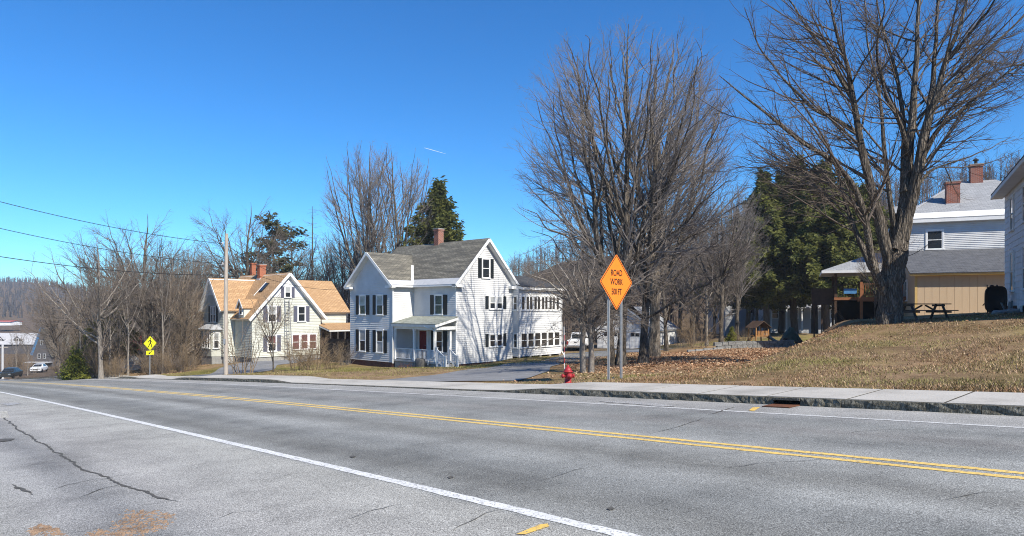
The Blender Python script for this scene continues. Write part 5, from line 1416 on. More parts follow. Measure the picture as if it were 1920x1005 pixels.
# ------------------------------------------------------------------ things on the lawn by the maple
tc = at(1732, 29.0)
PT = thing('picnic_table', tc, 'weathered dark picnic table beside the big maple', 'picnic table', rz=.10)
def pt_link(nm, mb_, mat='old_wood'): return link(nm, mb_.mesh(nm, mat), PT)
for i in range(5): pt_link('plank', MB().box((-1.0, 1.0), (-.37 + i * .15, -.37 + i * .15 + .14), (.70, .74)))
for sy in (-1, 1):
    for k in range(2):
        y_ = sy * (.62 + k * .0) + (k - .5) * .16
        pt_link('seat_plank', MB().box((-1.0, 1.0), (y_ - .07, y_ + .07), (.42, .46)))
for x_ in (-.72, .72):
    for sy in (-1, 1): pt_link('leg', MB().beam((x_ + .03 * sy, sy * .62, -.05), (x_ + .03 * sy, sy * .22, .69), .04, .10, up=(1, 0, 0)))
    m = MB().box((x_ - .06, x_ - .01), (-.74, .74), (.34, .415)); m.box((x_ - .06, x_ - .01), (-.36, .36), (.62, .695)); pt_link('cross_bar', m)
    pt_link('brace', MB().beam((x_ * .92, 0, .36), (x_ * .12, 0, .66), .05, .08, up=(0, 1, 0)))

# upright wheelbarrow, boards and rubble by the corner of the near house
bp = at(1864, 31.0)
WBR = thing('wheelbarrow', bp, 'black wheelbarrow stood on end against the corner of the near house', 'wheelbarrow', rz=-.25)
prof = []
for k in range(24):
    a_ = 2 * math.pi * k / 24
    sx, sz = math.cos(a_), math.sin(a_)
    prof.append((abs(sx) ** .45 * math.copysign(1, sx), abs(sz) ** .5 * math.copysign(1, sz)))
m = MB()
rings = [(.43, .60, -.20), (.45, .62, -.22), (.44, .61, -.19), (.40, .55, .0), (.31, .43, .13), (.20, .28, .16)]
for w_, h_, y_ in rings: m.v += [(w_ * x_, y_, .63 + h_ * z_) for x_, z_ in prof]
for j in range(len(rings) - 1):
    for k in range(24): m.f.append((j * 24 + k, j * 24 + (k + 1) % 24, (j + 1) * 24 + (k + 1) % 24, (j + 1) * 24 + k))
m.f.append(tuple(len(m.v) - 24 + k for k in range(24)))
m.v += [(.40 * x_, -.14, .63 + .57 * z_) for x_, z_ in prof]; b_ = len(m.v) - 24
m.f.append(tuple(b_ + k for k in range(23, -1, -1)))
for k in range(24): m.f.append((k, b_ + k, b_ + (k + 1) % 24, (k + 1) % 24))
link('tub', m.mesh('tub', 'black_plastic', None, True), WBR)
for sx in (-1, 1):
    link('handle', MB().beam((sx * .20, .22, 1.32), (sx * .28, -.02, -.02), .045, .045).mesh('handle', 'old_wood'), WBR)
    link('leg', MB().beam((sx * .24, .2, .55), (sx * .30, .42, .35), .03, .03).mesh('leg', 'iron_dark'), WBR)
link('wheel', MB().lathe((-.05, .24, 1.12), [(.05, 0), (.19, .01), (.2, .04), (.2, .07), (.19, .1), (.05, .11)], 16, axis=(1, 0, 0)).mesh('wheel', 'rubber', None, True), WBR)
for i, (u_, lab) in enumerate(((1887, 'short pale board leaning by the house corner, beside the wheelbarrow'), (1891.5, 'short pale board leaning by the house corner, between two others'), (1896, 'short pale board leaning by the house corner, nearest the wall'))):
    q = at(u_, 30.6)
    tag(MB().beam(q + V(-.08, -.1, -.03), q + V(.14 - .3 * (i == 0), .12, .46 + .04 * i), .10, .025).build('leaning_board', 'stone_grey'), lab, 'board')
r = RS(31)
for i in range(3):
    q = at(1872 + i * 14, 28.6 + .5 * (i % 2))
    m = MB(); vs = []
    for k in range(26):
        d = nrm(r.normal(0, 1, 3)); vs.append(q + d * V(.34, .26, .17) * (0.85 + .3 * r.rand()) + V(0, 0, .03))
    import bmesh
    bm2 = bmesh.new(); [bm2.verts.new(tuple(p)) for p in vs]; bmesh.ops.convex_hull(bm2, input=bm2.verts)
    me = bpy.data.meshes.new('rock'); bm2.to_mesh(me); bm2.free(); me.materials.append(MATS['stone_grey'])
    tag(link('rock', me), ('grey rock in the shade at the foot of the wheelbarrow', 'grey rock in shade in front of the leaning boards', 'grey rock in shade closest to the near house wall')[i], 'rock')

# ------------------------------------------------------------------ dry stone wall, play set, covered machine
wy = 50.0
w0, w1 = at(1345, wy, 0), at(1488, wy, 0)
RW = thing('retaining_wall', V(w0[0], wy, gz(w0[0], wy - .6)), 'low grey stone block wall between the leaf litter and the back lawn', 'stone wall')
r = RS(8)
base_z = lambda x_: gz(x_, wy - .5) - .06
for row, hgt in ((0, .30), (1, .28)):
    x_ = w0[0] - (.2 if row else 0)
    while x_ < w1[0]:
        L_ = r.uniform(.34, .62); zb = base_z(x_) + (0 if row == 0 else .302)
        j = lambda a_: r.uniform(-a_, a_)
        m = MB().prism([V(x_ + .012, wy + j(.02), zb), V(x_ + L_ - .012, wy + j(.02), zb + j(.01)), V(x_ + L_ - .02, wy + .015 + j(.02), zb + hgt - .02 + j(.012)), V(x_ + .02, wy + .015 + j(.02), zb + hgt - .02 + j(.012))], (0, .4, 0))
        m.build('stone', 'stone_block', RW); x_ += L_
x_ = at(1288, 50, 0)[0]
while x_ < w0[0] - .3:
    L_ = r.uniform(.5, .9); zb = base_z(x_)
    MB().prism([V(x_ + .012, wy - .25, zb), V(x_ + L_ - .012, wy - .25, zb), V(x_ + L_ - .03, wy - .24, zb + .2), V(x_ + .03, wy - .24, zb + .2)], (0, .35, 0)).build('stone', 'stone_grey', RW); x_ += L_

pp_ = at(1422, 57)
PS = thing('play_set', pp_, 'small wooden play tower with a slide under the hemlocks', 'play set', rz=.3)
PS.scale = (.8, .8, .9)
for sx in (-.75, .75):
    for sy in (-.6, .6): link('post', MB().beam((sx * 1.15, sy * 1.1, -.2), (sx, sy, 1.75), .1, .1, up=(0, 1, 0)).mesh('post', 'play_wood'), PS)
link('platform', MB().box((-.8, .8), (-.65, .65), (.78, .86)).mesh('platform', 'play_wood'), PS)
for sx in (-1, 1): link('roof', MB().slab([(sx * 1.05, -.9, 1.6), (sx * 1.05, .9, 1.6), (0, .9, 2.25), (0, -.9, 2.25)], .05).mesh('roof', 'tarp_blue' if False else 'dark_wood'), PS)
for i in range(9): link('slat', MB().box((-.72 + i * .17, -.72 + i * .17 + .09), (-.64, -.61), (.87, 1.32)).mesh('slat', 'play_wood'), PS)
m = MB()
for k in range(8):
    f0, f1 = k / 8, (k + 1) / 8
    zf = lambda f: .84 * (1 - f) ** 1.4 + .1
    m.beam((.8 + 1.9 * f0, .0, zf(f0)), (.8 + 1.9 * f1, 0, zf(f1)), .5, .03)
    for sy in (-.26, .26): m.beam((.8 + 1.9 * f0, sy, zf(f0) + .07), (.8 + 1.9 * f1, sy, zf(f1) + .07), .03, .14)
link('slide', m.mesh('slide', 'slide_grey'), PS)
for sy in (-.45, -.1): link('ladder_rail', MB().beam((-1.7, sy, -.1), (-.82, sy, .9), .06, .06).mesh('ladder_rail', 'play_wood'), PS)
for i in range(4): link('ladder_rung', MB().beam((-1.55 + i * .2, -.45, .1 + i * .22), (-1.55 + i * .2, -.1, .1 + i * .22), .04, .04).mesh('ladder_rung', 'play_wood'), PS)

gp = at(1484, 54)
GC = thing('covered_tractor', gp, 'garden tractor under a dark green cover beside a hemlock trunk', 'garden tractor', rz=-.2)
m = MB(); r = RS(3)
NX, NY = 14, 10
for i in range(NX + 1):
    for j in range(NY + 1):
        x_ = -.75 + 1.5 * i / NX; y_ = -.5 + 1.0 * j / NY
        h_ = .72 + .62 * math.exp(-((x_ + .05) / .38) ** 2) - .18 * (x_ > .45)
        ed = min(i, NX - i, 2) / 2 * min(j, NY - j, 2) / 2
        m.v.append((x_ * (1 + .06 * (1 - ed)), y_, max(.22 + .05 * math.sin(i * 2.1 + j * 1.7), h_ * (ed ** .35) + .04 * math.sin(i * 1.9 + j * 2.7)) if ed > 0 else .2 + .06 * math.sin(i * 2.3 + j * 1.3)))
for i in range(NX):
    for j in range(NY):
        a_ = i * (NY + 1) + j; m.f.append((a_, a_ + NY + 1, a_ + NY + 2, a_ + 1))
link('cover', m.mesh('cover', 'green_cloth'), GC)
for x_, R_ in ((-.5, .28), (.55, .2)):
    for y_ in (-.5, .42): link('wheel', MB().lathe((x_, y_, R_ - .02), [(R_ * .4, 0), (R_ * .95, .005), (R_, .03), (R_, .1), (R_ * .95, .125), (R_ * .4, .13)], 14, axis=(0, 1, 0)).mesh('wheel', 'rubber', None, True), GC)
# lamp post and tall bird pole near the play set
q = at(1383, 56)
BP = thing('bird_feeder_pole', q, 'thin dark pole with a bird feeder left of the play set', 'bird feeder')
MB().tube([q + V(0, 0, -.2), q + V(0, 0, 1.7)], .035, 6).build('pole', 'iron_dark', BP)
MB().lathe(q + V(0, 0, 1.7), [(.04, 0), (.16, .02), (.16, .25), (.24, .26), (.02, .42)], 8).build('feeder', 'iron_dark', BP)

# ------------------------------------------------------------------ vehicles
def wheel_mesh(R_, W_):
    return (MB().lathe((0, 0, 0), [(R_ * .62, -W_ / 2), (R_ * .94, -W_ / 2), (R_, -W_ * .35), (R_, W_ * .35), (R_ * .94, W_ / 2), (R_ * .62, W_ / 2)], 18, axis=(1, 0, 0)).mesh('tyre', 'rubber', None, True),
            MB().lathe((0, 0, 0), [(.05, -W_ * .45), (R_ * .6, -W_ * .4), (R_ * .61, W_ * .4), (.05, W_ * .45)], 14, axis=(1, 0, 0)).mesh('rim', 'chrome', None, True))
def loft(sections, mat, name, parent, smooth=False):
    """sections: list of (y, [(x,z)...]) same count"""
    m = MB(); k = len(sections[0][1])
    for y_, pr_ in sections: m.v += [(x_, y_, z_) for x_, z_ in pr_]
    for j in range(len(sections) - 1):
        for i in range(k): m.f.append((j * k + i, (j + 1) * k + i, (j + 1) * k + (i + 1) % k, j * k + (i + 1) % k))
    m.f.append(tuple(range(k))); m.f.append(tuple((len(sections) - 1) * k + i for i in range(k - 1, -1, -1)))
    return link(name, m.mesh(name, mat, None, smooth), parent)
def sect(w_, z0, z1, tuck=.06):
    return [(-w_ + tuck, z0), (w_ - tuck, z0), (w_, z0 + .12), (w_, z1 - .12), (w_ - .04, z1), (-w_ + .04, z1), (-w_, z1 - .12), (-w_, z0 + .12)]
tq = at(1079, 70)
TR = thing('pickup_truck', tq, 'white pickup truck seen from behind on the driveway', 'pickup truck', rz=-.25)
loft([(0, sect(.92, .52, 1.10)), (.06, sect(.95, .5, 1.14)), (1.9, sect(.97, .48, 1.14))], 'car_white', 'bed', TR)
loft([(1.91, sect(.97, .48, 1.14)), (3.6, sect(.97, .48, 1.14)), (3.9, sect(.96, .48, 1.12)), (5.1, sect(.93, .5, 1.04)), (5.3, sect(.85, .55, .95))], 'car_white', 'body', TR)
loft([(1.95, [(-.85, 1.142), (.85, 1.142), (.72, 1.78), (-.72, 1.78)]), (2.1, [(-.88, 1.142), (.88, 1.142), (.74, 1.86), (-.74, 1.86)]), (3.2, [(-.88, 1.142), (.88, 1.142), (.74, 1.86), (-.74, 1.86)]), (3.95, [(-.84, 1.142), (.84, 1.142), (.80, 1.18), (-.80, 1.18)])], 'car_white', 'cab', TR)
link('rear_window', MB().add([(-.72, 1.955, 1.22), (.72, 1.955, 1.22), (.63, 1.952 + .1 - .1, 1.72), (-.63, 1.952, 1.72)], [(0, 1, 2, 3)]).prism([V(-.72, 1.94, 1.22), V(.72, 1.94, 1.22), V(.64, 1.94, 1.70), V(-.64, 1.94, 1.70)], (0, .02, 0)).mesh('rear_window', 'glass_dark'), TR)
link('tailgate', MB().box((-.74, .74), (-.03, .0), (.62, 1.1)).mesh('tailgate', 'car_white'), TR)
link('tailgate_handle', MB().box((-.12, .12), (-.05, -.031), (.88, .96)).mesh('tailgate_handle', 'iron_dark'), TR)
link('bumper', MB().box((-.95, .95), (-.16, -.01), (.40, .58)).mesh('bumper', 'chrome'), TR)
for sx in (-1, 1): link('tail_light', MB().box((sx * .855 - .07, sx * .855 + .07), (-.025, .02), (.68, 1.04)).mesh('tail_light', 'lamp_red'), TR)
ty, rm = wheel_mesh(.38, .26)
for sx in (-.82, .82):
    for y_ in (1.0, 4.3):
        w_ = link('wheel', ty, TR); w_.location = (sx, y_, .36); link('rim', rm, w_)
        link('wheel_arch', MB().lathe((0, 0, 0), [(.05, -.16), (.45, -.155), (.45, .155), (.05, .16)], 16, axis=(1, 0, 0)).mesh('wheel_arch', 'rubber'), w_).scale = (1, 1, 1)
MBu = link('underbody', MB().box((-.75, .75), (.2, 5.0), (.36, .52)).mesh('underbody', 'iron_dark'), TR)
def car(u_, Yd, rz, mat, label, dz=0.0):
    q = at(u_, Yd, dz=dz); t = thing('car', q, label, 'car', rz=rz)
    loft([(0, sect(.80, .35, .86)), (.15, sect(.86, .28, .92)), (1.2, sect(.88, .25, .95)), (3.6, sect(.88, .25, .95)), (4.2, sect(.84, .28, .90)), (4.35, sect(.78, .36, .82))], mat, 'body', t)
    loft([(1.0, [(-.78, .951), (.78, .951), (.74, .97), (-.74, .97)]), (1.7, [(-.80, .951), (.80, .951), (.62, 1.42), (-.62, 1.42)]), (3.0, [(-.80, .951), (.80, .951), (.62, 1.44), (-.62, 1.44)]), (3.9, [(-.76, .951), (.76, .951), (.72, .98), (-.72, .98)])], mat, 'cabin', t)
    e_ = V(0, -.035, .02)
    link('windscreen', MB().add([V(-.68, 1.08, 1.01) + e_, V(.68, 1.08, 1.01) + e_, V(.56, 1.66, 1.38) + e_, V(-.56, 1.66, 1.38) + e_], [(0, 1, 2, 3)]).mesh('windscreen', 'glass_dark'), t)
    for sx in (-1, 1):
        link('headlight', MB().box((sx * .62 - .15, sx * .62 + .15), (-.02, .03), (.6, .74)).mesh('headlight', 'chrome'), t)
        link('side_window', MB().add([(sx * .792, 1.75, 1.0), (sx * .792, 3.4, 1.0), (sx * .655, 3.0, 1.36), (sx * .655, 1.85, 1.36)], [(0, 1, 2, 3)]).mesh('side_window', 'glass_dark'), t)
    link('grille', MB().box((-.4, .4), (-.012, .03), (.5, .66)).mesh('grille', 'iron_dark'), t)
    ty_, rm_ = wheel_mesh(.32, .2)
    for sx in (-.78, .78):
        for y_ in (.85, 3.5):
            w_ = link('wheel', ty_, t); w_.location = (sx, y_, .32); link('rim', rm_, w_)
    return t
car(66, 118, .35, 'car_white', 'white car parked among the trees far down the road')
car(8, 96, .3, 'car_dark', 'dark car cut off by the left edge far down the road', .1)

# aircraft trail high in the sky
p0, p1 = pix(795, 277, 4000), pix(836, 288.5, 4000)
f = np.linspace(0, 1, 9)[:, None]
tag(MB().tube(p0 + (p1 - p0) * f, [.3, .9, 1.1, 1.1, 1.0, .9, .7, .5, .2], 6).build('contrail', 'contrail_white', None), kind='stuff')

# ------------------------------------------------------------------ trees
def resample(pts, K):
    pts = np.asarray(pts, float); d = np.r_[0, np.cumsum(np.linalg.norm(np.diff(pts[:, :3], axis=0), axis=1))]
    q = np.linspace(0, d[-1], K)
    return np.stack([np.interp(q, d, pts[:, i]) for i in range(pts.shape[1])], -1)
def smooth_path(X, it=3):
    for _ in range(it): X[1:-1] = .25 * X[:-2] + .5 * X[1:-1] + .25 * X[2:]
    return X
def grow(P, R, rng, dens, f0, f1, ang, ratio, lmin, lmax, rr, K, up, wig, rtip, outw=0.0, centre=None, rmin=0.002, env=None):
    """branches off every parent polyline. P (N,Kp,3) R (N,Kp)"""
    N, Kp, _ = P.shape
    seg = np.linalg.norm(np.diff(P, axis=1), axis=2); L = seg.sum(1)
    cnt = rng.poisson(L * (f1 - f0) * dens)
    pid = np.repeat(np.arange(N), cnt); M = len(pid)
    if M == 0: return np.zeros((0, K, 3)), np.zeros((0, K))
    f = f0 + (f1 - f0) * rng.rand(M)
    g = f * (Kp - 1); i0 = np.minimum(g.astype(int), Kp - 2); fr = (g - i0)
    base = P[pid, i0] * (1 - fr)[:, None] + P[pid, i0 + 1] * fr[:, None]
    rb = R[pid, i0] * (1 - fr) + R[pid, i0 + 1] * fr
    tan = P[pid, i0 + 1] - P[pid, i0]; tan /= np.maximum(np.linalg.norm(tan, axis=1, keepdims=True), 1e-9)
    rnd = rng.normal(0, 1, (M, 3))
    if centre is not None and outw > 0:
        o_ = base - centre; o_[:, 2] = 0; o_ /= np.maximum(np.linalg.norm(o_, axis=1, keepdims=True), .3)
        rnd = rnd + o_ * outw * 1.5
    side = rnd - (rnd * tan).sum(1, keepdims=True) * tan; side /= np.maximum(np.linalg.norm(side, axis=1, keepdims=True), 1e-9)
    th = np.radians(rng.uniform(ang[0], ang[1], M))
    d = tan * np.cos(th)[:, None] + side * np.sin(th)[:, None]
    ln = L[pid] * ratio * (1.1 - .75 * f) * rng.uniform(.6, 1.25, M)
    ln = np.clip(ln, lmin, lmax)
    if env is not None:
        zc, rx, rz_ = env
        C_ = np.array([0, 0, zc]) if centre is None else np.array([centre[0], centre[1], zc])
        q_ = np.array([rx, rx, rz_])
        eb = np.linalg.norm((base - C_) / q_, axis=1); et = np.linalg.norm((base + d * ln[:, None] + np.array([0, 0, up]) * ln[:, None] * 2 - C_) / q_, axis=1)
        lim = 1.0 + rng.normal(0, .05, M)
        ln = np.where(et > lim, ln * np.clip((lim - eb) / np.maximum(et - eb, .02), .10, 1.0), ln)
        ln = np.maximum(ln, .15)
    r0 = np.maximum(np.minimum(rb * rr, .0028 + ln * .0088), rmin)
    Pn = np.empty((M, K, 3)); Pn[:, 0] = base
    st_ = ln / (K - 1)
    for k in range(1, K):
        d = d + rng.normal(0, wig, (M, 3)); d[:, 2] += up
        d /= np.linalg.norm(d, axis=1, keepdims=True)
        Pn[:, k] = Pn[:, k - 1] + d * st_[:, None]
    Rn = r0[:, None] * np.linspace(1, 0, K)[None] ** .8 * (1 - rtip / np.maximum(r0, rtip + 1e-4))[:, None] + np.minimum(rtip, r0)[:, None]
    return Pn, Rn
class TreeMesh:
    def __init__(s): s.v = []; s.f = []; s.n = 0
    def add(s, P, R, S):
        if len(P) == 0: return
        v, f = tubes(P, R, S); s.v.append(v); s.f.append(f + s.n); s.n += len(v)
    def mesh(s, name, mat, org=None):
        v = np.concatenate(s.v); 
        if org is not None: v = v - org
        return mesh_from(name, v, np.concatenate(s.f), mat, True)
def finish(stems, rng, bark, twig, cfg, centre):
    """stems: list of (K,4) arrays (x,y,z,r). returns trunk mesh, crown mesh"""
    T = TreeMesh(); C = TreeMesh()
    X = np.stack([resample(s_, 26) for s_ in stems]); P, R = X[:, :, :3].copy(), X[:, :, 3]
    for i in range(len(P)):
        P[i] += smooth_path(rng.normal(0, cfg.get('kink', .05), P[i].shape), 2) * np.linspace(0, 1, 26)[:, None]
    Rn_ = R * (1 + .07 * smooth_path(rng.normal(0, 1, R.shape).T.copy(), 1).T)
    if cfg.get('hero'):
        Pq = np.stack([resample(p_, 60) for p_ in P]); Rq = np.stack([np.interp(np.linspace(0, 1, 60), np.linspace(0, 1, 26), r_) for r_ in Rn_])
        v, f = tubes(Pq, Rq, 20)
        nz = rng.normal(0, 1, (len(P), 60, 20))
        nz = (nz[:, :-4] + nz[:, 1:-3] + nz[:, 2:-2] + nz[:, 3:-1] + nz[:, 4:]) / 2.2
        nz = np.pad(nz, ((0, 0), (2, 2), (0, 0)), mode='edge')
        low = np.sin(np.arange(20) * 2 * math.pi / 20 * 3 + rng.rand() * 6)[None, None] * .10 + np.sin(np.arange(20) * 2 * math.pi / 20 * 5 + rng.rand() * 6)[None, None] * .05
        fl = np.exp(-np.arange(60) / 5.0)[None, :, None]
        disp = (nz * .045 + low * (.35 + fl * 1.6)) * Rq[:, :, None]
        c_ = np.repeat(Pq, 20, axis=1).reshape(-1, 3)
        rad = v - c_; rad /= np.maximum(np.linalg.norm(rad, axis=1, keepdims=True), 1e-9)
        v = v + rad * disp.reshape(-1, 1)
        T.v.append(v); T.f.append(f + T.n); T.n += len(v)
    else:
        T.add(P, Rn_, 9)
    levels = cfg['levels']
    cur = (P, R)
    allp = [cur]
    for li, lv in enumerate(levels):
        src = allp[-1] if not lv.get('all') else None
        if lv.get('all'):
            for q in allp[-2:]:
                n_ = grow(*q, rng, centre=centre, env=cfg.get('env'), **{k: v for k, v in lv.items() if k not in ('all', 'S')})
                C.add(*n_, lv['S'])
                if q is allp[-1]: last = n_
            allp.append(last)
        else:
            n_ = grow(*src, rng, centre=centre, env=cfg.get('env'), **{k: v for k, v in lv.items() if k not in ('all', 'S')})
            C.add(*n_, lv['S']); allp.append(n_)
    return T.mesh('trunk', bark), C.mesh('crown', twig)
L_limb = dict(dens=1.0, f0=.25, f1=.95, ang=(22, 48), ratio=.5, lmin=1.0, lmax=7, rr=.6, K=9, up=.06, wig=.05, rtip=.006, outw=.6, S=5)
L_br = dict(dens=1.5, f0=.12, f1=.97, ang=(22, 50), ratio=.42, lmin=.5, lmax=2.8, rr=.6, K=6, up=.05, wig=.08, rtip=.003, outw=.4, S=4)
L_tw = dict(dens=2.6, f0=.08, f1=1., ang=(20, 55), ratio=.45, lmin=.3, lmax=1.2, rr=.6, K=4, up=.05, wig=.10, rtip=.002, S=3, all=True, rmin=.0032)
L_fi = dict(dens=3.2, f0=.1, f1=1., ang=(20, 55), ratio=.5, lmin=.18, lmax=.55, rr=.8, K=2, up=.05, wig=.10, rtip=.0018, S=3, all=True, rmin=.0028)
def lv(base, **kw): q = dict(base); q.update(kw); return q

def place_tree(name, meshes, loc, label, group=None, rz=0.0, sc=1.0, cat='tree', crown='crown'):
    t = thing(name, loc, label, cat, group)
    ORG.pop(t.name, None)
    t.rotation_euler = (0, 0, rz); t.scale = (sc, sc, sc)
    if meshes[0] is not None: link('trunk', meshes[0], t)
    if meshes[1] is not None: link(crown, meshes[1], t)
    return t

def vase_stems(rng, h, r0, split, nl, spread, lean=(0, 0), wob=.04, twin=False):
    """stems of a tree that divides low into ascending limbs"""
    stems = []
    zs = np.linspace(0, 1, 10)
    main = np.stack([lean[0] * zs ** 1.3 * h + .02 * h * np.sin(zs * 4 + rng.rand() * 6) * zs, lean[1] * zs ** 1.3 * h + .02 * h * np.sin(zs * 3 + rng.rand() * 6) * zs, zs * h * .97 - .25 * (zs == 0), r0 * (1 - zs) ** .85 + .012], -1)
    main[0, 3] *= 1.3; main[1, 3] = min(main[1, 3], r0 * .86)
    stems.append(main)
    for k in range(nl):
        a_ = 2 * math.pi * (k + .3 * rng.randn()) / nl + rng.rand() * .3
        f = split + (.55 - split) * (k / max(nl - 1, 1)) * rng.uniform(.6, 1.2)
        p = np.array([np.interp(f, zs, main[:, i]) for i in range(4)])
        tilt = spread * rng.uniform(.65, 1.2)
        L_ = (h - p[2]) * rng.uniform(.78, 1.0)
        q = np.linspace(0, 1, 9)
        out = np.sin(np.radians(tilt)) * L_ * (q ** .8)
        out = out * (1.0 - .12 * q)
        zz_ = p[2] + np.cos(np.radians(tilt)) * L_ * q
        rl = p[3] * rng.uniform(.36, .56)
        s_ = np.stack([p[0] + np.cos(a_) * out + wob * L_ * np.sin(q * 5 + rng.rand() * 6) * q * .5, p[1] + np.sin(a_) * out + wob * L_ * np.sin(q * 4 + rng.rand() * 6) * q * .5, zz_, rl * (1 - q) ** .8 + .01], -1)
        stems.append(s_)
    return stems

# --- the big maple on the mound: limbs set out by hand, then branched
MB_ = at(1666, 26.0)
def pl3(pts, dy, r0, r1, y0=26.0, rexp=.75):
    """limb through picture-like control points with its own run in depth"""
    n_ = len(pts); q = np.linspace(0, 1, n_)
    out = []
    for (u, v), f in zip(pts, q):
        p = pix(u, v, y0 + dy * f ** 1.2)
        out.append([*p, r0 + (r1 - r0) * f ** rexp])
    X = resample(np.array(out), 24); X[:, :3] = smooth_path(X[:, :3], 2)
    return X
rng = RS(77)
st_m = [
    pl3([(1664, 618), (1667, 585), (1670, 545), (1676, 500), (1686, 450), (1694, 405)], .2, 0.50, 0.33, rexp=.6),
    pl3([(1680, 470), (1694, 400), (1700, 345), (1704, 290), (1712, 200), (1718, 100), (1724, 0), (1730, -120)], .8, 0.294, 0.030),
    pl3([(1688, 450), (1708, 380), (1722, 320), (1734, 250), (1752, 185), (1772, 120), (1800, 50), (1835, -60)], -1.2, 0.269, 0.030),
    pl3([(1722, 320), (1738, 240), (1748, 160), (1756, 80), (1762, -10), (1766, -110)], 1.6, 0.166, 0.024),
    pl3([(1698, 360), (1694, 300), (1696, 250), (1690, 180), (1672, 110), (1650, 40), (1640, -60)], 2.2, 0.154, 0.018),
    pl3([(1674, 510), (1658, 460), (1644, 390), (1628, 330), (1610, 260), (1598, 185), (1582, 110), (1566, 45), (1545, -60)], -.8, 0.256, 0.024),
    pl3([(1668, 560), (1650, 535), (1636, 505), (1630, 470), (1622, 410), (1606, 350), (1575, 310), (1523, 282), (1447, 222), (1395, 180), (1345, 148)], -2.6, 0.218, 0.014),
    pl3([(1636, 505), (1618, 462), (1602, 436), (1590, 395), (1578, 350), (1562, 300), (1528, 235), (1490, 165), (1462, 100)], 2.4, 0.141, 0.014),
    pl3([(1682, 455), (1672, 400), (1666, 350), (1660, 280), (1652, 210), (1644, 150), (1630, 80), (1622, 0), (1615, -80)], 1.4, 0.122, 0.015),
    pl3([(1606, 250), (1570, 225), (1525, 205), (1470, 150), (1420, 80), (1395, 20)], -2.2, 0.096, 0.012),
    pl3([(1598, 185), (1560, 120), (1520, 60), (1480, 0), (1450, -50)], 1.5, 0.096, 0.012),
    pl3([(1726, 300), (1760, 238), (1797, 212), (1849, 165), (1920, 118), (1990, 80)], -2.0, 0.109, 0.012),
    pl3([(1712, 360), (1742, 318), (1785, 306), (1857, 278), (1905, 252)], 1.5, 0.070, 0.007),
    pl3([(1745, 200), (1790, 150), (1850, 95), (1910, 40), (1980, -10)], 2.0, 0.096, 0.012),
    pl3([(1772, 120), (1810, 75), (1860, 10), (1900, -50)], -2.5, 0.083, 0.012),
    pl3([(1622, 410), (1596, 370), (1545, 340), (1490, 318), (1420, 300), (1372, 292)], 2.8, 0.077, 0.007),
    pl3([(1704, 290), (1690, 235), (1655, 160), (1640, 90), (1655, 20), (1660, -60)], -2.5, 0.096, 0.012),]
cfg = dict(hero=True, kink=.10, levels=[
    lv(L_limb, dens=1.75, f0=.16, f1=.98, ratio=.52, lmin=1.4, lmax=6.0, ang=(28, 62), up=.055, outw=1.0, wig=.06, S=5),
    lv(L_br, dens=2.1, lmax=2.8, outw=.8, ang=(22, 55), up=.05), lv(L_tw, dens=2.9, ang=(22, 55), up=.08, lmax=1.2, lmin=.45), lv(L_fi, dens=2.4, lmin=.28)])
tm, tcw = finish(st_m, rng, 'bark_grey', 'twig_dark', cfg, V(MB_[0] + .6, 26, 0))
for me in (tm, tcw): me.transform(Matrix.Translation((-MB_[0], -MB_[1], -MB_[2])))
place_tree('maple_tree', (tm, tcw), MB_, 'huge bare maple with forked grey trunk on the grassy mound')

# --- the vase shaped clump behind the sign
def hero_vase(seed, h, r0, split, nl, spread, lean, dens=1.0, env=None, bark='bark_grey', twig='twig_mauve', twin=None, low=7):
    rng = RS(seed)
    st_ = vase_stems(rng, h, r0, split, nl, spread, lean)
    if twin:
        s2 = vase_stems(rng, h * .94, r0 * .8, split, nl - 1, spread, twin[1])
        for s_ in s2: s_[:, 0] += twin[0]
        st_ += s2
    for k in range(low):
        a_ = 6.283 * (k + rng.rand() * .5) / low; f = rng.uniform(.16, .34); m0 = resample(st_[0], 20); p = m0[int(f * 19)]
        L_ = rng.uniform(5.0, 7.8); q = np.linspace(0, 1, 9); tl = np.radians(rng.uniform(42, 64))
        st_.append(np.stack([p[0] + np.cos(a_) * np.sin(tl) * L_ * q, p[1] + np.sin(a_) * np.sin(tl) * L_ * q, p[2] + np.cos(tl) * L_ * q + .5 * q * q - .3 * q ** 3, min(p[3] * .35, .09) * (1 - q) ** .8 + .008], -1))
    cfg = dict(hero=True, kink=.2, env=env, levels=[
        lv(L_limb, dens=1.35 * dens, f0=.14, f1=.97, ratio=.50, lmin=1.2, lmax=6.0, ang=(28, 60), up=.075, outw=.9, wig=.055),
        lv(L_br, dens=1.9 * dens, lmax=2.4, ang=(22, 52)), lv(L_tw, dens=2.9 * dens, lmin=.45, lmax=1.3), lv(L_fi, dens=2.6 * dens, lmin=.28)])
    return finish(st_, rng, bark, twig, cfg, V(0, 0, 0))
tA = hero_vase(5, 17.0, .215, .16, 10, 23, (.05, 0), twin=(-.42, (-.10, .02)), env=(9.8, 5.9, 7.3))
place_tree('maple_tree', tA, at(1163, 32.5), 'tall twin trunked bare tree right behind the orange sign')
tB = hero_vase(9, 16.0, .20, .18, 9, 26, (.06, .03), env=(9.2, 5.6, 6.8))
place_tree('maple_tree', tB, at(1205, 33.5), 'bare tree with dark straight trunk between the orange sign and the rough barked trunk')
tC = hero_vase(14, 19.6, .32, .20, 11, 23, (.05, .0), bark='bark_rough', env=(11.4, 6.2, 8.4))
place_tree('maple_tree', tC, at(1226, 39.5), 'bare tree with pale rough flaking trunk right of the orange sign')
tD = hero_vase(21, 13.5, .15, .35, 6, 28, (-.06, .05), .8, low=4, env=(8.2, 4.6, 5.4))
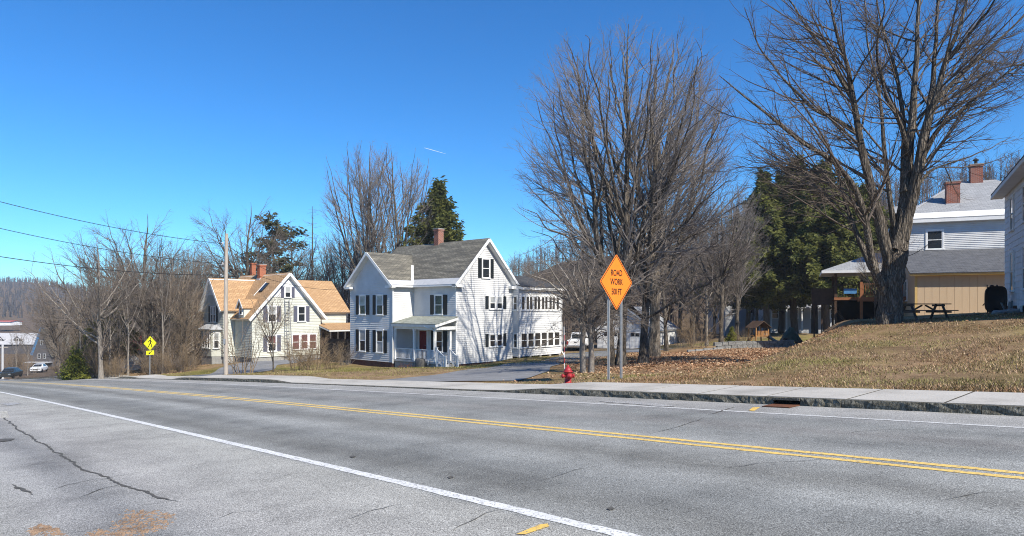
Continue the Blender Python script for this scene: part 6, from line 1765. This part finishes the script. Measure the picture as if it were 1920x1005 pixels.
place_tree('young_tree', tD, at(1250, 52), 'slender bare tree by the garage side, right of the rough barked trunk', rz=1.0)
# low tangled crab apple with twin stems
rng = RS(33); stc = []
for k in range(9):
    a_ = k * .7 + rng.rand() * .5; q = np.linspace(0, 1, 9)
    sx = .16 * (-1) ** k
    tl = np.radians(rng.uniform(25, 72)); L_ = rng.uniform(3.6, 5.0)
    hgt = 2.0 + rng.uniform(-.3, .6)
    trunk = [[sx, 0, -.2, .13], [sx * 1.1, .02, .9, .10], [sx * .9, 0, hgt, .085]]
    for f in q[1:]:
        trunk.append([sx + math.cos(a_) * math.sin(tl) * L_ * f, math.sin(a_) * math.sin(tl) * L_ * f, hgt + math.cos(tl) * L_ * f * (1.15 - .35 * f), .06 * (1 - f) + .007])
    stc.append(np.array(trunk))
cfgc = dict(kink=.14, levels=[lv(L_limb, dens=2.4, ratio=.45, lmin=.9, lmax=2.8, ang=(30, 80), up=-.03, wig=.16), lv(L_br, dens=3.4, ang=(30, 75), up=-.01, wig=.16, lmax=1.4), lv(L_tw, dens=3.2, ang=(30, 75), up=0, wig=.2, lmin=.4, lmax=.9, rmin=.006), lv(L_fi, dens=2.0, up=0, lmin=.25, rmin=.006)])
tE = finish(stc, rng, 'bark_pale', 'twig_brown', cfgc, V(0, 0, 0))
place_tree('crab_apple_tree', tE, at(1101, 27.0), 'low tangled bare crab apple with twin trunks left of the orange sign')

# --- prototypes for the other bare trees
def proto(seed, h, r0, split, nl, spread, lean=(0, 0), dens=1.0, bark='bark_grey', twig='twig_brown', up=.04, ang=(24, 58), fine=1.0, env=None):
    rng = RS(seed)
    st_ = vase_stems(rng, h, r0, split, nl, spread, lean)
    cfg = dict(kink=.10, env=env, levels=[
        lv(L_limb, dens=1.7 * dens, f0=.15, ratio=.52, lmin=.9, lmax=5.0, ang=ang, up=up, wig=.07), lv(L_br, dens=2.2 * dens, ang=ang, ratio=.5, lmax=2.6), lv(L_tw, dens=1.9 * dens * fine, lmin=.5, lmax=1.5, rmin=.006), lv(L_fi, dens=.9 * dens * fine, lmin=.4, lmax=.7, rmin=.005)])
    return finish(st_, rng, bark, twig, cfg, V(0, 0, 0))
PR = {
    'round': proto(101, 14, .21, .26, 9, 38, dens=1.15, env=(8.6, 5.4, 5.6)),
    'tall': proto(102, 19, .24, .16, 11, 18, dens=.9, twig='twig_mauve', ang=(16, 42), env=(10.5, 4.3, 8.8)),
    'wide': proto(103, 12.5, .19, .24, 9, 46, (.03, .02), dens=1.25, bark='bark_pale', up=.03, env=(7.2, 5.8, 5.4)),
    'slim': proto(104, 11, .10, .40, 5, 22, dens=1.5, bark='bark_pale', env=(7.0, 2.1, 4.2)),
    'slim2': proto(105, 9, .08, .3, 6, 28, (.08, 0), dens=1.6, twig='twig_tan', env=(5.6, 2.2, 3.6)),
    'scrub': proto(106, 6.5, .07, .15, 7, 38, dens=1.05, twig='twig_tan', bark='bark_dark', up=.02, ang=(25, 65), env=(3.4, 2.8, 3.2)),
    'lean': proto(107, 12, .16, .3, 7, 32, (.26, .05), dens=1.2, bark='bark_dark'),
}
def bare(kind, u, Yd, h, label, group=None, rz=None, name='bare_tree', dz=-.1, hp={'round': 14, 'tall': 19, 'wide': 12.5, 'slim': 11, 'slim2': 9, 'scrub': 6.5, 'lean': 12}):
    return place_tree(name, PR[kind], at(u, Yd, dz=dz), label, group, rz if rz is not None else (u * .37) % 6.28, h / hp[kind])
# left wood, individually recognisable
bare('wide', 190, 53, 12.0, 'tall bare tree with pale trunk leaning over the road at left', rz=2.6)
bare('round', 272, 60, 15.0, 'tallest bare tree of the roadside wood, behind the pedestrian crossing sign', rz=.6)
bare('lean', 124, 62, 9.5, 'bare tree with tilted trunk left of the green bush', rz=3.3)
bare('round', 300, 63, 12.5, 'dark bare tree just right of the pedestrian crossing sign', rz=2.0)
bare('tall', 218, 70, 14.0, 'upright bare tree between the pale trunk and the crossing sign', rz=1.0)
bare('round', 466, 80, 20.0, 'large round crowned bare tree rising behind the left gable of the sage house', rz=.2)
bare('round', 548, 82, 16.5, 'bare tree behind the pine above the sage house roof', rz=4.2)
bare('tall', 690, 74, 24.5, 'tall bare tree behind the left gable of the white house, left of two', rz=.5)
bare('tall', 742, 76, 24.3, 'tall bare tree rising behind the white house roof, right of two', rz=2.9)
bare('tall', 640, 84, 17, 'bare tree behind the gap between the sage and white houses', rz=2.1)
bare('slim', 612, 80, 14, 'slender bare tree above the right end of the orange roof', rz=2.0)
LMS = [(8, 'the dark far car'), (40, 'the long white roofed house'), (66, 'the far white car'), (79, 'the steep dark gable'), (144, 'the bright green bush'), (190, 'the tall pale trunked tree'), (249, 'the red roofed shed'), (281, 'the pedestrian crossing sign'), (345, 'the dark pine'), (380, 'the sage house front')]
USED = set()
def wood_label(what, u, Yd, fallback):
    """name a background plant by the landmark it is seen next to"""
    for lu, ln in sorted(LMS, key=lambda q: abs(q[0] - u))[:3]:
        du = u - lu
        rel = 'in line with' if abs(du) < 6 else ('just ' if abs(du) < 16 else '') + ('left of' if du < 0 else 'right of')
        for depth in (['at the wood front'] if Yd < 62 else ['inside the wood'] if Yd < 76 else ['deep in the wood']):
            l_ = f'{what} {depth}, {rel} {ln}'
            if l_ not in USED:
                USED.add(l_); return l_
    return fallback
KW = {'slim': 'slender bare tree', 'slim2': 'spindly bare sapling', 'round': 'round crowned bare tree', 'wide': 'spreading bare tree', 'lean': 'tilted bare tree', 'tall': 'tall upright bare tree'}
GL = 'bare trees in the roadside wood'
for i, (k, u, Yd, h) in enumerate([('slim', 150, 58, 9), ('slim2', 165, 66, 8), ('slim', 206, 57, 9), ('slim', 224, 59, 10), ('slim2', 270, 66, 9), ('slim', 285, 61, 11), ('slim', 318, 60, 10), ('slim', 330, 66, 12), ('slim2', 338, 58, 9), ('slim', 350, 64, 12), ('slim', 362, 70, 13), ('slim2', 372, 72, 12), ('slim', 112, 72, 8), ('slim2', 118, 76, 7), ('slim', 272, 70, 12), ('round', 345, 80, 14), ('round', 180, 80, 12.5), ('round', 120, 86, 11), ('wide', 235, 84, 12), ('round', 300, 88, 13), ('lean', 380, 82, 13), ('tall', 400, 86, 15), ('slim', 108, 92, 9), ('slim', 240, 56.5, 9), ('slim', 304, 57, 10.5), ('slim', 52, 108, 7), ('slim', 30, 125, 8), ('round', 150, 105, 12), ('round', 210, 110, 12), ('round', 265, 112, 12.5), ('wide', 330, 104, 13)]):
    bare(k, u, Yd, h, wood_label(KW[k], u, Yd, 'thin bare tree lost in the thick of the brown roadside wood'), GL)
GS = 'bare scrub in the roadside wood'
for i in range(30):
    r_ = (i * 37 % 100) / 100.0
    us_, ys_ = 128 + i * 8.5, 56.5 + 9 * r_ + (4 if i < 5 else 0); hs_ = 3.2 + 2.6 * ((i * 53 % 100) / 100)
    if 222 < us_ < 272: continue
    bare('scrub', us_, ys_, hs_, wood_label('tangled tall scrub' if hs_ > 4.5 else 'tangled low scrub', us_, ys_, 'tangled bare scrub lost in the edge of the roadside wood'), GS, rz=i * 1.3, name='scrub_tree')
GH = 'bare trees between and behind the houses'
for k, u, Yd, h, lab in [('round', 585, 88, 15, 'round bare tree behind the right slope of the orange roof'), ('slim', 655, 78, 15, 'slender bare trunk in the gap between the two gabled houses'), ('slim', 668, 80, 16, 'slender bare tree rising by the left eave of the white house'), ('round', 500, 92, 15, 'round bare tree directly behind the red chimneys'), ('slim', 440, 82, 13, 'slender bare tree just right of the utility pole top'), ('round', 415, 92, 15, 'round bare tree behind the utility pole, left of the chimneys'), ('wide', 800, 95, 13, 'spreading bare tree behind the white house ridge, left of its chimney'), ('slim', 715, 80, 17, 'slender bare tree between the two tall trees, nearer the left one'), ('slim', 770, 82, 16, 'slender bare tree between the tall right tree and the dark hemlock'), ('round', 850, 98, 12, 'round bare tree just right of the white house chimney')]:
    bare(k, u, Yd, h, lab, GH)
GR = 'bare trees behind the white house on the right'
for k, u, Yd, h, lab in [('round', 945, 100, 12.5, 'round bare tree behind the peak of the white house gable'), ('tall', 975, 96, 14, 'upright bare tree rising over the sun room roof, nearest the gable'), ('round', 1010, 90, 12, 'round bare tree behind the sun room roof'), ('wide', 1040, 86, 11, 'spreading bare tree behind the right end of the sun room'), ('round', 1075, 94, 13, 'round bare tree on the slope above the pickup truck'), ('tall', 1120, 96, 15, 'tall bare tree on the slope left of the orange sign'), ('round', 925, 112, 14, 'far round bare tree seen left of the white house gable slope'), ('round', 1160, 100, 14, 'round bare tree on the slope seen past the orange sign'), ('slim', 990, 82, 11, 'slender bare tree standing close behind the sun room'), ('wide', 1100, 105, 13, 'low spreading bare tree on the slope behind the crab apple'), ('round', 1225, 88, 13, 'round bare tree behind the garage roof, nearer its doors'), ('round', 1275, 84, 14, 'round bare tree behind the garage roof, nearer its sunlit wall')]:
    bare(k, u, Yd, h, lab, GR)
bare('round', 1352, 56, 13.5, 'forked bare tree behind the low stone wall', rz=1.2)
bare('tall', 1382, 62, 15.5, 'tall bare tree left of the hemlocks', rz=.4)
bare('wide', 1325, 60, 10, 'spreading bare tree over the bushes left of the stone wall', rz=3.0)
bare('round', 1300, 70, 13, 'bare tree behind the right end of the garage', rz=5.0)
bare('slim2', 1640, 42, 5.0, 'pale multi stemmed sapling before the wooden deck', rz=.8)
GQ = 'bare trees behind the back lawn'
for k, u, Yd, h, lab in [('round', 1420, 92, 14, 'round bare tree behind the left hemlock'), ('tall', 1340, 90, 16, 'tall bare tree behind the forked tree by the stone wall'), ('round', 1470, 95, 14, 'round bare tree behind the gap between the hemlocks'), ('round', 1590, 80, 15, 'round bare tree behind the covered porch roof'), ('tall', 1650, 84, 15, 'tall bare tree behind the maple trunk and deck'), ('round', 1700, 78, 13, 'round bare tree behind the left corner of the annexed house')]:
    bare(k, u, Yd, h, lab, GQ)
# --- shrubs
def shrub_mesh(seed, h, w, n_, twig, dens=1.0, thick=.012):
    rng = RS(seed); sts = []
    for k in range(n_):
        a_ = rng.rand() * 6.28; rr_ = w * .25 * math.sqrt(rng.rand()); q = np.linspace(0, 1, 7)
        tl = rng.uniform(.05, .75); L_ = h * rng.uniform(.7, 1.05)
        out = np.sin(tl) * L_ * q ** 1.1
        sts.append(np.stack([math.cos(a_) * (rr_ + out * w / h * 1.1), math.sin(a_) * (rr_ + out * w / h * 1.1), np.cos(tl) * L_ * q - .05, thick * (1 - q * .8)], -1))
    cfg = dict(kink=.06, levels=[lv(L_br, dens=2.4 * dens, f0=.2, ratio=.5, lmin=.3, lmax=1.2, ang=(20, 55), S=3), lv(L_tw, dens=3.2 * dens, lmin=.15, lmax=.6, K=3), lv(L_fi, dens=2.2 * dens, lmin=.1, lmax=.3)])
    return finish(sts, rng, twig, twig, cfg, V(0, 0, 0))
SH = shrub_mesh(201, 2.6, 2.6, 36, 'shrub_tan')
SH2 = shrub_mesh(202, 2.2, 1.6, 14, 'twig_tan', .8, .018)
SH3 = shrub_mesh(203, 2.0, 2.2, 30, 'twig_brown', .9)
def shrub(ms, u, Yd, sc, label, group=None, rz=0, name='bare_shrub'): return place_tree(name, ms, at(u, Yd), label, group, rz, sc, 'shrub', 'branches')
shrub(SH, 22, 130, 1.4, 'tan bush before the dark wall of the long white roofed house', None, 0.4)
shrub(SH, 48, 128, 1.5, 'tan bush below the right end of the long white roof', None, 2.4)
shrub(SH3, 62, 112, .8, 'brown bush in front of the far white car', None, 1.0)
shrub(SH3, 30, 104, .9, 'brown bush between the dark far car and the white far car', None, 2.0)
shrub(SH2, 456, 45, 1.75, 'thin bare shrub beside the utility pole', rz=.3)
shrub(SH, 562, 47, 1.05, 'dense tan shrub right of the small tree by the sage house', rz=.5)
shrub(SH, 590, 46, 1.10, 'dense tan shrub in the middle of the row before the side porch', rz=2.5)
shrub(SH, 622, 48, .78, 'dense tan shrub nearest to the white house', rz=4.1)
bare('slim2', 513, 44, 5.6, 'small bare tree in front of the sunlit sage gable', rz=2.4, name='young_tree')
shrub(SH3, 645, 52, .9, 'dark bare shrub at the corner of the white house', rz=1.0)
shrub(SH, 1308, 53, 1.15, 'large round tan bush at the left end of the stone wall', rz=1.1)
shrub(SH3, 1280, 56, .9, 'brown bush beside the right wall of the garage', rz=.1)
shrub(SH, 1395, 55, .62, 'tan bush beside the bird feeder', rz=3.1)
shrub(SH3, 1112, 27.5, .42, 'low brown brush at the foot of the crab apple', rz=3.1)
GB = 'brown brush along the wood edge'
for i in range(20):
    u_ = 105 + i * 13.2
    if 226 < u_ < 268: continue
    yb_ = 54.5 + 3.5 * ((i * 29 % 10) / 10) + (8 if i < 4 else 0)
    shrub((SH3, SH)[i % 2], u_, yb_, .55 + .45 * ((i * 7 % 10) / 10), wood_label('tan brush' if i % 2 else 'dark brown brush', u_, yb_, 'brown brush hidden among the scrub of the roadside wood'), GB, rz=i)
rust = shrub_mesh(204, .42, .9, 16, 'shrub_rust', 1.6, .008)
c_ = H.P(PW - .4, 2.6, 0); place_tree('dried_plant', rust, (c_[0], c_[1], gz(c_[0], c_[1])), 'rust coloured dried plant in front of the porch railing', None, 0, 1, 'plant', 'stems')

# --- evergreens
def conifer(seed, h, w, nb_, spr, mat, bark='bark_dark', bare_to=.12, droop=.25, leaf=.26, ragged=.25, lw=.36, shape=1.0, top=1.0):
    rng = RS(seed)
    T = TreeMesh()
    q = np.linspace(0, 1, 14)
    tr_ = np.stack([.02 * h * np.sin(q * 3 + seed), .015 * h * np.sin(q * 2.3 + seed), q * h - .2, .02 * h * (1 - q) ** .9 + .015], -1)
    T.add(tr_[None, :, :3], tr_[None, :, 3], 9)
    f = bare_to + (1 - bare_to) * (rng.rand(nb_) ** .9)
    z = f * h; az_ = rng.rand(nb_) * 6.28
    prof = np.clip(1 - (f - bare_to) / (1 - bare_to), 0, 1) ** shape
    prof = np.minimum(prof, .35 + 4 * (f - bare_to + .03))
    L_ = np.maximum(w * prof * rng.uniform(1 - ragged * 1.6, 1 + ragged, nb_), .35)
    K = 7; s_ = np.linspace(0, 1, K)[None]
    bx = np.interp(z, tr_[:, 2], tr_[:, 0]); by = np.interp(z, tr_[:, 2], tr_[:, 1])
    rise = rng.uniform(-.05, .22, nb_)[:, None] + .25 * (f[:, None] - .5)
    P = np.stack([bx[:, None] + np.cos(az_)[:, None] * L_[:, None] * s_, by[:, None] + np.sin(az_)[:, None] * L_[:, None] * s_, z[:, None] + L_[:, None] * (rise * s_ - droop * s_ ** 2)], -1)
    P += np.cumsum(rng.normal(0, .03, P.shape), axis=1)
    R = (.008 + .007 * L_)[:, None] * (1 - .85 * s_)
    T.add(P, R, 4)
    cnt = np.maximum((L_ * spr).astype(int), 4)
    pid = np.repeat(np.arange(nb_), cnt); M = len(pid)
    fs = np.clip(rng.rand(M) ** .75, .08, 1)
    g = fs * (K - 1); i0 = np.minimum(g.astype(int), K - 2); fr = g - i0
    c = P[pid, i0] * (1 - fr)[:, None] + P[pid, i0 + 1] * fr[:, None]
    c = c + rng.normal(0, 1, (M, 3)) * V(.10, .10, .20)
    tan = P[pid, i0 + 1] - P[pid, i0]; tan /= np.linalg.norm(tan, axis=1, keepdims=True)
    side = np.cross(tan, (0, 0, 1.0)); side /= np.maximum(np.linalg.norm(side, axis=1, keepdims=True), 1e-6)
    sg_ = np.where(rng.rand(M) < .5, -1, 1)[:, None]
    d = tan * rng.uniform(.2, 1.0, M)[:, None] + side * sg_ * rng.uniform(.2, 1.1, M)[:, None] + rng.normal(0, .28, (M, 3)) - V(0, 0, .22)
    d /= np.linalg.norm(d, axis=1, keepdims=True)
    ln = leaf * rng.uniform(.6, 1.5, M)[:, None]
    wv = np.cross(d, rng.normal(0, 1.0, (M, 3)) + V(0, 0, .5)); wv /= np.maximum(np.linalg.norm(wv, axis=1, keepdims=True), 1e-6)
    wv *= ln * lw * .5
    a0 = c; a1 = c + d * ln * .55 + wv; a2 = c + d * ln; a3 = c + d * ln * .5 - wv
    v = np.stack([a0, a1, a2, a3], 1).reshape(-1, 3)
    F_ = np.arange(M * 4).reshape(M, 4)
    return T.mesh('trunk', bark), mesh_from('crown', v, F_, mat)
HM3 = conifer(306, 16, 7.6, 300, 60, 'needle_hemlock', bare_to=.08, leaf=.42, droop=.14, ragged=.4, shape=1.0)
HM = conifer(301, 16, 5.7, 300, 75, 'needle_hemlock', bare_to=.24, leaf=.40, droop=.16, ragged=.4, shape=.95)
HM2 = conifer(302, 17, 6.1, 330, 72, 'needle_hemlock', bare_to=.22, leaf=.40, droop=.18, ragged=.45, shape=.9)
PN = conifer(303, 17, 6.0, 95, 42, 'needle_pine', bare_to=.22, leaf=.42, droop=.0, ragged=.7, shape=.6, lw=.4)
LM = conifer(304, 3.2, 1.7, 90, 60, 'needle_lime', bare_to=.02, leaf=.22, droop=.2, lw=.5)
def conif(ms, u, Yd, sc, label, group=None, rz=0., name='hemlock_tree', dz=-.1): return place_tree(name, ms, at(u, Yd, dz=dz), label, group, rz, sc)
def to_top(u, Yd, v, h): return (CAMZ + (HZ - v) / FPX * Yd - gz((u - 960) / FPX * Yd, Yd)) / h
for ms, h, u, Yd, v, lab, rz_ in ((HM3, 16, 818, 76, 340, 'lone dark hemlock rising behind the white house chimney', .4), (HM, 16, 1436, 74, 322, 'dark hemlock at the left of the group behind the back lawn', 1.0), (HM2, 17, 1494, 75, 296, 'tall hemlock in the middle of the group behind the back lawn', 2.0),
        (HM, 16, 1548, 72, 304, 'hemlock standing just left of the covered porch', 3.0), (HM2, 17, 1588, 76, 335, 'hemlock behind the covered porch roof', 4.4), (HM, 16, 1466, 84, 330, 'dark hemlock filling the gap behind the two left hemlocks', 0.2), (HM2, 17, 1528, 82, 315, 'dark hemlock behind the middle of the group', 3.6), (HM2, 17, 1618, 74, 345, 'dark hemlock beside the left edge of the maple trunk', 2.7), (HM, 16, 1404, 80, 385, 'smaller hemlock half hidden behind bare trees left of the group', 5.1)):
    conif(ms, u, Yd, to_top(u, Yd, v, h), lab, None, rz_)
conif(PN, 515, 86, to_top(515, 86, 402, 17), 'broad dark pine behind the two red chimneys', name='pine_tree', rz=.7)
conif(PN, 345, 78, to_top(345, 78, 520, 17), 'dark pine deep in the roadside wood beside the sage house', name='pine_tree', rz=2.)
conif(HM, 215, 66, to_top(215, 66, 555, 16), 'dark evergreen behind the pale trunked tree in the roadside wood', rz=2.5)
conif(HM, 170, 63, to_top(170, 63, 600, 16), 'dark evergreen left of the pale trunk in the roadside wood', rz=.5)
conif(LM, 143, 55, .8, 'bright green evergreen bush at the left wood edge', name='evergreen_bush', rz=.5)
conif(LM, 1372, 58, .5, 'small green bush beside the forked bare tree', name='evergreen_bush', rz=1.5)
# dead spire
rng = RS(41); q = np.linspace(0, 1, 12)
sp_st = [np.stack([0 * q, 0 * q, 17 * q, .2 * (1 - q) + .02], -1)]
dead = finish(sp_st, rng, 'bark_dark', 'twig_brown', dict(kink=.03, levels=[lv(L_limb, dens=7, f0=.2, f1=1, ang=(70, 100), ratio=.12, lmin=.4, lmax=2.0, up=.01, wig=.05), lv(L_br, dens=2.2, lmin=.2, lmax=.6), lv(L_tw, dens=1.5, lmax=.4), lv(L_fi, dens=.5)]), V(0, 0, 0))
place_tree('larch_tree', dead, at(586, 87, dz=-.1), 'thin spire shaped leafless larch right of the pine', None, 0, to_top(586, 87, 384, 17))

# --- far wooded hills: trunks and twigs too many to count
def hill_forest(name, n_, urange, kr, hrange, mat, seed, tw=26, wid=2.2, rr=.09):
    rng = RS(seed)
    u = rng.uniform(*urange, n_); k = rng.uniform(*kr, n_)
    rd = np.interp(u, RU, RD); y = rd * k; x = (u - 960) / FPX * y
    z = ground(x, y); h = rng.uniform(*hrange, n_)
    base = np.stack([x, y, z], -1)
    T = TreeMesh()
    P = np.stack([base, base + np.stack([rng.normal(0, .3, n_), rng.normal(0, .3, n_), h * .5], -1), base + np.stack([rng.normal(0, .6, n_), rng.normal(0, .6, n_), h], -1)], 1)
    T.add(P, np.stack([np.full(n_, rr * 1.6), np.full(n_, rr), np.full(n_, rr * .3)], -1), 3)
    pid = np.repeat(np.arange(n_), tw); M = len(pid)
    f = rng.uniform(.3, .95, M)
    p0 = base[pid] + (P[pid, 2] - base[pid]) * f[:, None]
    a_ = rng.rand(M) * 6.28; L_ = h[pid] * .38 * (1.25 - f) * rng.uniform(.5, 1.2, M)
    d = np.stack([np.cos(a_) * wid * .4, np.sin(a_) * wid * .4, rng.uniform(.4, 1.2, M)], -1); d /= np.linalg.norm(d, axis=1, keepdims=True)
    p1 = p0 + d * L_[:, None]
    w_ = np.cross(d, rng.normal(0, 1, (M, 3))); w_ /= np.linalg.norm(w_, axis=1, keepdims=True); w_ *= (rr * .55)
    v = np.stack([p0 - w_, p0 + w_, p1], 1).reshape(-1, 3)
    Fq = np.concatenate([T.f[0]]); 
    tv = T.v[0]
    vs = np.concatenate([tv, v]); b_ = len(tv)
    # fork each twig once more
    v2 = []
    tri = np.arange(M * 3).reshape(M, 3) + b_
    q0 = p0 + d * (L_ * .5)[:, None]
    d2 = d + rng.normal(0, .6, (M, 3)); d2 /= np.linalg.norm(d2, axis=1, keepdims=True)
    q1 = q0 + d2 * (L_ * .6)[:, None]
    vb = np.stack([q0 - w_ * .7, q0 + w_ * .7, q1], 1).reshape(-1, 3)
    tri2 = np.arange(M * 3).reshape(M, 3) + b_ + len(v)
    vs = np.concatenate([vs, vb])
    tq = np.concatenate([Fq[:, [0, 1, 2]], Fq[:, [0, 2, 3]]])
    me = mesh_from(name, vs, np.concatenate([tq, tri, tri2]), mat)
    return tag(link(name, me), kind='stuff')
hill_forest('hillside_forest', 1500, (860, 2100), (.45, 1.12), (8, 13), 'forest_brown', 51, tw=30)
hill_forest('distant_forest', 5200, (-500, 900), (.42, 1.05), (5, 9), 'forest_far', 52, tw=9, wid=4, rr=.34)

# --- leaf litter and turf
def scatter_mesh(name, pts, kind, rng, size, cols, flat=.35, green=None):
    M = len(pts)
    a_ = rng.rand(M) * 6.28
    if kind == 'leaf':
        e1 = np.stack([np.cos(a_), np.sin(a_), rng.normal(0, flat, M)], -1) * (size * rng.uniform(.6, 1.3, M))[:, None]
        e2 = np.stack([-np.sin(a_), np.cos(a_), rng.normal(0, flat, M)], -1) * (size * .6 * rng.uniform(.6, 1.2, M))[:, None]
        c = pts + V(0, 0, .012) + np.stack([0 * a_, 0 * a_, rng.rand(M) * .03], -1)
        v = np.stack([c - e1, c - e2 + V(0, 0, .01), c + e1, c + e2 + V(0, 0, .01)], 1).reshape(-1, 3); k = 4
    else:
        h = size * rng.uniform(.5, 1.4, M)
        lean = np.stack([np.cos(a_), np.sin(a_), 0 * a_], -1) * (h * rng.uniform(.3, 1.3, M))[:, None]
        w = np.stack([-np.sin(a_), np.cos(a_), 0 * a_], -1) * .007 * rng.uniform(.7, 1.6, M)[:, None]
        v = np.stack([pts - w, pts + w, pts + lean + np.stack([0 * h, 0 * h, h], -1)], 1).reshape(-1, 3); k = 3
    F_ = np.arange(M * k).reshape(M, k)
    me = mesh_from(name, v, F_, 'scatter')
    cols = np.array(cols); c = cols[rng.randint(len(cols), size=M)] * rng.uniform(.65, 1.3, (M, 1))
    if green is not None:
        w_ = np.sin(pts[:, 0] * .75 + 1.8 * np.sin(pts[:, 1] * .55 + .3)) * np.sin(pts[:, 1] * .95 + 1.3 * np.sin(pts[:, 0] * .6 + 1)) + rng.normal(0, .28, M)
        g_ = np.array([(.19, .175, .055), (.26, .235, .085), (.31, .27, .12)])[rng.randint(3, size=M)] * rng.uniform(.7, 1.2, (M, 1))
        c = np.where((w_ > .35)[:, None], g_, c); c = np.where((w_ < -.45)[:, None], c * np.array([.72, .62, .58]), c)
    rgba = np.concatenate([np.repeat(c, k, axis=0), np.ones((M * k, 1))], 1).astype(np.float32)
    at_ = me.attributes.new('tint', 'FLOAT_COLOR', 'POINT'); at_.data.foreach_set('color', rgba.ravel())
    return tag(link(name, me), kind='stuff')
rng = RS(61)
n_ = 42000
x = rng.normal(10.5, 5.5, n_); y = rng.normal(38, 8.0, n_)
s_, t_ = st(x, y); k_ = (t_ > 14.9 + rng.exponential(1.2, n_)) & (y < 49.5) & (y > 20) & ~((s_ > 17.5) & (t_ < 30) & (x < 2.5))
x2 = rng.uniform(-40, -27, 9000); y2 = 50 + rng.exponential(3, 9000); s2, t2 = st(x2, y2); k2 = (t2 > 15.2)
x3 = rng.normal(17, 5, 5000); y3 = rng.normal(27.5, 1.6, 5000)
xx = np.concatenate([x[k_], x2[k2], x3]); yy = np.concatenate([y[k_], y2[k2], y3])
sm, tm_ = st(xx, yy); k_ = (sm > np.interp(tm_, ST_, SE_) + .2 + rng.normal(0, .6, len(xx))) | (rng.rand(len(xx)) < .05)
k_ &= ~((abs(xx - 5) < 3.5) & (yy > 48) & (yy < 62))
xx, yy = xx[k_], yy[k_]
scatter_mesh('fallen_leaves', np.stack([xx, yy, ground(xx, yy)], -1), 'leaf', rng, .052, [(.43, .255, .145), (.33, .18, .10), (.22, .12, .07), (.50, .34, .21), (.38, .215, .12), (.42, .32, .21)])
rng = RS(62)
def turf(n_, xr, yr, cond, size, cols, seed):
    rng = RS(seed)
    x = rng.uniform(*xr, n_); y = yr[0] + (yr[1] - yr[0]) * rng.rand(n_) ** 1.5
    s_, t_ = st(x, y); k_ = cond(x, y, s_, t_)
    x, y = x[k_], y[k_]
    # tufts: uneven density
    m_ = (np.sin(x * 1.7 + 2 * np.sin(y * .9)) + np.sin(y * 2.1 + 1.5 * np.sin(x * 1.3)) + rng.normal(0, .8, len(x))) > -.6
    x, y = x[m_], y[m_]
    scatter_mesh('turf', np.stack([x, y, ground(x, y) - .005], -1), 'blade', rng, size, cols, green=True)
dryc = [(.43, .30, .185), (.35, .24, .14), (.26, .175, .10), (.50, .37, .24), (.24, .185, .08), (.37, .235, .15), (.16, .11, .065), (.20, .175, .06)]
turf(210000, (3, 26), (11, 31), lambda x, y, s, t: (t > 14.52) & (s < 14) & (x < .80 * y + 1), .058, dryc, 63)
turf(60000, (-8, 12), (18, 32), lambda x, y, s, t: (t > 14.55) & (t < 19) & (s > 2) & (s < 16.6), .05, dryc + [(.17, .18, .045)], 64)
turf(60000, (-32, 2), (24, 52), lambda x, y, s, t: (t > 14.55) & (s > 25.5) & (s < 62) & (t < 27) & ~((abs(s - 47.3) < 2.6)), .07, [(.20, .20, .05), (.28, .25, .09), (.36, .28, .15), (.17, .18, .045)], 65)
turf(40000, (-8, 8), (38, 56), lambda x, y, s, t: (t > 22), .07, [(.15, .17, .04), (.20, .20, .055), (.28, .25, .1)], 66)

# ------------------------------------------------------------------ thin air between here and the hills
hz = NT('haze')
hz.t.nodes.remove(hz.b)
pv = hz.n('ShaderNodeVolumePrincipled')
pv.inputs['Color'].default_value = (0.80, 0.88, 1.0, 1)
pv.inputs['Density'].default_value = 0.00028
pv.inputs['Anisotropy'].default_value = 0.0
hz.l(pv.outputs[0], hz.t.nodes['Material Output'].inputs['Volume'])

hb_ = MB().box((-2600, 2600), (-2600, 2600), (float(GZ.min()) - 1.0, 78))
tag(link('haze', hb_.mesh('haze', 'haze')), kind='stuff')
